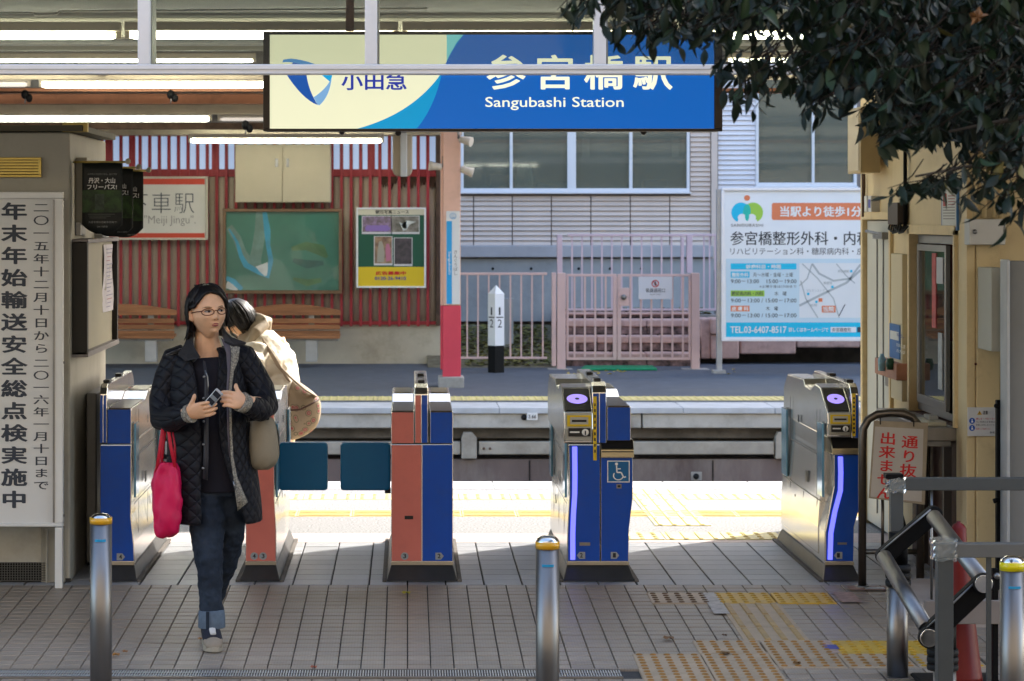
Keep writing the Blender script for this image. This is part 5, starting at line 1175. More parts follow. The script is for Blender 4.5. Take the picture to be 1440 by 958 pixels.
MB().box(X(1413, 12.4), X(1418, 12.4) - .001, 12.36, 12.5, FZ(12.4), Z(365, 12.4)).build('edge_frame', alu_grey, gd, .006)
MB().box(X(1418, 12.4), X(1700, 12.4), 12.35, 12.52, FZ(12.4), FZ(12.4) + .099).build('kick_plate', steel_dark, gd)
bp = thing('black_post', 'black square post before the office corner with a small ring on top', 'post', (X(1406, 12.5), 12.5, FZ(12.5)))
MB().box(X(1402, 12.5), X(1411, 12.5), 12.5, 12.54, FZ(12.5), Z(563, 12.5)).build('shaft', black, bp, .003); MB().ball(P(1401, 571, 12.5), .012, 8, 6).build('ring', black, bp); MB().tube([P(1397, 705, 12.5), P(1404, 703, 12.5)], .012, 8).build('latch', black, bp)
st_ = MB().box(XW - .42, 6.5, 12.05, YA - .04, FZ(12) - .02, .075); o = st_.build('office_step', mat('step_stone', (.34, .29, .26), .7, var=.15, vs=5, bump=.2), None, .01); struct(o)
# ================================================================ ticket gates
YG, YGB = 13.4, 14.95
g_blue = mat('gate_blue', (.002, .065, .40), .42, .0, var=.12, vs=2.2, coat=.1, spec=.3, dirt=(.02, .06, .22), da=.4, ds=8)
g_pink = mat('gate_pink', (.60, .16, .125), .38, .0, var=.10, vs=2.2, coat=.1, dirt=(.36, .12, .10), da=.35, ds=7)
g_steel = mat('gate_steel', (.66, .64, .60), .20, 1.0, var=.10, vs=3, bump=.02, bs=8)
g_front = mat('gate_trim', (.42, .38, .32), .3, .9, var=.1, vs=6)
g_black = mat('gate_black', (.015, .014, .014), .35)
g_plinth = mat('gate_plinth', (.05, .05, .05), .4, .2, var=.2, vs=8)
g_brass = mat('gate_brass', (.50, .42, .26), .3, .9)
g_cons = mat('console_cream', (.48, .46, .40), .4, var=.05)
flapm = mat('flap_teal', (.0, .15, .38), .38, 0, var=.06, vs=3, coat=.25)
led = mat('led_strip', (.2, .2, .8), .4, emis=(.12, .13, 1.0), es=.40)
oval = mat('reader_glow', (.4, .3, .9), .4, emis=(.35, .27, 1.0), es=.24)
badge_m = mat('badge_grey', (.30, .32, .33), .5); red_mark = mat('sticker_yellow', (.72, .50, .02), .45)
def fp_(nm, m, par, pts, Y=YG, off=.004, bevel=.0):      # front plate: outline seen in the picture, a few mm proud of the body
    return MB().prism([(X(u, Y), Z(v, Y)) for u, v in pts], Y - off, Y + .002).build(nm, m, par, bevel)
def badge(par, ch, u, v, Y, arrow):
    w_, h = 5.2, 4.9
    pts = {'>': [(u - w_, v - h), (u + w_ * .5, v - h), (u + w_ * 1.25, v), (u + w_ * .5, v + h), (u - w_, v + h)], '<': [(u + w_, v - h), (u - w_ * .5, v - h), (u - w_ * 1.25, v), (u - w_ * .5, v + h), (u + w_, v + h)],
           'o': [(u + 5.4 * math.cos(a), v + 5.4 * math.sin(a)) for a in [2 * math.pi * k / 18 for k in range(18)]]}[arrow]
    b = MB().add([(X(a, Y), Y - .0062, Z(c, Y)) for a, c in pts], [tuple(range(len(pts)))]).build('number_badge', badge_m, par)
    letters(ch, ink, b, u - 2.1, u + 2.1, v - 3.2, v + 3.2, Y - .006, .03, off=.001)
def plinth(par, u0, u1, v=795, ex=6.5):
    x0, x1 = X(u0, YG), X(u1, YG); zt = Z(v, YG); e = ex / FOC * YG
    vs = [(x0, YG + .004, zt), (x1, YG + .004, zt), (x1, YGB, zt), (x0, YGB, zt), (x0 - e, YG - .09, .004), (x1 + e, YG - .09, .004), (x1 + e, YGB + .05, .004), (x0 - e, YGB + .05, .004)]
    MB().add(vs, [(0, 1, 2, 3), (4, 5, 1, 0), (5, 6, 2, 1), (6, 7, 3, 2), (7, 4, 0, 3), (7, 6, 5, 4)]).build('plinth', [g_plinth], par, .004)
    q = MB()
    for s, xx in ((-1, x0 - e), (1, x1 + e)): q.box(min(xx, xx + s * .02), max(xx, xx + s * .02), YG - .10, YGB + .06, 0, .012)
    q.build('sealant_edge', conc_dark, par)
def body(par, outline, Y0=YG, Y1=YGB, m=None, nm='body', bevel=.006): return MB().prism([(X(u, YG), Z(v, YG)) for u, v in outline], Y0, Y1).build(nm, m or g_steel, par, bevel)
def fin(par, u0, u1, vt, m_l, m_r, yellow=False, vb=624):
    """thin divider: rounded nose, flat top"""
    zt = Z(vt, YG); zb = Z(vb, YG)
    prof = [(YG + .0, zb), (YG + .0, zt - .10), (YG + .012, zt - .05), (YG + .04, zt - .018), (YG + .09, zt)] + [(14.62, zt), (14.7, zt - .03), (14.74, zt - .1), (14.74, zb)]
    xa, xm, xb = X(u0, YG), X((u0 + u1) / 2, YG), X(u1, YG)
    MB().prism(prof, xa, xb, 'x').build('divider', g_steel, par, .006)
    for a, b, m in ((xa + .004, xm - .002, m_l), (xm + .002, xb - .004, m_r)):
        MB().prism([(YG - .004, zb + .004), (YG - .004, zt - .105), (YG + .008, zt - .055), (YG + .02, zt - .06), (YG + .02, zb + .004)], a, b, 'x').build('divider_nose', m, par, .002)
    for y in (13.55, 14.1): MB().box(xm - .018, xm + .018, y, y + .10, zt, zt + .014).build('sensor_cap', g_black, par, .004)
    if yellow:
        MB().box(xa + .004, xa + .022, YG - .0065, YG - .0042, zt - .40, zt - .07).build('yellow_label', red_mark, par)
        for k in range(9): MB().box(xa + .009, xa + .017, YG - .0072, YG - .0067, zt - .12 - k * .03, zt - .105 - k * .03).build('label_print', ink, par)
def upper_box(par, u0, u1, v0, v1, panel, window_back=True, slope=.0):
    x0, x1 = X(u0, YG), X(u1, YG); z0, z1 = Z(v1, YG), Z(v0, YG)
    MB().prism([(YG, z0), (YG, z1 - .004), (YG + .01, z1), (14.1, z1 + .0), (14.25, z1 + .035), (14.75, z1 + .035), (14.9, z1 - .05), (YGB, z0)], x0, x1, 'x').build('upper_housing', g_steel, par, .005)
    fp_('upper_panel', panel, par, [(u0 + 1, v1 - .8), (u1 - 1, v1 - .8), (u1 - 1, v0 + 1.2), (u0 + 1, v0 + 1.2)], off=.0035)
    MB().box(x0 + .006, x1 - .006, YG + .012, 14.08, z1 + .0005, z1 + .004).build('top_glass', mat('smoked_top', (.09, .065, .05), .3, 0, spec=.2), par)
    MB().box(x0 + .015, x1 - .015, 14.3, 14.7, z1 + .0355, z1 + .039).build('top_reader', mat('khaki_reader', (.20, .17, .07), .3), par)
def flank(par, xs, s, xmark=True):
    """details on a flank at x = xs; s = -1 left side, +1 right side"""
    def b(nm, m, ya, yb, za, zb, t=.006): MB().box(min(xs, xs + s * t), max(xs, xs + s * t), ya, yb, za, zb).build(nm, m, par, .002 if t > .004 else 0)
    b('flank_door', flapm if False else mat('flank_glass', (.20, .42, .58), .12, .4), YG + .04, YG + .20, .42, .80, .012); b('flank_door', MATS['flank_glass'], YGB - .24, YGB - .05, .40, .78, .012)
    b('seam', g_black, YG + .28, YG + .284, .12, .86, .0015); b('seam', g_black, YGB - .32, YGB - .316, .12, .86, .0015)
    b('seam', g_black, YG + .29, YGB - .33, .62, .624, .0015); b('seam', g_black, YG + .05, YGB - .05, .385, .389, .0015)
    b('seam', g_black, 14.15, 14.154, .10, .38, .0015)
    b('sensor', g_black, 14.3, 14.34, .74, .78, .003); b('sensor', g_black, 14.42, 14.45, .28, .33, .003)
    for k in range(3): b('vent_slot', g_black, 14.0 + k * .03, 14.015 + k * .03, .44, .50, .002)
def console(par, u0, u1, vt, vb):
    """sloping reader: lower slot panel, slanted touch plate, flat deck behind"""
    x0, x1 = X(u0, YG), X(u1, YG); zb, zt = Z(vb, YG), Z(vt, YG) + .015; zm = Z(vt + 26, YG)
    prof = [(YG, zb), (YG, zb + .05), (YG - .02, zb + .07), (YG - .005, zm), (YG + .22, zt), (YG + .40, zt + .01), (YG + .55, zt - .03), (YG + .75, zt - .02), (14.2, zt + .01), (14.8, zt), (YGB, zt - .08), (YGB, zb)]
    MB().prism(prof, x0, x1, 'x').build('console', g_steel, par, .008)
    w_ = x1 - x0
    MB().prism([(YG - .012, zb + .015), (YG - .026, zb + .075), (YG - .012, zm - .004), (YG + .001, zm - .004), (YG + .001, zb + .015)], x0 + .006, x1 - .006, 'x').build('console_face', g_cons, par, .006)
    def slant(nm, m, fa, fb, wa, wb, off):
        A_, B_ = Vector((0, YG - .005, zm)), Vector((0, YG + .22, zt)); n = Vector((0, -(zt - zm), .225)).normalized() * off
        return MB().add([(x0 + w_ * wa, *(A_.lerp(B_, fa) + n).yz), (x0 + w_ * wb, *(A_.lerp(B_, fa) + n).yz), (x0 + w_ * wb, *(A_.lerp(B_, fb) + n).yz), (x0 + w_ * wa, *(A_.lerp(B_, fb) + n).yz)], [(0, 1, 2, 3)]).build(nm, m, par)
    slant('touch_plate', g_black, .04, .94, .06, .94, .002)
    A_, B_ = Vector((0, YG - .005, zm)), Vector((0, YG + .22, zt)); n = Vector((0, -(zt - zm), .225)).normalized()
    for rr, nm, m, of_ in ((1, 'touch_ring', oval, .004), (.22, 'touch_mark', ink_grey, .005)):
        pts = []
        for k in range(24):
            a = 2 * math.pi * k / 24; c = A_.lerp(B_, .5 + .20 * rr * math.sin(a)) + n * of_; pts.append((x0 + w_ * (.5 + .36 * rr * math.cos(a)), c.y, c.z))
        MB().add(pts, [tuple(range(24))]).build(nm, m, par)
    yf = YG - .03
    def front(nm, m, wa, wb, za, zb_, off): return MB().box(x0 + w_ * wa, x0 + w_ * wb, yf - off, yf + .006, za, zb_).build(nm, m, par)
    h = zm - zb
    front('ticket_slot_surround', red_mark, .10, .92, zb + h * .55, zb + h * .90, .001); front('ticket_slot', g_cons, .2, .82, zb + h * .62, zb + h * .84, .003); front('slot_mouth', g_black, .26, .76, zb + h * .69, zb + h * .76, .0045)
    pl_ = front('pictogram_plate', g_black, .14, .90, zb + h * .24, zb + h * .50, .002)
    MB().ball((x0 + w_ * .72, yf - .004, zb + h * .37), (w_ * .12, .002, w_ * .12), 14, 8).build('ticket_symbol', ink_white, pl_); MB().box(x0 + w_ * .70, x0 + w_ * .74, yf - .009, yf - .006, zb + h * .29, zb + h * .42).build('symbol_arrow', ink, pl_)
    MB().box(x0 + w_ * .19, x0 + w_ * .52, yf - .004, yf - .0025, zb + h * .35, zb + h * .40).build('print_line', ink_white, pl_)
def gate(label, u): return thing('ticket_gate', label, 'ticket gate', (X(u, YG), (YG + YGB) / 2, 0), 'row of automatic ticket gates')

# --- pink and blue gate in the middle (numbers 3 and 2)
A = gate('half pink, half blue ticket gate numbered 3 and 2, in the middle of the row', 593)
body(A, [(550, 794), (637, 794), (637, 624.5), (550, 624.5)])
fp_('front_panel', g_pink, A, [(551, 789), (592.6, 789), (592.6, 626), (551, 626)]); fp_('front_panel', g_blue, A, [(594.2, 789), (636, 789), (636, 626), (594.2, 626)])
fp_('base_band', g_front, A, [(550, 794.5), (637, 794.5), (637, 790), (550, 790)], off=.006)
upper_box(A, 550, 582.6, 579, 624, g_pink); upper_box(A, 604.4, 637, 579, 624, g_blue)
fin(A, 583, 602, 541, g_pink, g_blue); plinth(A, 550, 637)
badge(A, '3', 569, 782, YG, 'o'); badge(A, '2', 617.5, 782, YG, '>')
MB().pb(569, 581, 725.5, 730.5, YG - .006, .004).build('slot_plate', g_black, A)
# --- blue wheelchair gate (2 and 1)
B = gate('blue wheelchair-mark ticket gate numbered 2 and 1 with a glowing strip', 845)
body(B, [(797, 794), (844, 794), (844, 624.5), (799, 624.5), (801, 690), (798, 745)])
body(B, [(844.5, 794), (884, 794), (884.5, 745), (890, 700), (890, 630), (844.5, 630)])
fp_('front_panel', g_blue, B, [(798.5, 789), (843, 789), (843, 626.5), (800.5, 626.5), (801.5, 665), (801.3, 700), (799, 745)])
fp_('front_panel', g_blue, B, [(845.5, 789), (883, 789), (883.6, 745), (889, 700), (889, 644), (845.5, 644)], off=.006)
fp_('base_band', g_front, B, [(797, 794.5), (884.5, 794.5), (884.5, 790), (797, 790)], off=.008)
def lstrip(par, pts, w_):
    q = MB(); L1 = [(X(u, YG), YG - .0075, Z(v, YG)) for u, v in pts]; R1 = [(X(u + w_, YG), YG - .0075, Z(v, YG)) for u, v in pts]
    q.sheet([L1, R1], False).build('light_strip', led, par)
lstrip(B, [(804.5, 628), (804.8, 665), (804.6, 695), (802.8, 722), (801.8, 750), (801.8, 787)], 7)
console(B, 793, 834, 553, 624)
fin(B, 833, 853, 538.5, g_blue, g_blue, True)
upper_box(B, 853.6, 887, 572, 620, g_blue)
x0, x1 = X(844.5, YG), X(891, YG)
MB().prism([(YG - .03, Z(643, YG)), (YG - .03, Z(632, YG)), (YG + .02, Z(619, YG)), (YG + .12, Z(619, YG)), (YG + .12, Z(643, YG))], x0, x1, 'x').build('shelf_lip', g_brass, B, .004)
MB().box(x0 + .004, x1 - .004, YG - .0315, YG - .0302, Z(635.5, YG), Z(634, YG)).build('lip_groove', g_black, B)
MB().add([(x0 + .003, YG - .0265, Z(630.5, YG)), (x1 - .003, YG - .0265, Z(630.5, YG)), (x1 - .003, YG + .02, Z(618.5, YG)), (x0 + .003, YG + .02, Z(618.5, YG))], [(0, 1, 2, 3)]).build('sloped_top', g_black, B)
plinth(B, 797, 884); badge(B, '2', 817.5, 781, YG, '<'); badge(B, '1', 864, 781, YG - .002, '>')
MB().pb(815, 830, 763, 767.5, YG - .006, .004).build('name_plate', steel, B); MB().pb(867, 874, 681, 687, YG - .009, .004).build('sensor_frame', steel, B); MB().pb(868.5, 872.5, 682.5, 685.5, YG - .011, .004).build('sensor', g_black, B)
# wheelchair sign
wc = MB().pb(854, 885.5, 648, 678.5, YG - .0085, .003).build('wheelchair_panel', mat('symbol_panel', (.01, .12, .30), .35), B)
YQ = YG - .0095
q = MB()
for a in ((854, 885.5, 648, 649.2), (854, 885.5, 677.3, 678.5), (854, 855.2, 649.2, 677.3), (884.3, 885.5, 649.2, 677.3)): q.pb(*a, YQ, .001)
q.build('panel_border', ink_white, wc)
q = MB()
def seg(p, w_=1.5):
    for (a, b) in zip(p[:-1], p[1:]):
        dx, dy = b[0] - a[0], b[1] - a[1]; l = math.hypot(dx, dy); nx, ny = -dy / l * w_ / 2, dx / l * w_ / 2
        q.add([(X(a[0] + nx, YQ), YQ - .0005, Z(a[1] + ny, YQ)), (X(b[0] + nx, YQ), YQ - .0005, Z(b[1] + ny, YQ)), (X(b[0] - nx, YQ), YQ - .0005, Z(b[1] - ny, YQ)), (X(a[0] - nx, YQ), YQ - .0005, Z(a[1] - ny, YQ))], [(0, 1, 2, 3)])
seg([(867, 655), (867.6, 664.5), (873.5, 664.5), (877, 671.5), (880.3, 670.6)], 1.9); seg([(867.3, 659.5), (873, 659.5)], 1.4)
seg([(869.5 + 6.8 * math.cos(a), 669 + 6.0 * math.sin(a)) for a in [math.radians(20 + k * 15) for k in range(14)]], 1.5)
q.build('wheelchair_symbol', ink_white, wc); MB().ball(P(867, 652.6, YQ - .0005), (.008, .001, .008), 12, 6).build('symbol_head', ink_white, wc)
flank(B, X(798, YG), -1)
# --- right-hand gate (1)
C = gate('steel flanked ticket gate numbered 1 with glowing violet strip, right end of the row', 1188)
body(C, [(1160, 794), (1200, 794), (1201, 741), (1215, 693), (1215, 632), (1172, 638), (1172, 684), (1160, 748)])
MB().prism([(X(1159, YG) , 0.105), (X(1159, YG), Z(748, YG)), (X(1162, YG), Z(700, YG)), (X(1165, YG), Z(638, YG)), (X(1165, YG), Z(600, YG)), (X(1180, YG), Z(600, YG)), (X(1180, YG), .105)], YG + .2, YGB).build('flank_shell', g_steel, C, .006)
fp_('front_panel', g_blue, C, [(1161.5, 789), (1199.5, 789), (1200, 741), (1214, 693), (1214, 640), (1173.5, 640), (1173.5, 685), (1161.5, 748)])
lstrip(C, [(1178, 642), (1178.6, 665), (1178, 690), (1170, 720), (1164.5, 750), (1163.5, 787)], 7)
fp_('base_band', g_front, C, [(1160, 794.5), (1201, 794.5), (1201, 790), (1160, 790)], off=.006)
x0, x1 = X(1169, YG), X(1216.5, YG)
MB().prism([(YG - .03, Z(638.5, YG)), (YG - .03, Z(630.5, YG)), (YG + .04, Z(616, YG)), (YG + .2, Z(616, YG)), (YG + .2, Z(638.5, YG))], x0, x1, 'x').build('shelf_lip', g_brass, C, .004)
MB().add([(x0 + .003, YG - .0275, Z(629.8, YG)), (x1 - .003, YG - .0275, Z(629.8, YG)), (x1 - .003, YG + .04, Z(615.4, YG)), (x0 + .003, YG + .04, Z(615.4, YG))], [(0, 1, 2, 3)]).build('sloped_top', g_black, C)
console(C, 1163, 1197, 553, 616); fin(C, 1197, 1208, 540.5, g_steel, g_blue, False, 617)
MB().box(X(1198, YG), X(1203, YG), YG - .0065, YG - .0042, .74, .96).build('yellow_label', red_mark, C)
for k in range(9): MB().box(X(1199.4, YG), X(1201.8, YG), YG - .0073, YG - .0067, .93 - k * .022, .941 - k * .022).build('label_print', ink, C)
plinth(C, 1160, 1200); badge(C, '1', 1179, 781, YG, '<'); MB().pb(1178, 1191, 763, 766, YG - .006, .004).build('name_plate', steel, C)
flank(C, X(1161, YG), -1)
# --- leftmost blue gate (4)
D = gate('blue ticket gate numbered 4, left end of the row beside the steel cabinet', 163)
body(D, [(140.5, 794), (189, 794), (188, 765), (184, 725), (184.8, 690), (184.8, 625), (140.5, 625)])
fp_('front_panel', g_blue, D, [(141.5, 789), (188, 789), (187, 765), (183, 725), (183.6, 690), (183.6, 627), (141.5, 627)])
fp_('base_band', g_front, D, [(140.5, 794.5), (189, 794.5), (189, 790), (140.5, 790)], off=.006)
upper_box(D, 150.5, 184.8, 575, 624.5, g_blue); fin(D, 139.6, 150.3, 541, g_blue, g_blue)
plinth(D, 140.5, 189); badge(D, '4', 169.5, 783, YG, '>'); flank(D, X(187, YG), 1)
# --- pink gate behind the woman (4 and 3)
E = gate('pink ticket gate numbered 4 and 3, partly behind the walking woman', 366)
body(E, [(345, 794), (388.5, 794), (388.5, 745), (386, 700), (386, 624.5), (343, 624.5), (343, 700), (345.5, 745)])
fp_('front_panel', g_pink, E, [(346, 789), (387.5, 789), (387.5, 745), (385, 700), (385, 626), (344, 626), (344, 700), (346.5, 745)])
fp_('base_band', g_front, E, [(345, 794.5), (388.5, 794.5), (388.5, 790), (345, 790)], off=.006)
upper_box(E, 352, 386, 575, 624, g_pink); fin(E, 342, 351.6, 541, g_pink, g_pink)
plinth(E, 345, 388.5); badge(E, '4', 357.5, 782, YG, 'o'); badge(E, '3', 370, 782, YG, 'o'); MB().pb(356.5, 369, 726, 731, YG - .006, .004).build('slot_plate', g_black, E); flank(E, X(387, YG), 1)
# flaps
def flap(par, u0, u1, v0, v1, Y):
    r = 5; pts = []
    for cx, cy, a0 in ((u1 - r, v1 - r, 0), (u0 + r, v1 - r, 90), (u0 + r, v0 + r, 180), (u1 - r, v0 + r, 270)):
        pts += [(cx + r * math.cos(R(a0 + k * 22.5)), cy + r * math.sin(R(a0 + k * 22.5))) for k in range(5)]
    MB().prism([(X(u, Y), Z(v, Y)) for u, v in pts], Y, Y + .05).build('flap', flapm, par, .010)
flap(E, 392, 461, 622.5, 690, 13.75); flap(A, 478.5, 549.0, 622.5, 690, 13.75)
MB().box(X(387, YG), X(392.4, 13.75), 13.76, 13.79, Z(688, 13.75), Z(626, 13.75)).build('hinge', g_black, E)
o = MB().pb(541, 549.5, 686, 694, 13.77, .02).build('hinge', g_black, A)

# ================================================================ street furniture in front
def bollard(u, v_top, Y, dia, band_m, label, sticker=True, bh=(7, 17)):
    t = thing('bollard', label, 'bollard', (X(u, Y), Y, FZ(Y)), 'stainless steel bollards with a reflective band')
    x = X(u, Y); r = dia / 2; zt = Z(v_top, Y); px = Y / FOC
    MB().lathe([(r, FZ(Y) - .02), (r, zt - .030)], x, Y, 40).build('post', steel, t)
    MB().lathe([(r + .001, zt - .030), (r * .985, zt - .022), (r * .86, zt - .011), (r * .62, zt - .004), (r * .3, zt - .0008), (.002, zt)], x, Y, 40).build('dome_cap', steel_mirror, t)
    MB().lathe([(r + .0012, zt - bh[1] * px), (r + .0012, zt - bh[0] * px)], x, Y, 40).build('reflective_band', band_m, t)
    MB().lathe([(r + .006, FZ(Y) - .004), (r + .006, FZ(Y) + .006)], x, Y, 32).build('base_ring', steel_dark, t)
    q = MB(); vs = []
    for k in range(7):
        a = -math.pi / 2 + (k - 3) * .17 + (.05 if u < 400 else -.02)
        for z in (zt - (bh[1] + 24) * px, zt - (bh[1] + 20.5) * px): vs.append((x + (r + .0008) * math.cos(a), Y + (r + .0008) * math.sin(a), z))
    q.add(vs, [(2 * k, 2 * k + 2, 2 * k + 3, 2 * k + 1) for k in range(6)]).build('blue_sticker', mat('cyan_sticker', (.02, .30, .55), .4), t)
    return t
amber = mat('amber_reflector', (.70, .36, .01), .3, coat=.5); yelr = mat('yellow_reflector', (.72, .62, .0), .3, coat=.5)
lt = bollard(142, 721.5, 10.35, .087, amber, 'steel bollard with amber band left of the woman', bh=(6, 15))
bollard(770, 752.5, 9.55, .087, amber, 'steel bollard with amber band in the middle of the forecourt', bh=(9, 19))
bollard(1423.5, 781, 9.3, .088, yelr, 'steel bollard with yellow band at the right picture edge', bh=(9, 21))

# rotating diamond barrier on two posts
YR = 10.9
tb = thing('bicycle_barrier', 'tilted diamond of steel tubes and black arms on short posts', 'barrier', (X(1290, YR), YR, FZ(YR)))
MB().lathe([(.0445, FZ(YR) - .02), (.0445, Z(824, YR))], X(1262, YR), YR, 28).build('post', steel, tb)
MB().box(X(1243, YR), X(1283, YR), YR - .07, YR + .09, FZ(YR) - .004, FZ(YR) + .007).build('base_plate', steel_dark, tb, .002)
for k in range(3): MB().lathe([(.052, Z(824 - k * 10.5 - 8.5, YR)), (.054, Z(824 - k * 10.5 - 4, YR)), (.052, Z(824 - k * 10.5, YR))], X(1263, YR), YR, 24).build('black_collar', rubber, tb)
MB().lathe([(.040, Z(796, YR)), (.040, Z(750, YR))], X(1265, YR), YR + .03, 20).build('pivot_column', black, tb)
YR2 = 10.15
MB().lathe([(.0445, FZ(YR2) - .02), (.0445, Z(944, YR2))], X(1330, YR2), YR2 + .02, 28).build('post', steel, tb)
for k in range(3): MB().lathe([(.060, Z(943 - k * 10.5 - 8.5, YR2)), (.062, Z(943 - k * 10.5 - 4, YR2)), (.060, Z(943 - k * 10.5, YR2))], X(1327, YR2), YR2 + .02, 24).build('black_collar', rubber, tb)
MB().lathe([(.045, Z(915, YR2)), (.045, Z(875, YR2))], X(1330, YR2), YR2 + .02, 20).build('pivot_column', black, tb)
def arm(pa, pb_, w_):       # black double-sided arm with round ends, seen edge-on as a flat bar
    d = (pb_ - pa).normalized(); s = Vector((-d.z, 0, d.x)).normalized() * w_
    pts = []
    for c, sg in ((pa, -1), (pb_, 1)):
        for k in range(9):
            a = math.pi / 2 * sg + math.pi * k / 8 * (1 if sg > 0 else 1)
            ang = (math.pi * k / 8) - math.pi / 2
            pts.append(c + d * (math.cos(ang) * w_ * sg) + s * (math.sin(ang) * sg))
    n = len(pts); t = Vector((0, .055, 0))
    vs = [p - t * .5 for p in pts] + [p + t * .5 for p in pts]
    MB().add(vs, [tuple(range(n)), tuple(range(2 * n - 1, n - 1, -1))] + [(i, i + n, (i + 1) % n + n, (i + 1) % n) for i in range(n)]).build('arm', black, tb, .006)
    MB().tube([pa + s * .86 - Vector((0, .03, 0)), pb_ + s * .86 - Vector((0, .03, 0))], .004, 6).build('arm_trim', steel, tb)
P1, P2 = P(1243, 782, 10.7), P(1313, 723, 10.7)          # upper arm ends
P3, P4 = P(1307, 893, 10.1), P(1382, 822, 10.1)          # lower arm ends
arm(P1, P2, .034); arm(P3, P4, .040)
MB().tube([P(1243, 783, 10.62), P(1303, 884, 10.12)], .031, 24).build('steel_tube', steel, tb)
MB().tube([P(1313, 727, 10.62), P(1381, 815, 10.12)], .031, 24).build('steel_tube', steel, tb)
for c in (P(1306, 897, 10.02), P(1383, 821, 10.02)): MB().tube([c, c + Vector((0, -.012, 0))], .0345, 28).build('end_cap', steel_mirror, tb, .002)
for c in (P(1306, 897, 10.06), P(1383, 821, 10.06)): MB().tube([c + Vector((0, .02, 0)), c + Vector((0, -.02, 0))], .040, 28).build('end_ring', black, tb, .003)

# grey tube rail frames
gfm = mat('grey_tube_paint', (.075, .08, .078), .5, .2, var=.1, vs=5)
tape = glass('clear_tape', (.80, .80, .78), .12, .30)
def tape_wrap(par, u0, u1, v0, v1, Y, t):
    g = []
    x0, x1, z0, z1 = X(u0, Y), X(u1, Y), Z(v1, Y), Z(v0, Y); n = 28
    ring = []
    for k in range(n):
        a = 2 * math.pi * k / n; c, s = math.cos(a), math.sin(a); m = max(abs(c), abs(s)); ring.append((c / m, s / m))
    for j in range(7):
        z = z0 + (z1 - z0) * j / 6
        g.append([Vector(((x0 + x1) / 2 + c * ((x1 - x0) / 2 + random.uniform(-.0, .006)), Y + t / 2 + s * (t / 2 + random.uniform(0, .006)), z + random.uniform(-.004, .004))) for c, s in ring + ring[:1]])
    MB().sheet(g, False).build('clear_tape_wrap', tape, par)
f1 = thing('tube_railing', 'grey square-tube rail frame behind the diamond barrier, taped at its corner', 'railing', (X(1262, 11.2), 11.2, FZ(11.2)))
Yq = 11.1
MB().box(X(1253, Yq), X(1270.5, Yq), Yq, Yq + .05, FZ(Yq), Z(691, Yq)).build('post', gfm, f1, .003)
MB().box(X(1253, Yq), X(1900, Yq), Yq - .001, Yq + .051, Z(690, Yq), Z(672.5, Yq)).build('rail', gfm, f1, .003)
MB().pb(1246, 1271, 667, 674, Yq - .01, .07).build('cap', black, f1, .004)
tape_wrap(f1, 1249, 1273, 672, 693, Yq - .006, .06)
MB().tube([P(1310, 690, Yq + .02), P(1310, 843, Yq + .02)], .006, 8).build('thin_rod', steel_dark, f1)
MB().box(X(1882, Yq), X(1900, Yq), Yq, Yq + .05, FZ(Yq), Z(691, Yq)).build('post', gfm, f1, .003)
f2 = thing('tube_railing', 'nearer grey square-tube rail frame, its taped post in front of the lower arm', 'railing', (X(1330, 9.7), 9.7, FZ(9.7)))
Yq = 9.7
MB().box(X(1319, Yq), X(1341, Yq), Yq, Yq + .058, FZ(Yq), Z(785, Yq)).build('post', gfm, f2, .003)
MB().box(X(1319, Yq), X(1900, Yq), Yq - .001, Yq + .059, Z(784.5, Yq), Z(765, Yq)).build('rail', mat('pale_tube', (.15, .152, .146), .45, .3, var=.1, vs=5), f2, .003)
MB().box(X(1389, Yq), X(1395, Yq), Yq + .01, Yq + .03, FZ(Yq), Z(785, Yq)).build('thin_post', gfm, f2)
tape_wrap(f2, 1314, 1345, 759, 789, Yq - .008, .075)
MB().box(X(1880, Yq), X(1900, Yq), Yq, Yq + .058, FZ(Yq), Z(785, Yq)).build('post', gfm, f2, .003)

# traffic cone and low board
Yc = 10.75
co = thing('traffic_cone', 'tall red traffic cone behind the grey rail frames', 'cone', (X(1350, Yc), Yc, FZ(Yc)))
xc = X(1348, Yc); zf = FZ(Yc); zt = Z(733, Yc)
cone_m = mat('cone_red', (.15, .004, .004), .45, var=.12, vs=6, dirt=(.2, .03, .02), da=.4, ds=6)
MB().lathe([(.10, zf + .02), (.095, zf + .04), (.034, zt - .12), (.032, zt - .03), (.022, zt - .014), (.008, zt - .006), (.008, zt)], xc, Yc, 32).build('cone_body', cone_m, co)
MB().box(xc - .17, xc + .17, Yc - .17, Yc + .17, zf, zf + .022).build('base', rubber, co, .012)
lbd = thing('low_board', 'pale brown crossboard on dark feet low behind the diamond barrier', 'board', (X(1350, 10.55), 10.55, FZ(10.55)))
MB().box(X(1300, 10.55), X(1412, 10.55), 10.55, 10.575, Z(878, 10.55), Z(845, 10.55)).build('board', mat('board_brown', (.25, .21, .18), .6, var=.1, vs=4), lbd, .003)
for u in (1396,): MB().box(X(u, 10.58), X(u + 8, 10.58), 10.577, 10.61, FZ(10.6), Z(800, 10.58)).build('foot', black, lbd, .003)
MB().ball(P(1402, 810, 10.57), .014, 10, 6).build('bolt', steel, lbd)

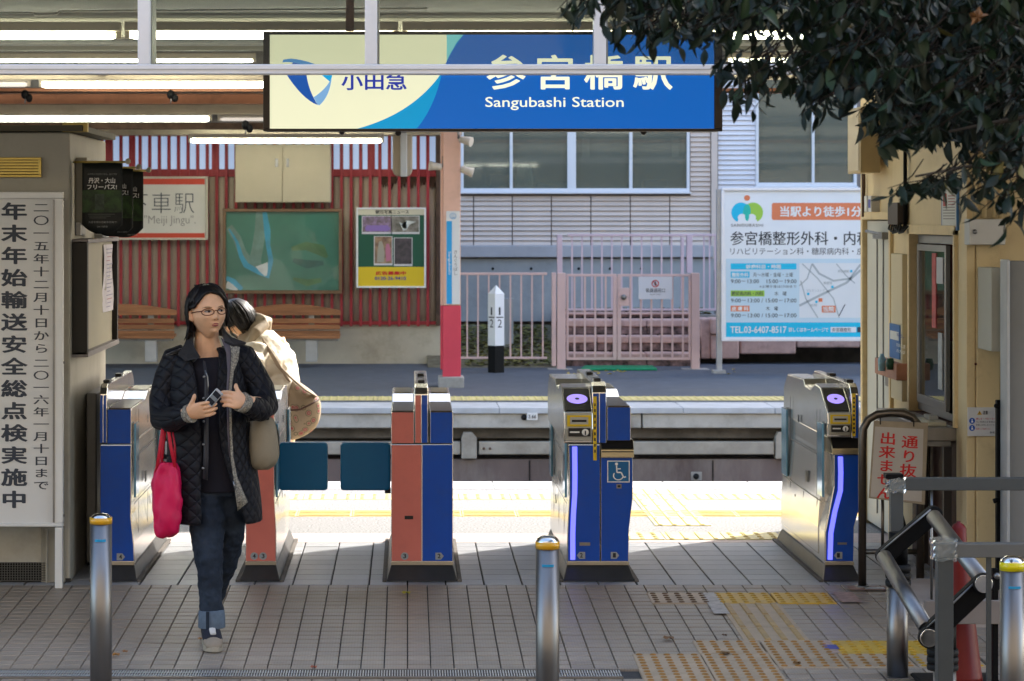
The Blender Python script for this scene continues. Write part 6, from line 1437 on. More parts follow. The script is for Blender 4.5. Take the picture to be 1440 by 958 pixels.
# no-passing sign on its tube frame
Yz = 13.1
ns = thing('hoop_barrier', 'dark steel hoop barrier beside the right-hand gate, carrying the red lettered sign', 'barrier', (X(1255, Yz), Yz, 0))
hoop = [(1212.5, 812), (1212.5, 620), (1214, 603), (1221, 590), (1233, 583), (1250, 581), (1270, 582), (1283, 587), (1291, 597), (1294, 612), (1294, 812)]
pts = [P(u, v, Yz) for u, v in hoop]; pts[0].z = 0; pts[-1].z = 0
hm = mat('hoop_steel', (.13, .115, .10), .35, .9, var=.2, vs=6)
MB().tube(pts, .0205, 16).build('hoop', hm, ns); MB().tube([P(1212, 776, Yz), P(1294, 776, Yz)], .014, 12).build('cross_rail', hm, ns)
MB().tube([P(1241, 700, Yz), P(1241, 776, Yz)], .008, 8).build('upright', hm, ns)
for u in (1212.5, 1294): MB().lathe([(.035, 0), (.033, .012)], X(u, Yz), Yz, 20).build('foot_ring', steel_dark, ns)
wsg = thing('red_lettered_sign', 'crooked cream board with red characters hanging on the steel hoop', 'sign', P(1262, 640, 12.95))
def tilt(u, v):       # the board hangs with a slight clockwise slant
    return (u + (v - 595) * -.066, v + (u - 1233) * .055)
cr = [tilt(u, v) for u, v in ((1229, 592), (1305, 591), (1308, 706), (1229, 701))]
Ys = 13.0
MB().prism([(X(u, Ys), Z(v, Ys)) for u, v in cr], Ys, Ys + .012).build('backing', mat('sign_back_brown', (.33, .27, .19), .6, var=.15, vs=7, dirt=(.2, .15, .1), da=.5, ds=9), wsg, .002)
cr2 = [tilt(u, v) for u, v in ((1231, 600), (1299, 600), (1303, 702), (1231, 699))]
MB().prism([(X(u, Ys), Z(v, Ys)) for u, v in cr2], Ys - .002, Ys - .0003).build('paper', mat('sign_cream', (.46, .42, .37), .6, var=.05), wsg)
for col, us_, vs_ in (('通り抜', (1269, 1293), (609, 669)), ('出来ません', (1238, 1262), (606, 702))):
    h = (vs_[1] - vs_[0]) / len(col)
    for i, ch in enumerate(col):
        me = text_mesh(ch, .02); w_ = wloc(wsg)
        for v in me.vertices:
            uu, vv = tilt(us_[0] + v.co.x * (us_[1] - us_[0]), vs_[0] + h * (i + .5) - (v.co.y - .38) * h * .95 )
            v.co = Vector((X(uu, Ys), Ys - .003 - v.co.z, Z(vv, Ys))) - w_
        me.materials.clear(); me.materials.append(ink_red); o = bpy.data.objects.new('character', me); COL.objects.link(o); o.parent = wsg
MB().tube([P(1238, 597, 12.99), P(1238, 588, 13.0)], .003, 6).tube([P(1285, 600, 12.99), P(1285, 590, 13.0)], .003, 6).build('tie', rubber, wsg)
# litter
for (u, v, col, lab, s_) in ((571, 837, (.48, .42, .03), 'round yellow leaf lying before the pink and blue gate', .028), (163, 924.5, (.42, .18, .03), 'orange leaf on the tiles just right of the left bollard', .022), (176, 920, (.32, .13, .03), 'small rust brown leaf beyond the orange one by the left bollard', .016), (940, 901, (.20, .09, .03), 'curled brown leaf left of the tactile tiles', .032), (1019, 897, (.12, .05, .02), 'tiny dark leaf above the worn tactile tiles', .014), (441, 942, (.45, .12, .07), 'reddish scrap at the edge of the drain', .018), (282, 902, (.45, .22, .08), 'tan leaf by the heel of the woman', .016), (1020, 922, (.20, .10, .03), 'thin brown twig leaf across two worn tactile tiles', .026), (1121, 936, (.20, .09, .02), 'brown leaf scrap on the worn tile before the diamond barrier', .02)):
    Y_ = (ZC + .355) / ((v - CV) / FOC + .0269) if v > 822 else ZC * FOC / (v - CV); c = Vector((X(u, Y_), Y_, FZ(Y_) + .011)); q = MB(); n = 9
    ring = [c + Vector((math.cos(2 * math.pi * k / n) * s_ * (1.0 if k % 2 else .8), math.sin(2 * math.pi * k / n) * s_ * 1.2, .006 * math.sin(3 * k) + .004)) for k in range(n)]
    o = q.add(ring + [c], [(k, (k + 1) % n, n) for k in range(n)]).build('fallen_leaf', mat('leaf_%d' % u, col, .6, var=.3, vs=40)); tag(o, lab, 'leaf')
# ================================================================ evergreen tree over the forecourt, top right
leaf_m = mat('evergreen_leaf', (.013, .030, .012), .45, var=.5, vs=9, rnd=.65, spec=.25)
leaf_y = mat('backlit_leaf', (.10, .085, .02), .45, var=.4, vs=9, rnd=.3)  # olive leaves: light from behind put into their colour
leaf_o = mat('orange_leaf', (.18, .085, .03), .5, var=.3, vs=9)
bark = mat('grey_bark', (.09, .075, .06), .85, var=.4, vs=12, bump=.8, bs=30, stretch=(1, 1, .3))
twig_m = mat('twig_brown', (.02, .014, .010), .9, spec=.1)
rs = random.Random(21)
tree = thing('evergreen_tree', 'dark evergreen tree hanging its long drooping leaves over the top right of the entrance', 'tree', (4.4, 7.6, -.15))
trunk = [(4.4, 7.6, -.2), (4.42, 7.62, .8), (4.36, 7.6, 1.8), (4.3, 7.55, 2.7), (4.4, 7.6, 3.8), (4.5, 7.7, 5.2)]
MB().tube(trunk, [.17, .14, .13, .12, .09, .05], 14).build('trunk', bark, tree)
# crown outline measured in the picture: lowest leaf tips for each u
low = [(782, -8), (800, 18), (806, 34), (822, 26), (845, 22), (860, 30), (878, 45), (890, 62), (905, 76), (930, 70), (955, 72), (978, 66), (996, 76), (1012, 92), (1030, 122), (1056, 170), (1066, 150), (1076, 118), (1100, 118), (1126, 150), (1142, 168), (1160, 162), (1180, 160), (1205, 150), (1222, 168), (1236, 200), (1250, 268), (1262, 290), (1300, 290), (1330, 288), (1350, 262), (1372, 290), (1396, 288), (1406, 330), (1426, 318), (1445, 300), (1560, 330), (1800, 300)]
def lowv(u):
    for (a, va), (b, vb) in zip(low[:-1], low[1:]):
        if a <= u <= b: return va + (vb - va) * (u - a) / (b - a)
    return -20 if u < 782 else 300
holes = [(1035, 62, 38, 17), (1112, 52, 36, 18), (1112, 88, 24, 10), (1262, 222, 20, 20), (1300, 216, 34, 12), (1332, 186, 12, 9), (1290, 246, 26, 7), (1086, 132, 26, 9), (1198, 46, 5, 5), (1385, 320, 14, 10), (1240, 176, 8, 6), (1425, 262, 14, 12)]
def inhole(u, v): return any(((u - a) / c) ** 2 + ((v - b) / d) ** 2 < 1 for a, b, c, d in holes)
# leaf shapes: pointed, folded along the midrib and curved
def leaf_shape(L, W, curl, fold):
    pr = [(0, .02), (.14, .42), (.32, .92), (.5, 1.0), (.68, .82), (.84, .42), (1.0, 0.0)]
    V, F = [], []
    for t, w_ in pr:
        y = -L * t; z = -curl * L * t * t; ww = W * w_ * .5
        V += [Vector((-ww, fold * ww, 0)) + Vector((0, z, y)), Vector((0, 0, 0)) + Vector((0, z, y)), Vector((ww, fold * ww, 0)) + Vector((0, z, y))]
    for i in range(6):
        a = i * 3; F += [(a, a + 1, a + 4, a + 3), (a + 1, a + 2, a + 5, a + 4)]
    return V, F
shapes = [leaf_shape(.085, .034, .18, .35), leaf_shape(.100, .040, .30, .5), leaf_shape(.070, .031, .10, .3), leaf_shape(.092, .034, -.28, .5)]
leaves = []; twigs = MB()
def add_twig(u, v, Y, n=None, small=1.0):
    p0 = P(u, v, Y); d = Vector((-rs.uniform(.3, 1), rs.uniform(-.4, .4), -rs.uniform(-.25, .55))).normalized(); L = rs.uniform(.06, .13) * small; p0 = p0 + Vector((.04, 0, 0))
    pts = [p0 - d * L * .6 + Vector((0, 0, .03)), p0, p0 + d * L * .5 - Vector((0, 0, .006)), p0 + d * L - Vector((0, 0, .02))]
    twigs.tube(pts, [.002, .0017, .0013, .0008], 5)
    n = n or rs.randint(5, 8)
    for k in range(n):
        t = (k + .5) / n; p = pts[1].lerp(pts[3], t)
        q = Quaternion((0, 0, 1), rs.uniform(0, 6.28)) @ Quaternion((1, 0, 0), rs.uniform(-1.0, 1.0)) @ Quaternion((0, 1, 0), rs.uniform(-.8, .8))
        leaves.append((p, q, rs.randrange(4), rs.uniform(.48, .80) * small))
def fitted(u, v): return v < lowv(u) - 34 or rs.random() < .04
cnt = 0
while cnt < 620:                  # the body of the crown inside the view
    u = rs.uniform(790, 1470); v = rs.uniform(-60, 300)
    lv = lowv(u)
    if v > lv - 40: continue
    if inhole(u, v) or inhole(u, v + 22) or inhole(u, v + 10): continue
    if u < 1000 and v > -15 and rs.random() < .25: continue
    if 1200 < u and v > 175 and rs.random() < .45: continue
    add_twig(u, v, rs.uniform(6.5, 8.2)); cnt += 1
for (a, va), (b, vb) in zip(low[:-1], low[1:]):      # the ragged lower fringe
    n = max(1, int(abs(b - a) / 8))
    for k in range(n):
        t = (k + rs.random()) / n; u = a + (b - a) * t; v = va + (vb - va) * t
        if u < 1440: add_twig(u + 4, v - 36, rs.uniform(6.6, 7.4), rs.randint(3, 5), .9)
for _ in range(520):               # dense dark heart of the crown behind
    u = rs.uniform(1120, 1470); v = rs.uniform(-60, 165)
    if v < lowv(u) - 55 and not inhole(u, v) and not inhole(u, v + 22): add_twig(u, v, rs.uniform(7.6, 9.0), 8, 1.1)
for _ in range(330):               # beyond the frame: above and to the right
    u, v = (rs.uniform(900, 2500), rs.uniform(-900, -60)) if rs.random() < .6 else (rs.uniform(1470, 2500), rs.uniform(-60, 250))
    add_twig(u, v, rs.uniform(6.6, 9.2), 8, 1.3)
inview = [l for l in leaves if -10 < CU + l[0].x / l[0].y * FOC < 1450 and CV - (l[0].z - ZC) / l[0].y * FOC > -12]
inview.sort(key=lambda l: l[0].y / l[3]); nearset = set(id(l) for l in inview[:300])
base = {}
foli = MB()
for l in leaves:
    p, q, k, s = l
    if id(l) in nearset:
        yl_ = rs.random() < (.30 if 1.25 < p.x and p.z < 2.15 else .05); key = (k, yl_)
        if key not in base:
            me = bpy.data.meshes.new('leaf'); me.from_pydata(*[[tuple(c) for c in shapes[k][0]], [], shapes[k][1]]); me.materials.append(leaf_y if yl_ else leaf_m); me.polygons.foreach_set('use_smooth', [True] * len(me.polygons)); base[key] = me
        o = bpy.data.objects.new('leaf', base[key]); COL.objects.link(o); o.parent = tree; o.location = p - tree.location; o.rotation_mode = 'QUATERNION'; o.rotation_quaternion = q; o.scale = (s, s, s)
    else:
        foli.add([p + (q @ c) * s for c in shapes[k][0]], shapes[k][1], True)
foli.build('foliage', leaf_m, tree, kind='stuff')
twigs.build('twigs', twig_m, tree, kind='stuff')
for pts, r in (([(4.3, 7.55, 2.7), (3.6, 7.3, 2.85), (2.6, 7.2, 2.75), (1.5, 7.1, 2.55), (.75, 7.1, 2.46)], [.07, .05, .035, .016, .004]), ([(4.38, 7.58, 3.4), (3.4, 7.8, 3.3), (2.2, 7.7, 2.9), (1.3, 7.5, 2.62)], [.06, .04, .02, .005]), ([(4.3, 7.55, 2.4), (3.4, 7.2, 2.4), (2.2, 7.0, 2.25), (1.45, 6.95, 2.1)], [.05, .03, .012, .004]), ([(4.34, 7.56, 2.1), (3.1, 7.1, 2.15), (1.9, 7.0, 2.08), (1.36, 6.95, 1.98)], [.045, .02, .009, .003])):
    MB().tube(pts, r, 9).build('limb', bark, tree)
# one orange maple leaf caught in the crown
c = P(1376, 24, 6.5); q = MB(); pts = []
for k in range(15):
    a = math.pi * 2 * k / 15 + 1.5; r = (.034, .020, .022, .030, .019, .021, .036, .018, .015, .012, .010, .012, .028, .019, .020)[k]; pts.append(c + Vector((math.cos(a) * r * .9, .012 * math.sin(k * 2), math.sin(a) * r * .8)))
o = q.add(pts + [c], [(k, (k + 1) % 15, 15) for k in range(15)]).build('maple_leaf', leaf_o); tag(o, 'single orange lobed leaf caught high in the dark tree', 'leaf')

# ================================================================ added facade behind the viewer: cuts sky light, bounces warm light, shows in reflections
of2 = thing('added_facade', 'unseen beige building added across the street to cut sky light', 'building', (0, -11, -.235))
MB().box(-30, 30, -16, -11, -.235, 19).build('wall', mat('street_facade', (.36, .30, .22), .8, var=.1, vs=.5), of2)
w0 = None
for k in range(9):
    for j in range(6):
        if w0 is None: w0 = MB().box(-24, -21.4, -11.0, -10.96, 1.0, 2.5).build('window', mat('dark_window', (.03, .035, .04), .1), of2)
        else: dup(w0, (k * 5.2, 0, j * 2.9), of2)
# ================================================================ people
skin = mat('skin', (.76, .44, .26), .45, var=.08, vs=30, sss=.06)
hair = mat('black_hair', (.008, .006, .006), .45, var=.4, vs=60, stretch=(1, 1, .15), bump=.3, bs=200)
lip = mat('lip_rose', (.34, .075, .075), .38); white_eye = mat('eye_white', (.30, .26, .23), .35); iris = mat('iris_dark', (.02, .010, .007), .15); brow = mat('brow_dark', (.045, .025, .018), .8)

def remesh(o, vox, smooth=3):
    m = o.modifiers.new('r', 'REMESH'); m.mode = 'VOXEL'; m.voxel_size = vox; m.use_smooth_shade = True
    s = o.modifiers.new('s', 'SMOOTH'); s.factor = .5; s.iterations = smooth
    bpy.context.view_layer.update()
    me = bpy.data.meshes.new_from_object(o.evaluated_get(bpy.context.evaluated_depsgraph_get()))
    mats = [s_ for s_ in o.data.materials]; o.modifiers.clear(); old = o.data; o.data = me
    if not me.materials and mats: me.materials.append(mats[0])
    me.polygons.foreach_set('use_smooth', [True] * len(me.polygons))
    return o

def head_r(x, z):      # front profile of the face as depth offset; features in head units (m), z up from the middle of the head
    g = lambda cx, cz, sx, sz: math.exp(-((x - cx) / sx) ** 2 - ((z - cz) / sz) ** 2)
    d = 0
    d += .017 * g(0, -.026, .0085, .010) + .010 * g(0, -.010, .0065, .020) + .004 * g(0, .012, .006, .016)          # nose
    d += .006 * (g(.012, -.030, .006, .006) + g(-.012, -.030, .006, .006))
    d -= .0085 * (g(.032, .006, .016, .010) + g(-.032, .006, .016, .010))                                          # eye sockets
    d += .005 * (g(.030, .027, .022, .008) + g(-.030, .027, .022, .008))                                          # brow ridge
    d += .007 * (g(.042, -.022, .019, .018) + g(-.042, -.022, .019, .018))                                         # cheeks
    d += .0075 * g(0, -.051, .019, .0055) + .007 * g(0, -.0605, .016, .0055) - .005 * g(0, -.056, .020, .0018)       # lips
    d -= .004 * g(0, -.071, .018, .006) + .0 ; d += .010 * g(0, -.086, .019, .013)                                 # chin
    d -= .003 * g(0, -.042, .004, .006)
    return d
def head_mesh(mb, M):
    nu, nv = 72, 56; vs = []
    for j in range(nv + 1):
        t = math.pi * j / nv; z0 = math.cos(t)
        for i in range(nu):
            a = 2 * math.pi * i / nu; x = math.sin(t) * math.sin(a) * .0745; y = -math.sin(t) * math.cos(a); z = z0 * .112
            y *= .088 if y < 0 else .102
            k = max(0, min(1, (-z - .018) / .095)); x *= 1 - .40 * k ** 1.35; 
            if y < 0: y *= 1 - .10 * k
            else: y *= 1 - .45 * k
            if z > .03: x *= 1 + .04
            if y < -.005: y -= head_r(x, z) * min(1, (-y - .005) / .03)
            vs.append(M @ Vector((x, y, z)))
    mb.add(vs, [(j * nu + i, (j + 1) * nu + i, (j + 1) * nu + (i + 1) % nu, j * nu + (i + 1) % nu) for j in range(nv) for i in range(nu)], True)
def face_y(x, z):      # y of the face surface at (x, z)
    s = min(.999, math.hypot(x / .0745 / (1 - .40 * max(0, min(1, (-z - .018) / .095)) ** 1.35), z / .112)); k = max(0, min(1, (-z - .018) / .095))
    y = -math.sqrt(max(0, 1 - s * s)) * .088 * (1 - .10 * k); return y - head_r(x, z) * min(1, max(0, -y - .005) / .03)
def patch(outline, off, nr=3):   # small skin-tight patch: polygon fan projected on the face
    c = (sum(p[0] for p in outline) / len(outline), sum(p[1] for p in outline) / len(outline)); rings = []
    for r in range(nr + 1): rings.append([(c[0] + (p[0] - c[0]) * r / nr, c[1] + (p[1] - c[1]) * r / nr) for p in outline])
    V = [(c[0], face_y(*c) - off, c[1])] + [(x, face_y(x, z) - off * (1 if r < nr else .25), z) for r, ring in enumerate(rings) if r for x, z in ring]; n = len(outline)
    F = [(0, 1 + k, 1 + (k + 1) % n) for k in range(n)] + [(1 + (r - 1) * n + k, 1 + r * n + k, 1 + r * n + (k + 1) % n, 1 + (r - 1) * n + (k + 1) % n) for r in range(1, nr) for k in range(n)]
    return [Vector(v) for v in V], F
def finger(mb, base, d, curl_axis, L, r, curl):
    """three bones bending about curl_axis"""
    pts = [base]; dd = d.normalized(); ax = curl_axis.normalized(); p = base
    for k, fr in enumerate((.45, .32, .23)):
        if k: dd = Quaternion(ax, curl) @ dd
        for _ in range(2): p = p + dd * L * fr / 2; pts.append(p)
    rr = [r * 1.05, r, r * 1.04, r * .93, r * .95, r * .88, r * .62]
    mb.tube(pts, rr, 10); mb.ball(pts[-1] - dd * r * .35, r * .72, 10, 8); mb.ball(pts[0], r * 1.1, 10, 8)
def hand(mb, wrist, knuck, up, thumb_side, curl=.45, spread=.16, L=.075, tcurl=.3):
    """palm from wrist to knuckles; `up` = back of the hand normal; fingers bend away from it"""
    f = (knuck - wrist).normalized(); up = (up - f * up.dot(f)).normalized(); s = f.cross(up).normalized() * thumb_side
    mb.tube([wrist - f * .02, wrist, wrist + f * .03, knuck - f * .012, knuck], [(.018, .025), (.017, .026), (.0165, .036), (.0145, .040), (.010, .037)], 16, up=up)
    for k, (off, ln) in enumerate(((.030, .92), (.010, 1.0), (-.010, .95), (-.029, .76))):
        d = (f + s * (off * spread * 30 / 10)).normalized()
        finger(mb, knuck + s * off - f * .006, d, s.cross(Vector()) if False else f.cross(-up), L * ln, .0088 if k < 3 else .0078, curl * (1 + .1 * k))
    tb_ = wrist + f * .022 + s * .026; td = (f * .75 + s * .75 - up * .25).normalized()
    finger(mb, tb_, td, up * -thumb_side, .062, .0105, tcurl)

# ---------------------------------------------------------------- the walking woman
YWm = 11.60; S = YWm / FOC      # metres per picture pixel at her depth
def W_(u, v, dy=0): return Vector((X(u, YWm), YWm + dy, Z(v, YWm)))
wo = thing('person', 'woman in glasses and a dark quilted coat, jeans rolled up, walking out of the gates', 'person', (X(298, YWm), YWm, FZ(YWm)))
HC = W_(293, 440, -.02)
MH = Matrix.Translation(HC) @ Matrix.Rotation(R(27), 4, 'Z') @ Matrix.Rotation(R(-3), 4, 'Y') @ Matrix.Rotation(R(-5), 4, 'X')
bd = MB(); head_mesh(bd, MH)
neck = [W_(291, 452, .03), W_(290, 475, .035), W_(291, 492, .045), W_(292, 508, .06)]
bd.tube(neck, [(.050, .052), (.050, .053), (.056, .066), (.075, .12)], 20)
bd.tube([W_(292, 500, .06), W_(292, 512, .06), W_(296, 540, .06), W_(298, 600, .06), W_(300, 650, .06), W_(302, 685, .06)], [(.05, .09), (.085, .17), (.10, .165), (.09, .13), (.09, .13), (.09, .14)], 24)
# arms under the sleeves, forearms meeting at the phone
RW, LW = W_(262, 578, -.20), W_(353, 560, -.20)
bd.tube([W_(246, 506, .06), W_(228, 545, .06), W_(226, 590, .02), RW], [.05, .045, .042, .026], 14)
bd.tube([W_(336, 504, .06), W_(362, 540, .06), W_(374, 572, .0), LW], [.05, .045, .042, .026], 14)
hand(bd, W_(268, 576, -.215), W_(292, 571, -.235), Vector((-.15, -.85, -.35)), -1, curl=.28, L=.072, tcurl=.15, spread=.12)
hand(bd, W_(350, 561, -.215), W_(331, 557, -.235), Vector((.1, -.9, .3)), 1, curl=.55, L=.066, tcurl=.35, spread=.05)
# legs and feet inside jeans
bd.tube([W_(288, 690, .05), W_(289, 740, .01), W_(296, 800, -.02), W_(299, 868, -.02), W_(299, 880, -.02)], [.085, .075, .05, .035, .035], 14)
bd.tube([W_(318, 690, .07), W_(318, 740, .10), W_(312, 790, .2), W_(292, 850, .36), W_(288, 862, .38)], [.085, .075, .05, .035, .035], 14)
body_o = bd.build('body', skin, wo); remesh(body_o, .0032, 2)
# ears
er = MB()
for s in (-1, 1):
    er.tube([MH @ Vector((s * .072, .008, .012)), MH @ Vector((s * .080, .012, .000)), MH @ Vector((s * .078, .010, -.018)), MH @ Vector((s * .070, .004, -.032))], [(.010, .006), (.016, .006), (.013, .006), (.006, .005)], 12)
e_ = er.build('ears', skin, wo)
def face_part(nm, m, VF):
    q = MB()
    for V, F in VF: q.add([MH @ v for v in V], F, True)
    return q.build(nm, m, wo)
eye = lambda s, sc=1, up=0: [(s * .031 + .0150 * sc * math.cos(a), .004 + up + (.0052 if math.sin(a) > 0 else .0042) * sc * math.sin(a)) for a in [2 * math.pi * k / 16 for k in range(16)]]
for s in (-1, 1):
    face_part('eye', white_eye, [patch(eye(s), .0032)])
    ex = s * .031 + .0035
    face_part('iris', iris, [patch([(ex + .0068 * math.cos(a), .0040 + .0052 * math.sin(a)) for a in [2 * math.pi * k / 12 for k in range(12)]], .0040)])
    face_part('eyelid', brow, [patch([(s * .031 + x, .0045 + z) for x, z in ((-.0165, .0), (-.009, .0052), (0, .0066), (.009, .0052), (.0165, .0), (.009, .0036), (0, .0048), (-.009, .0036))], .0045, 1)])
    face_part('eyebrow', brow, [patch([(s * .033 + x * s, .0225 + z) for x, z in ((-.018, -.0015), (-.006, .0025), (.008, .0035), (.020, -.001), (.008, .0008), (-.006, -.0005), (-.018, -.0035))], .0018, 1)])
face_part('lips', lip, [patch([(-.021, -.0560), (-.012, -.0515), (-.004, -.0485), (0, -.0497), (.004, -.0485), (.012, -.0515), (.021, -.0560), (.010, -.0558), (0, -.0565), (-.010, -.0558)], .0016), patch([(-.021, -.0562), (-.010, -.0563), (0, -.0572), (.010, -.0563), (.021, -.0562), (.012, -.0625), (0, -.0650), (-.012, -.0625)], .0018)])
face_part('nostrils', mat('nostril', (.10, .035, .022), .7), [patch([(s * .0075 + .0035 * math.cos(a), -.0345 + .0018 * math.sin(a)) for a in [2 * math.pi * k / 8 for k in range(8)]], .0008, 1) for s in (-1, 1)])
# glasses
gl = MB()
for s in (-1, 1):
    pts = []
    for k in range(29):
        a = 2 * math.pi * k / 28; x = s * .0335 + .0245 * math.cos(a) * (1 - .06 * math.sin(a)); z = .002 + .0148 * math.sin(a); pts.append(MH @ Vector((x, -.094 + abs(x) * .22 + x * x * 4, z)))
    gl.tube(pts, .0019, 8, cap=False)
    gl.tube([MH @ Vector((s * .058, -.068, .008)), MH @ Vector((s * .070, -.050, .008)), MH @ Vector((s * .078, .0, .006)), MH @ Vector((s * .077, .014, -.002))], .0021, 6)
gl.tube([MH @ Vector((-.0095, -.0925, .003)), MH @ Vector((0, -.0955, .007)), MH @ Vector((.0095, -.0925, .003))], .0018, 6)
gf = gl.build('glasses', mat('tortoise_frame', (.10, .022, .010), .25), wo)
gq = MB()
for s in (-1, 1):
    c = [MH @ Vector((s * .0335 + .0235 * math.cos(2 * math.pi * k / 20), -.0935 + abs(s * .0335 + .0235 * math.cos(2 * math.pi * k / 20)) * .22 + .0035, .002 + .0138 * math.sin(2 * math.pi * k / 20))) for k in range(20)]
    gq.add(c, [tuple(range(20))])
gq.build('lenses', glass('spectacle_lens', (.98, .98, .98), .01, .0, 1.08), gf)
# hair: a thick cap swept back from a high side parting, ends turned under the ears
def hair_cap(mb, M, hair_len, face_open):
    nu, nv = 64, 34; vs = []; 
    for j in range(nv + 1):
        t = math.pi * .80 * j / nv
        for i in range(nu):
            a = 2 * math.pi * i / nu       # 0 = front
            fa = abs((a + math.pi) % (2 * math.pi) - math.pi)     # angle from front
            tt = min(t, face_open(fa, a)); x = math.sin(tt) * math.sin(a); y = -math.sin(tt) * math.cos(a); z = math.cos(tt)
            wv = 1.03 + .014 * math.sin(a * 17 + z * 9) + .010 * math.sin(a * 31)
            px = x * .0885 * wv; py = y * (.101 if y < 0 else .120) * wv; pz = z * .126 + .002
            if pz < -.02: 
                k = (-.02 - pz) / .08; px *= 1 + .10 * math.sin(min(1, k) * 2.2) - .16 * max(0, k - .55); py *= 1 - .12 * k
            vs.append(M @ Vector((px, py, pz)))
    mb.add(vs, [(j * nu + i, (j + 1) * nu + i, (j + 1) * nu + (i + 1) % nu, j * nu + (i + 1) % nu) for j in range(nv) for i in range(nu)], True)
def open1(fa, a):      # how far down (polar angle) the hair reaches for each direction
    if fa < .55: return .74 + .10 * (fa / .55) + (.05 if a < math.pi else 0)
    if fa < 1.2: return .84 + (fa - .55) / .65 * .55
    if a > math.pi and fa < 1.74: return 1.39
    if fa < 1.5: return 1.39 + (fa - 1.2) / .30 * .85
    if a < math.pi and fa < 1.95: return 1.55
    return 2.28
hm_ = MB(); hair_cap(hm_, MH, 1, open1)
ho = hm_.build('hair', hair, wo); sm = ho.modifiers.new('s', 'SOLIDIFY'); sm.thickness = .012; sm.offset = -1
lk_ = MB(); rh = random.Random(5)
for k in range(120):            # locks laid over the cap
    a = rh.uniform(1.15, 5.13); t0, t1 = rh.uniform(.15, .6), rh.uniform(1.7, 2.28)
    if min(a, 2 * math.pi - a) < (1.74 if a > math.pi else 1.95): t1 = rh.uniform(1.1, 1.36)
    pts = []
    for i in range(7):
        t = t0 + (t1 - t0) * i / 6; aa = a + .10 * math.sin(i * .9 + k); r_ = 1.03 + rh.uniform(-.006, .035)
        x = math.sin(t) * math.sin(aa) * .0885 * r_; y = -math.sin(t) * math.cos(aa); y *= (.101 if y < 0 else .120) * r_; z = math.cos(t) * .126 * r_ + .002
        if z < -.02: kk = (-.02 - z) / .08; x *= 1 + .10 * math.sin(min(1, kk) * 2.2) - .16 * max(0, kk - .55); y *= 1 - .12 * kk
        pts.append(MH @ Vector((x, y, z)))
    lk_.tube(pts, [.002, .006, .008, .008, .007, .005, .0015], 6)
for k in range(9):              # loose tuft on the crown
    b_ = MH @ Vector((rh.uniform(-.03, .03), .05, .118)); lk_.tube([b_, b_ + Vector((rh.uniform(-.02, .02), 0, .012)), b_ + Vector((rh.uniform(-.04, .05), 0, rh.uniform(.0, .014)))], [.003, .002, .0008], 5)
for k in range(70):             # fine loose strands standing off the outline
    a = rh.uniform(1.3, 5.0); t0 = rh.uniform(.2, 1.6); pts = []
    for i in range(4):
        t = t0 + .22 * i; r_ = 1.05 + .025 * i * rh.random(); pts.append(MH @ Vector((math.sin(t) * math.sin(a) * .091 * r_, -math.sin(t) * math.cos(a) * .120 * r_, math.cos(t) * .129 * r_)))
    lk_.tube(pts, [.0016, .0014, .0011, .0005], 4)
for k in range(16):             # wisps hanging behind the ear to the collar
    a = rh.uniform(3.9, 4.5); b_ = MH @ Vector((math.sin(a) * .086, -math.cos(a) * .10 + .01, rh.uniform(-.06, -.03))); lk_.tube([b_, b_ + Vector((rh.uniform(-.012, .01), 0, -.04)), b_ + Vector((rh.uniform(-.02, .02), .01, -.078))], [.006, .005, .001], 5)
lk_.build('locks', hair, ho)

# --- clothes
navy = mat('quilted_navy', (.0045, .0045, .008), .6, var=.25, vs=8, sheen=.02, spec=.28)
n, L, b = nodes_of(navy)                   # diamond quilting as relief
tc = n.new('ShaderNodeTexCoord'); sp_ = n.new('ShaderNodeSeparateXYZ'); L.new(tc.outputs['Object'], sp_.inputs[0]); hs_ = []
for sg in (1, -1):
    ma = n.new('ShaderNodeMath'); ma.operation = 'MULTIPLY'; ma.inputs[1].default_value = sg * 1.15; L.new(sp_.outputs[0], ma.inputs[0])
    ad = n.new('ShaderNodeMath'); ad.operation = 'ADD'; L.new(ma.outputs[0], ad.inputs[0]); L.new(sp_.outputs[2], ad.inputs[1])
    ay = n.new('ShaderNodeMath'); ay.operation = 'MULTIPLY_ADD'; ay.inputs[1].default_value = sg * .8; L.new(sp_.outputs[1], ay.inputs[0]); L.new(ad.outputs[0], ay.inputs[2])
    mu = n.new('ShaderNodeMath'); mu.operation = 'MULTIPLY'; mu.inputs[1].default_value = math.pi / .062; L.new(ay.outputs[0], mu.inputs[0])
    si = n.new('ShaderNodeMath'); si.operation = 'SINE'; L.new(mu.outputs[0], si.inputs[0]); ab = n.new('ShaderNodeMath'); ab.operation = 'ABSOLUTE'; L.new(si.outputs[0], ab.inputs[0])
    pw = n.new('ShaderNodeMath'); pw.operation = 'POWER'; pw.inputs[1].default_value = .45; L.new(ab.outputs[0], pw.inputs[0]); hs_.append(pw)
mi = n.new('ShaderNodeMath'); mi.operation = 'MINIMUM'; L.new(hs_[0].outputs[0], mi.inputs[0]); L.new(hs_[1].outputs[0], mi.inputs[1])
bp_ = n.new('ShaderNodeBump'); bp_.inputs['Strength'].default_value = .7; bp_.inputs['Distance'].default_value = .009; L.new(mi.outputs[0], bp_.inputs['Height']); L.new(bp_.outputs[0], b.inputs['Normal'])
knit = mat('black_jumper', (.009, .008, .014), .85, var=.2, vs=40, bump=.3, bs=200)
denim = mat('dark_denim', (.0055, .009, .018), .85, col2=(.024, .036, .056), vs=6.0, bump=.4, bs=90)
denim_in = mat('denim_cuff', (.115, .155, .205), .8, var=.2, vs=40, bump=.3, bs=200)
speckl = mat('speckled_lining', (.42, .38, .30), .8, col2=(.06, .055, .05), vs=150)
corduroy = mat('dark_collar', (.012, .011, .012), .9, sheen=.3)
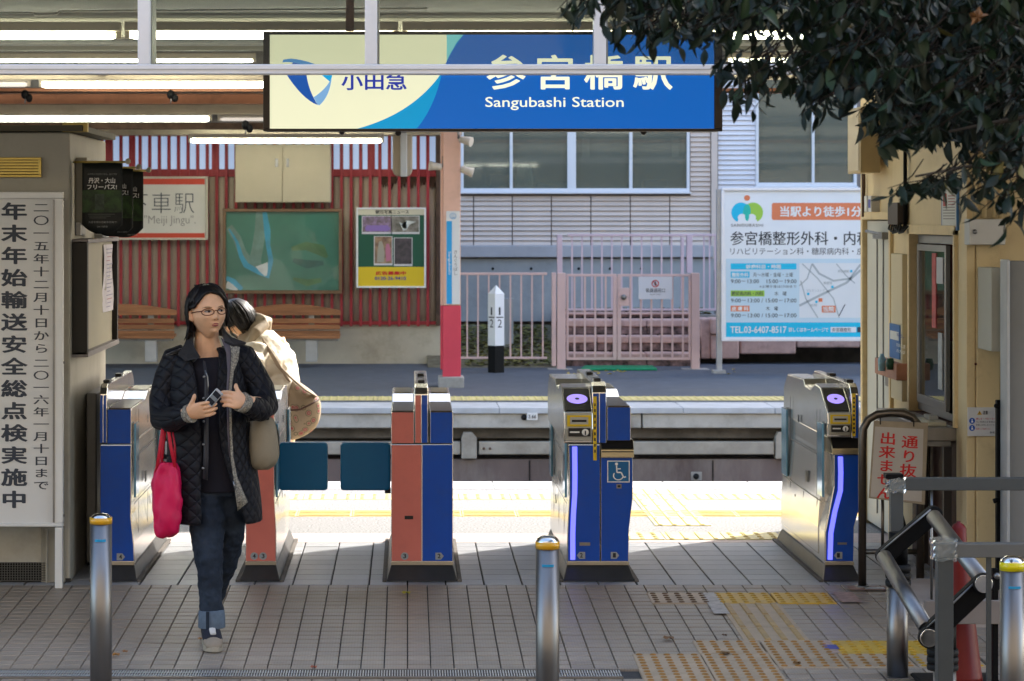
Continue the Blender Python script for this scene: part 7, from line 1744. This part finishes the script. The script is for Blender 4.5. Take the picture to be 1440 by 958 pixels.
# jumper
jm = MB(); jm.tube([W_(296, 505, .055), W_(297, 520, .05), W_(300, 560, .045), W_(302, 610, .05), W_(304, 655, .055), W_(305, 690, .06)], [(.094, .115), (.112, .150), (.118, .150), (.118, .138), (.128, .158), (.134, .17)], 32)
jo = jm.build('jumper', knit, wo); remesh(jo, .006, 3)
# jeans
jn = MB()
jn.tube([W_(303, 650, .06), W_(304, 680, .06), W_(304, 700, .055)], [(.118, .155), (.122, .165), (.115, .15)], 28)
jn.tube([W_(291, 690, .04), W_(291, 720, .02), W_(292, 762, -.02), W_(296, 800, -.035), W_(297, 835, -.03), W_(298, 862, -.03)], [(.10, .098), (.096, .086), (.072, .070), (.060, .058), (.054, .052), (.054, .052)], 22)
jn.tube([W_(319, 690, .07), W_(322, 720, .08), W_(322, 760, .12), W_(313, 800, .2), W_(300, 835, .30), W_(292, 858, .36)], [(.10, .090), (.092, .080), (.072, .062), (.058, .052), (.052, .046), (.052, .044)], 22)
jo = jn.build('jeans', denim, wo); remesh(jo, .0055, 3)
dsp = jo.modifiers.new('d', 'DISPLACE'); tx = bpy.data.textures.new('creases', 'CLOUDS'); tx.noise_scale = .055; dsp.texture = tx; dsp.strength = .022; dsp.mid_level = .5
cf_ = MB(); cf_.tube([W_(298, 856, -.03), W_(298.5, 868, -.03), W_(298.5, 881, -.03)], [(.060, .058), (.062, .060), (.063, .061)], 24)
cf_.build('turn_up', denim_in, wo, .004); MB().box(X(292, YWm), X(296.5, YWm), YWm - .030 - .067, YWm - .030 - .0595, Z(881, YWm), Z(856, YWm)).build('side_seam', denim, wo)
cf_ = MB(); cf_.tube([W_(290, 850, .36), W_(288, 862, .38)], [(.062, .052), (.062, .052)], 20).build('turn_up', denim_in, wo)
# shoes
suede = mat('taupe_suede', (.30, .25, .19), .85, var=.15, vs=20); navy_m = mat('navy_mesh', (.02, .022, .035), .8, bump=.3); lace = mat('white_lace', (.62, .60, .56), .7); sole = mat('gum_sole', (.36, .32, .25), .6)
def shoe(heel, toe, lift=0.0):
    d = (toe - heel); d.z = 0; L0 = d.length; d.normalize(); s = Vector((-d.y, d.x, 0)); z = Vector((0, 0, 1))
    pt = lambda a, h: heel + d * (a * L0) + z * h
    up = MB(); up.tube([pt(-.02, .055), pt(.06, .060), pt(.25, .055), pt(.5, .045), pt(.75, .034), pt(.93, .026), pt(1.0, .02)], [(.028, .020), (.050, .033), (.050, .036), (.040, .041), (.030, .044), (.022, .036), (.008, .014)], 20, up=z)
    o = up.build('shoe', suede, wo)
    so = MB(); pts = []
    for a, w_ in ((-.06, .012), (-.02, .028), (.1, .034), (.3, .034), (.55, .040), (.75, .044), (.9, .036), (.99, .018), (1.02, .004)): pts.append((a, w_))
    ring = [pt(a, 0) + s * w_ for a, w_ in pts] + [pt(a, 0) - s * w_ for a, w_ in reversed(pts)]; N = len(ring)
    so.add(ring + [p + z * .024 for p in ring], [tuple(range(N))[::-1], tuple(range(N, 2 * N))] + [(i, (i + 1) % N, (i + 1) % N + N, i + N) for i in range(N)]).build('sole', sole, o, .003)
    q = MB(); q.tube([pt(.0, .068), pt(.08, .07), pt(.3, .067), pt(.52, .056), pt(.7, .046), pt(.80, .042)], [(.030, .034), (.049, .0385), (.050, .0405), (.043, .044), (.035, .044), (.024, .034)], 16, up=z).build('mesh_panel', navy_m, o)
    for k in range(5):
        a = .46 + k * .075; h = .106 - k * .0095; MB().tube([pt(a, h - .012) + s * .026, pt(a + .01, h + .004), pt(a, h - .012) - s * .026], .0040, 6).build('lace', lace, o)
    MB().tube([pt(.36, .112), pt(.80, .072)], [(.004, .017), (.004, .013)], 8, up=z).build('tongue', lace, o)
zf = FZ(YWm)
shoe(Vector((X(292, YWm), YWm + .06, zf)), Vector((X(306, YWm), YWm - .19, FZ(YWm - .1))))
shoe(Vector((X(280, YWm), YWm + .44, FZ(YWm + .4) + .03)), Vector((X(292, YWm), YWm + .24, FZ(YWm + .3))))

# coat: body shell with an open front, rings given by height
def coat_shell(rings, gap, n=54, folds=0):
    g = []
    for (u, v, dy, rx, ry, g0, g1) in rings:
        c = W_(u, v, dy); row = []
        for k in range(n + 1):
            a = g0 + (2 * math.pi - g1 - g0) * k / n        # 0 = front (-y), going to +x
            w_ = 1 + folds * .02 * math.sin(a * 9 + v * .05)
            row.append(c + Vector((math.sin(a) * rx * w_, -math.cos(a) * ry * w_, 0)))
        g.append(row)
    return g
PXm = S
rings = [  # u, v, depth, half width, half depth, opening to the right (+x), opening to the left (-x)
    (288, 489, .075, .085, .070, .55, .75), (289, 494, .07, .135, .090, .45, .60), (290, 502, .065, .165, .110, .35, .42), (291, 520, .06, .178, .132, .30, .27), (292, 550, .055, .180, .150, .28, .20), (293, 590, .055, .182, .155, .26, .16), (295, 630, .055, .190, .160, .30, .12), (298, 670, .055, .200, .165, .44, .20), (300, 705, .055, .205, .165, .62, .22), (301, 722, .055, .205, .165, .72, .22), (300, 736, .055, .205, .165, .78, .22)]
g = coat_shell(rings, 0, folds=1)
cs_ = MB(); cs_.sheet(g); co_ = cs_.build('coat', navy, wo); sm = co_.modifiers.new('s', 'SOLIDIFY'); sm.thickness = .014; sm.offset = 0; sb_ = co_.modifiers.new('b', 'SUBSURF'); sb_.levels = 1; sb_.render_levels = 1
# sleeves (joined to the coat by the same cloth)
sv = MB()
sv.tube([W_(262, 500, .06), W_(248, 508, .06), W_(236, 532, .055), W_(228, 562, .04), (W_(231, 588, -.02)), W_(244, 588, -.10), W_(258, 580, -.17), W_(270, 577, -.20)], [(.055, .06), (.074, .075), (.066, .070), (.064, .068), (.064, .066), (.056, .056), (.047, .048), (.042, .044)], 24)
sv.tube([W_(326, 498, .06), W_(338, 505, .06), W_(352, 524, .05), W_(367, 548, .03), W_(374, 570, -.03), W_(367, 574, -.10), W_(356, 568, -.16), W_(348, 563, -.19)], [(.055, .06), (.072, .075), (.064, .066), (.060, .064), (.058, .062), (.052, .054), (.046, .047), (.042, .044)], 24)
so_ = sv.build('sleeves', navy, co_); remesh(so_, .0065, 4)
cr_ = MB(); cr_.tube([W_(350, 565, -.195), W_(343, 560, -.215)], [(.041, .043), (.046, .048)], 20).build('cuff', speckl, co_); MB().tube([W_(268, 578, -.195), W_(275, 576, -.21)], [(.040, .042), (.043, .045)], 20).build('cuff', speckl, co_)
# collar and lapels
cl_ = MB()
def flapquad(pts, th=.012):
    P_ = [Vector(p) for p in pts]; n_ = (P_[1] - P_[0]).cross(P_[2] - P_[0]).normalized() * th; k = len(P_)
    return [p for p in P_] + [p + n_ for p in P_], [tuple(range(k)), tuple(range(2 * k - 1, k - 1, -1))] + [(i, (i + 1) % k, (i + 1) % k + k, i + k) for i in range(k)]
cl_.tube([W_(276, 505, -.055), W_(268, 490, -.02), W_(266, 474, .045), W_(276, 466, .105), W_(297, 464, .12), W_(313, 468, .08), W_(322, 478, .0)], [(.020, .008), (.034, .010), (.036, .010), (.034, .010), (.034, .010), (.030, .010), (.020, .008)], 12)
cl_.add(*flapquad([W_(263, 478, -.02), W_(277, 496, -.075), W_(282, 503, -.09), W_(262, 507, -.075), W_(250, 498, -.03)]))
cl_.add(*flapquad([W_(311, 466, .01), W_(327, 477, -.045), W_(347, 484, -.05), W_(330, 487, -.075), W_(316, 482, -.065)]))
cl_.build('collar', corduroy, co_, .004)
st_b = MB(); st_b.tube([W_(236, 500, .02), W_(250, 494, .0), W_(263, 489, .0)], [(.008, .022), (.008, .024), (.008, .018)], 10).build('shoulder_tab', corduroy, co_)
def strip_(nm, m, cs, th=.006, par=co_):
    """cloth strip given by left/right edge points"""
    q = MB(); q.sheet([[a for a, b_ in cs], [b_ for a, b_ in cs]], True); o = q.build(nm, m, par); s_ = o.modifiers.new('s', 'SOLIDIFY'); s_.thickness = th; return o
strip_('speckled_facing', speckl, [(W_(326, 484, -.072), W_(339, 487, -.070)), (W_(327, 500, -.085), W_(337, 505, -.083)), (W_(326, 520, -.100), W_(331, 520, -.100)), (W_(324, 545, -.112), W_(328, 545, -.112)), (W_(325, 600, -.120), W_(328.5, 600, -.120)), (W_(327, 640, -.126), W_(331, 640, -.124)), (W_(331, 668, -.130), W_(336, 666, -.128)), (W_(334, 692, -.132), W_(345, 688, -.126)), (W_(337, 714, -.132), W_(351, 702, -.122))])
strip_('grey_facing', mat('mauve_lining', (.10, .085, .10), .7), [(W_(312, 474, -.06), W_(325, 483, -.070)), (W_(320, 495, -.085), W_(326.4, 500, -.086)), (W_(322, 520, -.102), W_(325.6, 520, -.102)), (W_(321, 545, -.114), W_(323.6, 545, -.114)), (W_(322, 600, -.122), W_(324.6, 600, -.122)), (W_(325, 640, -.128), W_(326.6, 640, -.127))])
strip_('zip_placket', mat('placket_dark', (.03, .028, .032), .5), [(W_(287, 505, -.078), W_(291, 507, -.078)), (W_(290, 530, -.095), W_(295, 530, -.095)), (W_(290, 580, -.112), W_(296, 580, -.112)), (W_(289, 640, -.118), W_(296, 640, -.118)), (W_(288, 670, -.122), W_(295, 672, -.122))])
zp = MB(); zp.tube([W_(291, 519, -.100), W_(294.5, 528, -.104), W_(295.5, 540, -.108), W_(295, 548, -.11)], .0028, 6).build('zip_pull', steel, co_)
for u, v in ((289.5, 528, ), (289, 558), (289.3, 590), (289, 622), (288.5, 655)): MB().ball(W_(u, v, -.105 - (v - 528) * .00012), (.006, .004, .006), 10, 6).build('press_stud', steel, co_)
MB().tube([W_(331, 672, -.142), W_(334, 684, -.144)], .004, 6).build('zip_pull', steel, co_)

# phone
ph = thing('mobile_phone', 'small grey mobile phone held in both hands of the woman', 'phone', W_(307, 553, -.26))
pm = MB(); c = W_(307.5, 553.5, -.262); ax = Vector((.80, .0, .60)).normalized() ; ax = Vector((-.72, .1, .69)).normalized(); ay = Vector((.62, -.35, .60)).normalized(); ay = (ay - ax * ay.dot(ax)).normalized(); az = ax.cross(ay)
def pbx(l, w_, t, off=0): 
    return [c + ax * sx * l + ay * sy * w_ + az * (sz * t + off) for sx in (-1, 1) for sy in (-1, 1) for sz in (-1, 1)], [(0, 1, 3, 2), (4, 6, 7, 5), (0, 4, 5, 1), (2, 3, 7, 6), (0, 2, 6, 4), (1, 5, 7, 3)]
pm.add(*pbx(.020, .042, .006)).build('case', mat('phone_silver', (.5, .5, .52), .3, .3), ph, .003)
sc1 = 1 if (az.y < 0) else -1
MB().add(*pbx(.0165, .034, .0006, sc1 * .0066)).build('screen', mat('phone_screen', (.02, .022, .03), .1), ph)
MB().add(*pbx(.0165, .009, .0006, sc1 * .0074)).build('display', mat('phone_display', (.22, .24, .25), .3), ph)

# red tote
tot = mat('red_nylon', (.62, .006, .075), .45, var=.12, vs=6, bump=.5, bs=14)
tt = thing('red_tote_bag', 'bright red nylon tote bag hanging from the crook of her arm', 'bag', W_(237, 690, -.08))
g = []
for j, (v, uc, hw, hd) in enumerate(((648, 238, 12, .015), (656, 237, 17, .03), (668, 237, 20, .045), (700, 237.5, 21, .055), (732, 238, 20.5, .055), (745, 237, 17.5, .045), (751, 235, 12, .025))):
    row = []
    for k in range(33):
        a = 2 * math.pi * k / 32; cs1 = math.copysign(abs(math.cos(a)) ** .75, math.cos(a)); sn = math.copysign(abs(math.sin(a)) ** .75, math.sin(a))
        row.append(W_(uc + hw * cs1 + 1.2 * math.sin(3 * a + j), v + 2.5 * math.sin(2 * a + j) * (j > 3), -.09 + hd * sn + .008 * math.sin(4 * a + j)))
    g.append(row)
q = MB().sheet(g); q.add(g[-1][:32] + [W_(234, 752.5, -.09)], [(k, (k + 1) % 32, 32) for k in range(32)], True); o = q.build('bag_body', tot, tt); m_ = o.modifiers.new('s', 'SUBSURF'); m_.levels = m_.render_levels = 2; dsp = o.modifiers.new('d', 'DISPLACE'); tx = bpy.data.textures.new('folds', 'CLOUDS'); tx.noise_scale = .05; dsp.texture = tx; dsp.strength = .022; dsp.mid_level = .5
strap = mat('red_strap', (.50, .01, .03), .5)
MB().tube([W_(223, 664, -.11), W_(229, 625, -.12), W_(233, 590, -.09), W_(236, 576, -.04)], [(.0035, .008)] * 4, 8).tube([W_(251, 662, -.11), W_(244, 625, -.13), W_(238, 592, -.09), W_(236, 576, -.04)], [(.0035, .008)] * 4, 8).build('strap', strap, tt)
MB().tube([W_(228, 660, -.06), W_(231, 625, -.05), W_(235, 590, -.03)], [(.0035, .007)] * 3, 8).tube([W_(247, 660, -.06), W_(248, 625, -.05), W_(242, 590, -.03)], [(.0035, .007)] * 3, 8).build('strap', strap, tt)
# beige shoulder bag
bb = thing('beige_shoulder_bag', 'soft beige cloth bag hanging behind her left elbow', 'bag', W_(370, 620, .02))
g = []
for j, (v, uc, hw, hd) in enumerate(((586, 368, 13, .02), (592, 369, 17, .04), (606, 370.5, 20, .055), (630, 371.5, 22, .06), (645, 372, 21, .055), (655, 370, 17, .04), (660, 368, 8, .02))):
    g.append([W_(uc + hw * math.cos(2 * math.pi * k / 28) + .9 * math.sin(5 * k + j), v + 1.5 * math.sin(k + j * 2), .0 + hd * math.sin(2 * math.pi * k / 28)) for k in range(29)])
q = MB().sheet(g); q.add(g[-1][:28] + [W_(368, 661, 0)], [(k, (k + 1) % 28, 28) for k in range(28)], True)
q.build('bag_body', mat('beige_canvas', (.27, .225, .155), .85, var=.12, vs=8, bump=.6, bs=16), bb).modifiers.new('s', 'SUBSURF').levels = 1
MB().tube([W_(358, 590, -.02), W_(352, 582, .10), W_(346, 540, .17), W_(334, 500, .15), W_(322, 492, .08)], [(.004, .012)] * 5, 8).build('strap', black, bb)
MB().tube([W_(352, 588, -.06), W_(366, 586, -.06), W_(378, 587, -.03)], [(.01, .008)] * 3, 8).build('clasp', black, bb)

# ---------------------------------------------------------------- the person bending at the gate
YP2 = 16.3
def V_(u, v, dy=0): return Vector((X(u, YP2), YP2 + dy, Z(v, YP2)))
p2 = thing('person', 'person in a pale padded coat bending forward behind the woman, seen from the back', 'person', (X(385, YP2), YP2, 0))
bd = MB(); H2 = V_(336, 448, .0)
bd.ball(H2, (.088, .10, .115), 24, 18, Matrix.Rotation(R(-28), 3, 'Y'))
bd.ball(V_(324, 458, -.03), (.03, .05, .05), 14, 10); bd.ball(V_(316, 462, -.03), (.012, .014, .012), 8, 6)
bd.tube([V_(338, 458), V_(352, 475, .02), V_(368, 490, .02)], [.055, .055, .08], 16)
bd.tube([V_(366, 485, .02), V_(384, 540, .04), V_(382, 600, .04), V_(380, 640, .02)], [(.11, .16), (.12, .17), (.09, .15), (.09, .15)], 20)
bd.tube([V_(360, 500, -.12), V_(346, 560, -.2), V_(322, 590, -.22)], [.06, .05, .032], 12); bd.tube([V_(362, 500, .16), V_(344, 560, .2), V_(320, 590, .18)], [.06, .05, .032], 12)
hand(bd, V_(322, 590, -.22), V_(306, 592, -.23), Vector((0, -.3, 1)), 1, curl=.5); hand(bd, V_(320, 590, .18), V_(304, 592, .18), Vector((0, .3, 1)), -1, curl=.5)
for s in (-.1, .1): bd.tube([V_(384, 640, s), V_(380, 680, s), V_(378, 718, s)], [.09, .065, .04], 14); bd.tube([V_(380, 722, s), V_(366, 724, s)], [.035, .03], 10)
bo = bd.build('body', skin, p2); remesh(bo, .006, 2)
hr = MB(); nu, nv = 48, 26; vs = []; RQ = Matrix.Rotation(R(-28), 3, 'Y')
for j in range(nv + 1):
    for i in range(nu):
        a = 2 * math.pi * i / nu; t = math.pi * j / nv; t = min(t, 2.35 + .12 * math.sin(a * 9)); r_ = 1 + .02 * math.sin(a * 23)
        if math.cos(a) < -.3: t = min(t, 1.75)      # face side (-x)
        vs.append(H2 + RQ @ Vector((math.sin(t) * math.cos(a) * .100 * r_, math.sin(t) * math.sin(a) * .112 * r_, math.cos(t) * .128)))
hr.add(vs, [(j * nu + i, (j + 1) * nu + i, (j + 1) * nu + (i + 1) % nu, j * nu + (i + 1) % nu) for j in range(nv) for i in range(nu)], True)
h2 = hr.build('hair', hair, p2); q = MB()
for k in range(90):
    a0 = rh.uniform(0, 6.28); pts = []
    for i in range(6):
        t = .1 + (2.3 if math.cos(a0) > -.2 else 1.75) * i / 5; pts.append(H2 + RQ @ Vector((math.sin(t) * math.cos(a0) * .104, math.sin(t) * math.sin(a0) * .116, math.cos(t) * .131)))
    q.tube(pts, [.003, .006, .007, .007, .005, .001], 5)
for k in range(40):
    a0 = rh.uniform(0, 6.28); t = rh.uniform(.3, 1.9); pts = [H2 + RQ @ Vector((math.sin(t + .25 * i) * math.cos(a0) * (.106 + .004 * i), math.sin(t + .25 * i) * math.sin(a0) * (.118 + .004 * i), math.cos(t + .25 * i) * (.133 + .004 * i))) for i in range(4)]; q.tube(pts, [.002, .002, .0015, .0006], 4)
q.build('locks', hair, h2)
coat2 = mat('pale_padded_coat', (.66, .60, .50), .6, var=.06, vs=6, bump=.9, bs=11)
q = MB()
q.tube([V_(352, 470, .02), V_(364, 482, .02), V_(378, 508, .03), V_(385, 540, .04), V_(384, 575, .04), V_(382, 612, .04), V_(382, 650, .03), V_(382, 672, .02)], [(.07, .10), (.12, .19), (.165, .225), (.165, .235), (.12, .20), (.11, .20), (.13, .20), (.13, .20)], 30)
for f_, ra, rb in ((0, .150, .215), (1, .172, .238), (2, .176, .242), (3, .160, .232), (4, .140, .220)): q.ball(V_(374 + f_ * 3.4, 497 + f_ * 15.5, .035), (ra, rb, .046), 28, 12, Matrix.Rotation(R(-20 + f_ * 3), 3, 'Y'))
for s in (-1, 1):
    for f_ in range(4): q.ball(V_(360 - f_ * 6, 500 + f_ * 20, s * .235), (.088 - f_ * .006, .088 - f_ * .006, .050), 20, 10, Matrix.Rotation(R(25), 3, 'Y'))
for s in (-1, 1): q.tube([V_(362, 488, s * .17 + .02), V_(356, 520, s * .25), V_(346, 555, s * .25), V_(330, 582, s * .22)], [(.085, .085), (.085, .085), (.07, .07), (.05, .05)], 20)
for v in (505, 530, 556, 582): q.tube([V_(390 - abs(v - 550) * .08, v, .04), V_(392 - abs(v - 550) * .08, v + 4, .04)], [(.186, .238)] * 2, 24) if False else None
c2 = q.build('coat', coat2, p2); remesh(c2, .008, 2)
dsp = c2.modifiers.new('d', 'DISPLACE'); tx = bpy.data.textures.new('padding', 'CLOUDS'); tx.noise_scale = .09; dsp.texture = tx; dsp.strength = .03; dsp.mid_level = .5
hd = MB(); hd.tube([V_(342, 482, -.06), V_(352, 462, -.02), V_(364, 450, .02), V_(374, 452, .06), V_(374, 470, .05)], [(.025, .06), (.045, .08), (.05, .09), (.04, .08), (.03, .05)], 18)
hd.tube([V_(350, 488, -.1), V_(362, 466, -.1), V_(374, 456, -.03)], [(.03, .04), (.035, .05), (.03, .04)], 16)
ho_ = hd.build('hood', mat('taupe_hood', (.30, .24, .17), .65, var=.15, vs=8, bump=.9, bs=14), c2); remesh(ho_, .008, 3)
jt = MB()
for s in (-.1, .1): jt.tube([V_(385, 650, s), V_(382, 685, s), V_(379, 716, s)], [(.10, .10), (.085, .085), (.07, .07)], 18)
jt.build('trousers', mat('dark_trousers', (.03, .03, .035), .8), p2)
for s in (-.1, .1): MB().tube([V_(384, 722, s), V_(374, 723, s), V_(362, 726, s)], [(.03, .04), (.035, .045), (.015, .03)], 14).build('shoe', black, p2)
# floral bag
fl = mat('floral_cloth', (.50, .40, .30), .7)
n, L, b = nodes_of(fl); tc = n.new('ShaderNodeTexCoord'); vo = n.new('ShaderNodeTexVoronoi'); vo.inputs['Scale'].default_value = 20; L.new(tc.outputs['Object'], vo.inputs['Vector'])
cr1 = n.new('ShaderNodeValToRGB'); e = cr1.color_ramp.elements; e[0].position = .0; e[0].color = (.22, .02, .03, 1); e[1].position = .62; e[1].color = (.36, .28, .20, 1)
for p_, c_ in ((.14, (.36, .05, .06, 1)), (.20, (.42, .26, .22, 1)), (.30, (.30, .05, .07, 1)), (.40, (.40, .22, .18, 1)), (.46, (.36, .28, .20, 1)), (.56, (.10, .10, .05, 1))):
    x_ = cr1.color_ramp.elements.new(p_); x_.color = c_
L.new(vo.outputs['Distance'], cr1.inputs[0])
vm = n.new('ShaderNodeMath'); vm.operation = 'MULTIPLY'; vm.inputs[1].default_value = 1.35; L.new(vo.outputs['Distance'], vm.inputs[0]); L.new(vm.outputs[0], cr1.inputs[0]); L.new(cr1.outputs[0], b.inputs['Base Color'])
fb = thing('floral_shoulder_bag', 'beige bag with red flowers slung on the back of the bending person', 'bag', V_(425, 575, -.1))
outl = [(400, 527), (410, 527), (422, 536), (440, 548), (450, 558), (453, 567), (452, 585), (447, 600), (432, 611), (418, 617), (407, 620), (404, 600), (403, 560)]
cu_, cv_ = 426, 575; g = []
for k in range(9):
    f = k / 8; s_ = math.sin(math.pi * f) ** .45 if 0 < f < 1 else .35; dy = -.16 + .16 * f
    g.append([V_(cu_ + (u - cu_) * s_, cv_ + (v - cv_) * s_, dy) for u, v in outl + outl[:1]])
q = MB().sheet(g); N = len(outl); q.add(g[0][:N] + [V_(cu_, cv_, -.165)], [(k, (k + 1) % N, N) for k in range(N)], True); q.add(g[-1][:N] + [V_(cu_, cv_, .005)], [(k, (k + 1) % N, N) for k in range(N)], True)
o = q.build('bag_body', fl, fb); o.modifiers.new('s', 'SUBSURF').levels = 2; o.modifiers['s'].render_levels = 2
MB().tube([V_(404, 566, -.18), V_(411, 574, -.185), V_(424, 573, -.19), V_(438, 566, -.185), V_(450, 559, -.15)], .006, 8).build('zip', mat('bag_zip_brown', (.08, .04, .03), .6), fb)
MB().tube([V_(407, 535, -.13), V_(394, 512, -.20), V_(382, 492, -.22), V_(372, 478, -.15), V_(362, 472, -.02)], [(.006, .020)] * 5, 10).tube([V_(446, 556, -.12), V_(430, 546, -.15), V_(412, 530, -.18), V_(396, 514, -.20)], [(.006, .016)] * 4, 10).build('strap', mat('taupe_strap', (.34, .27, .20), .7), fb)
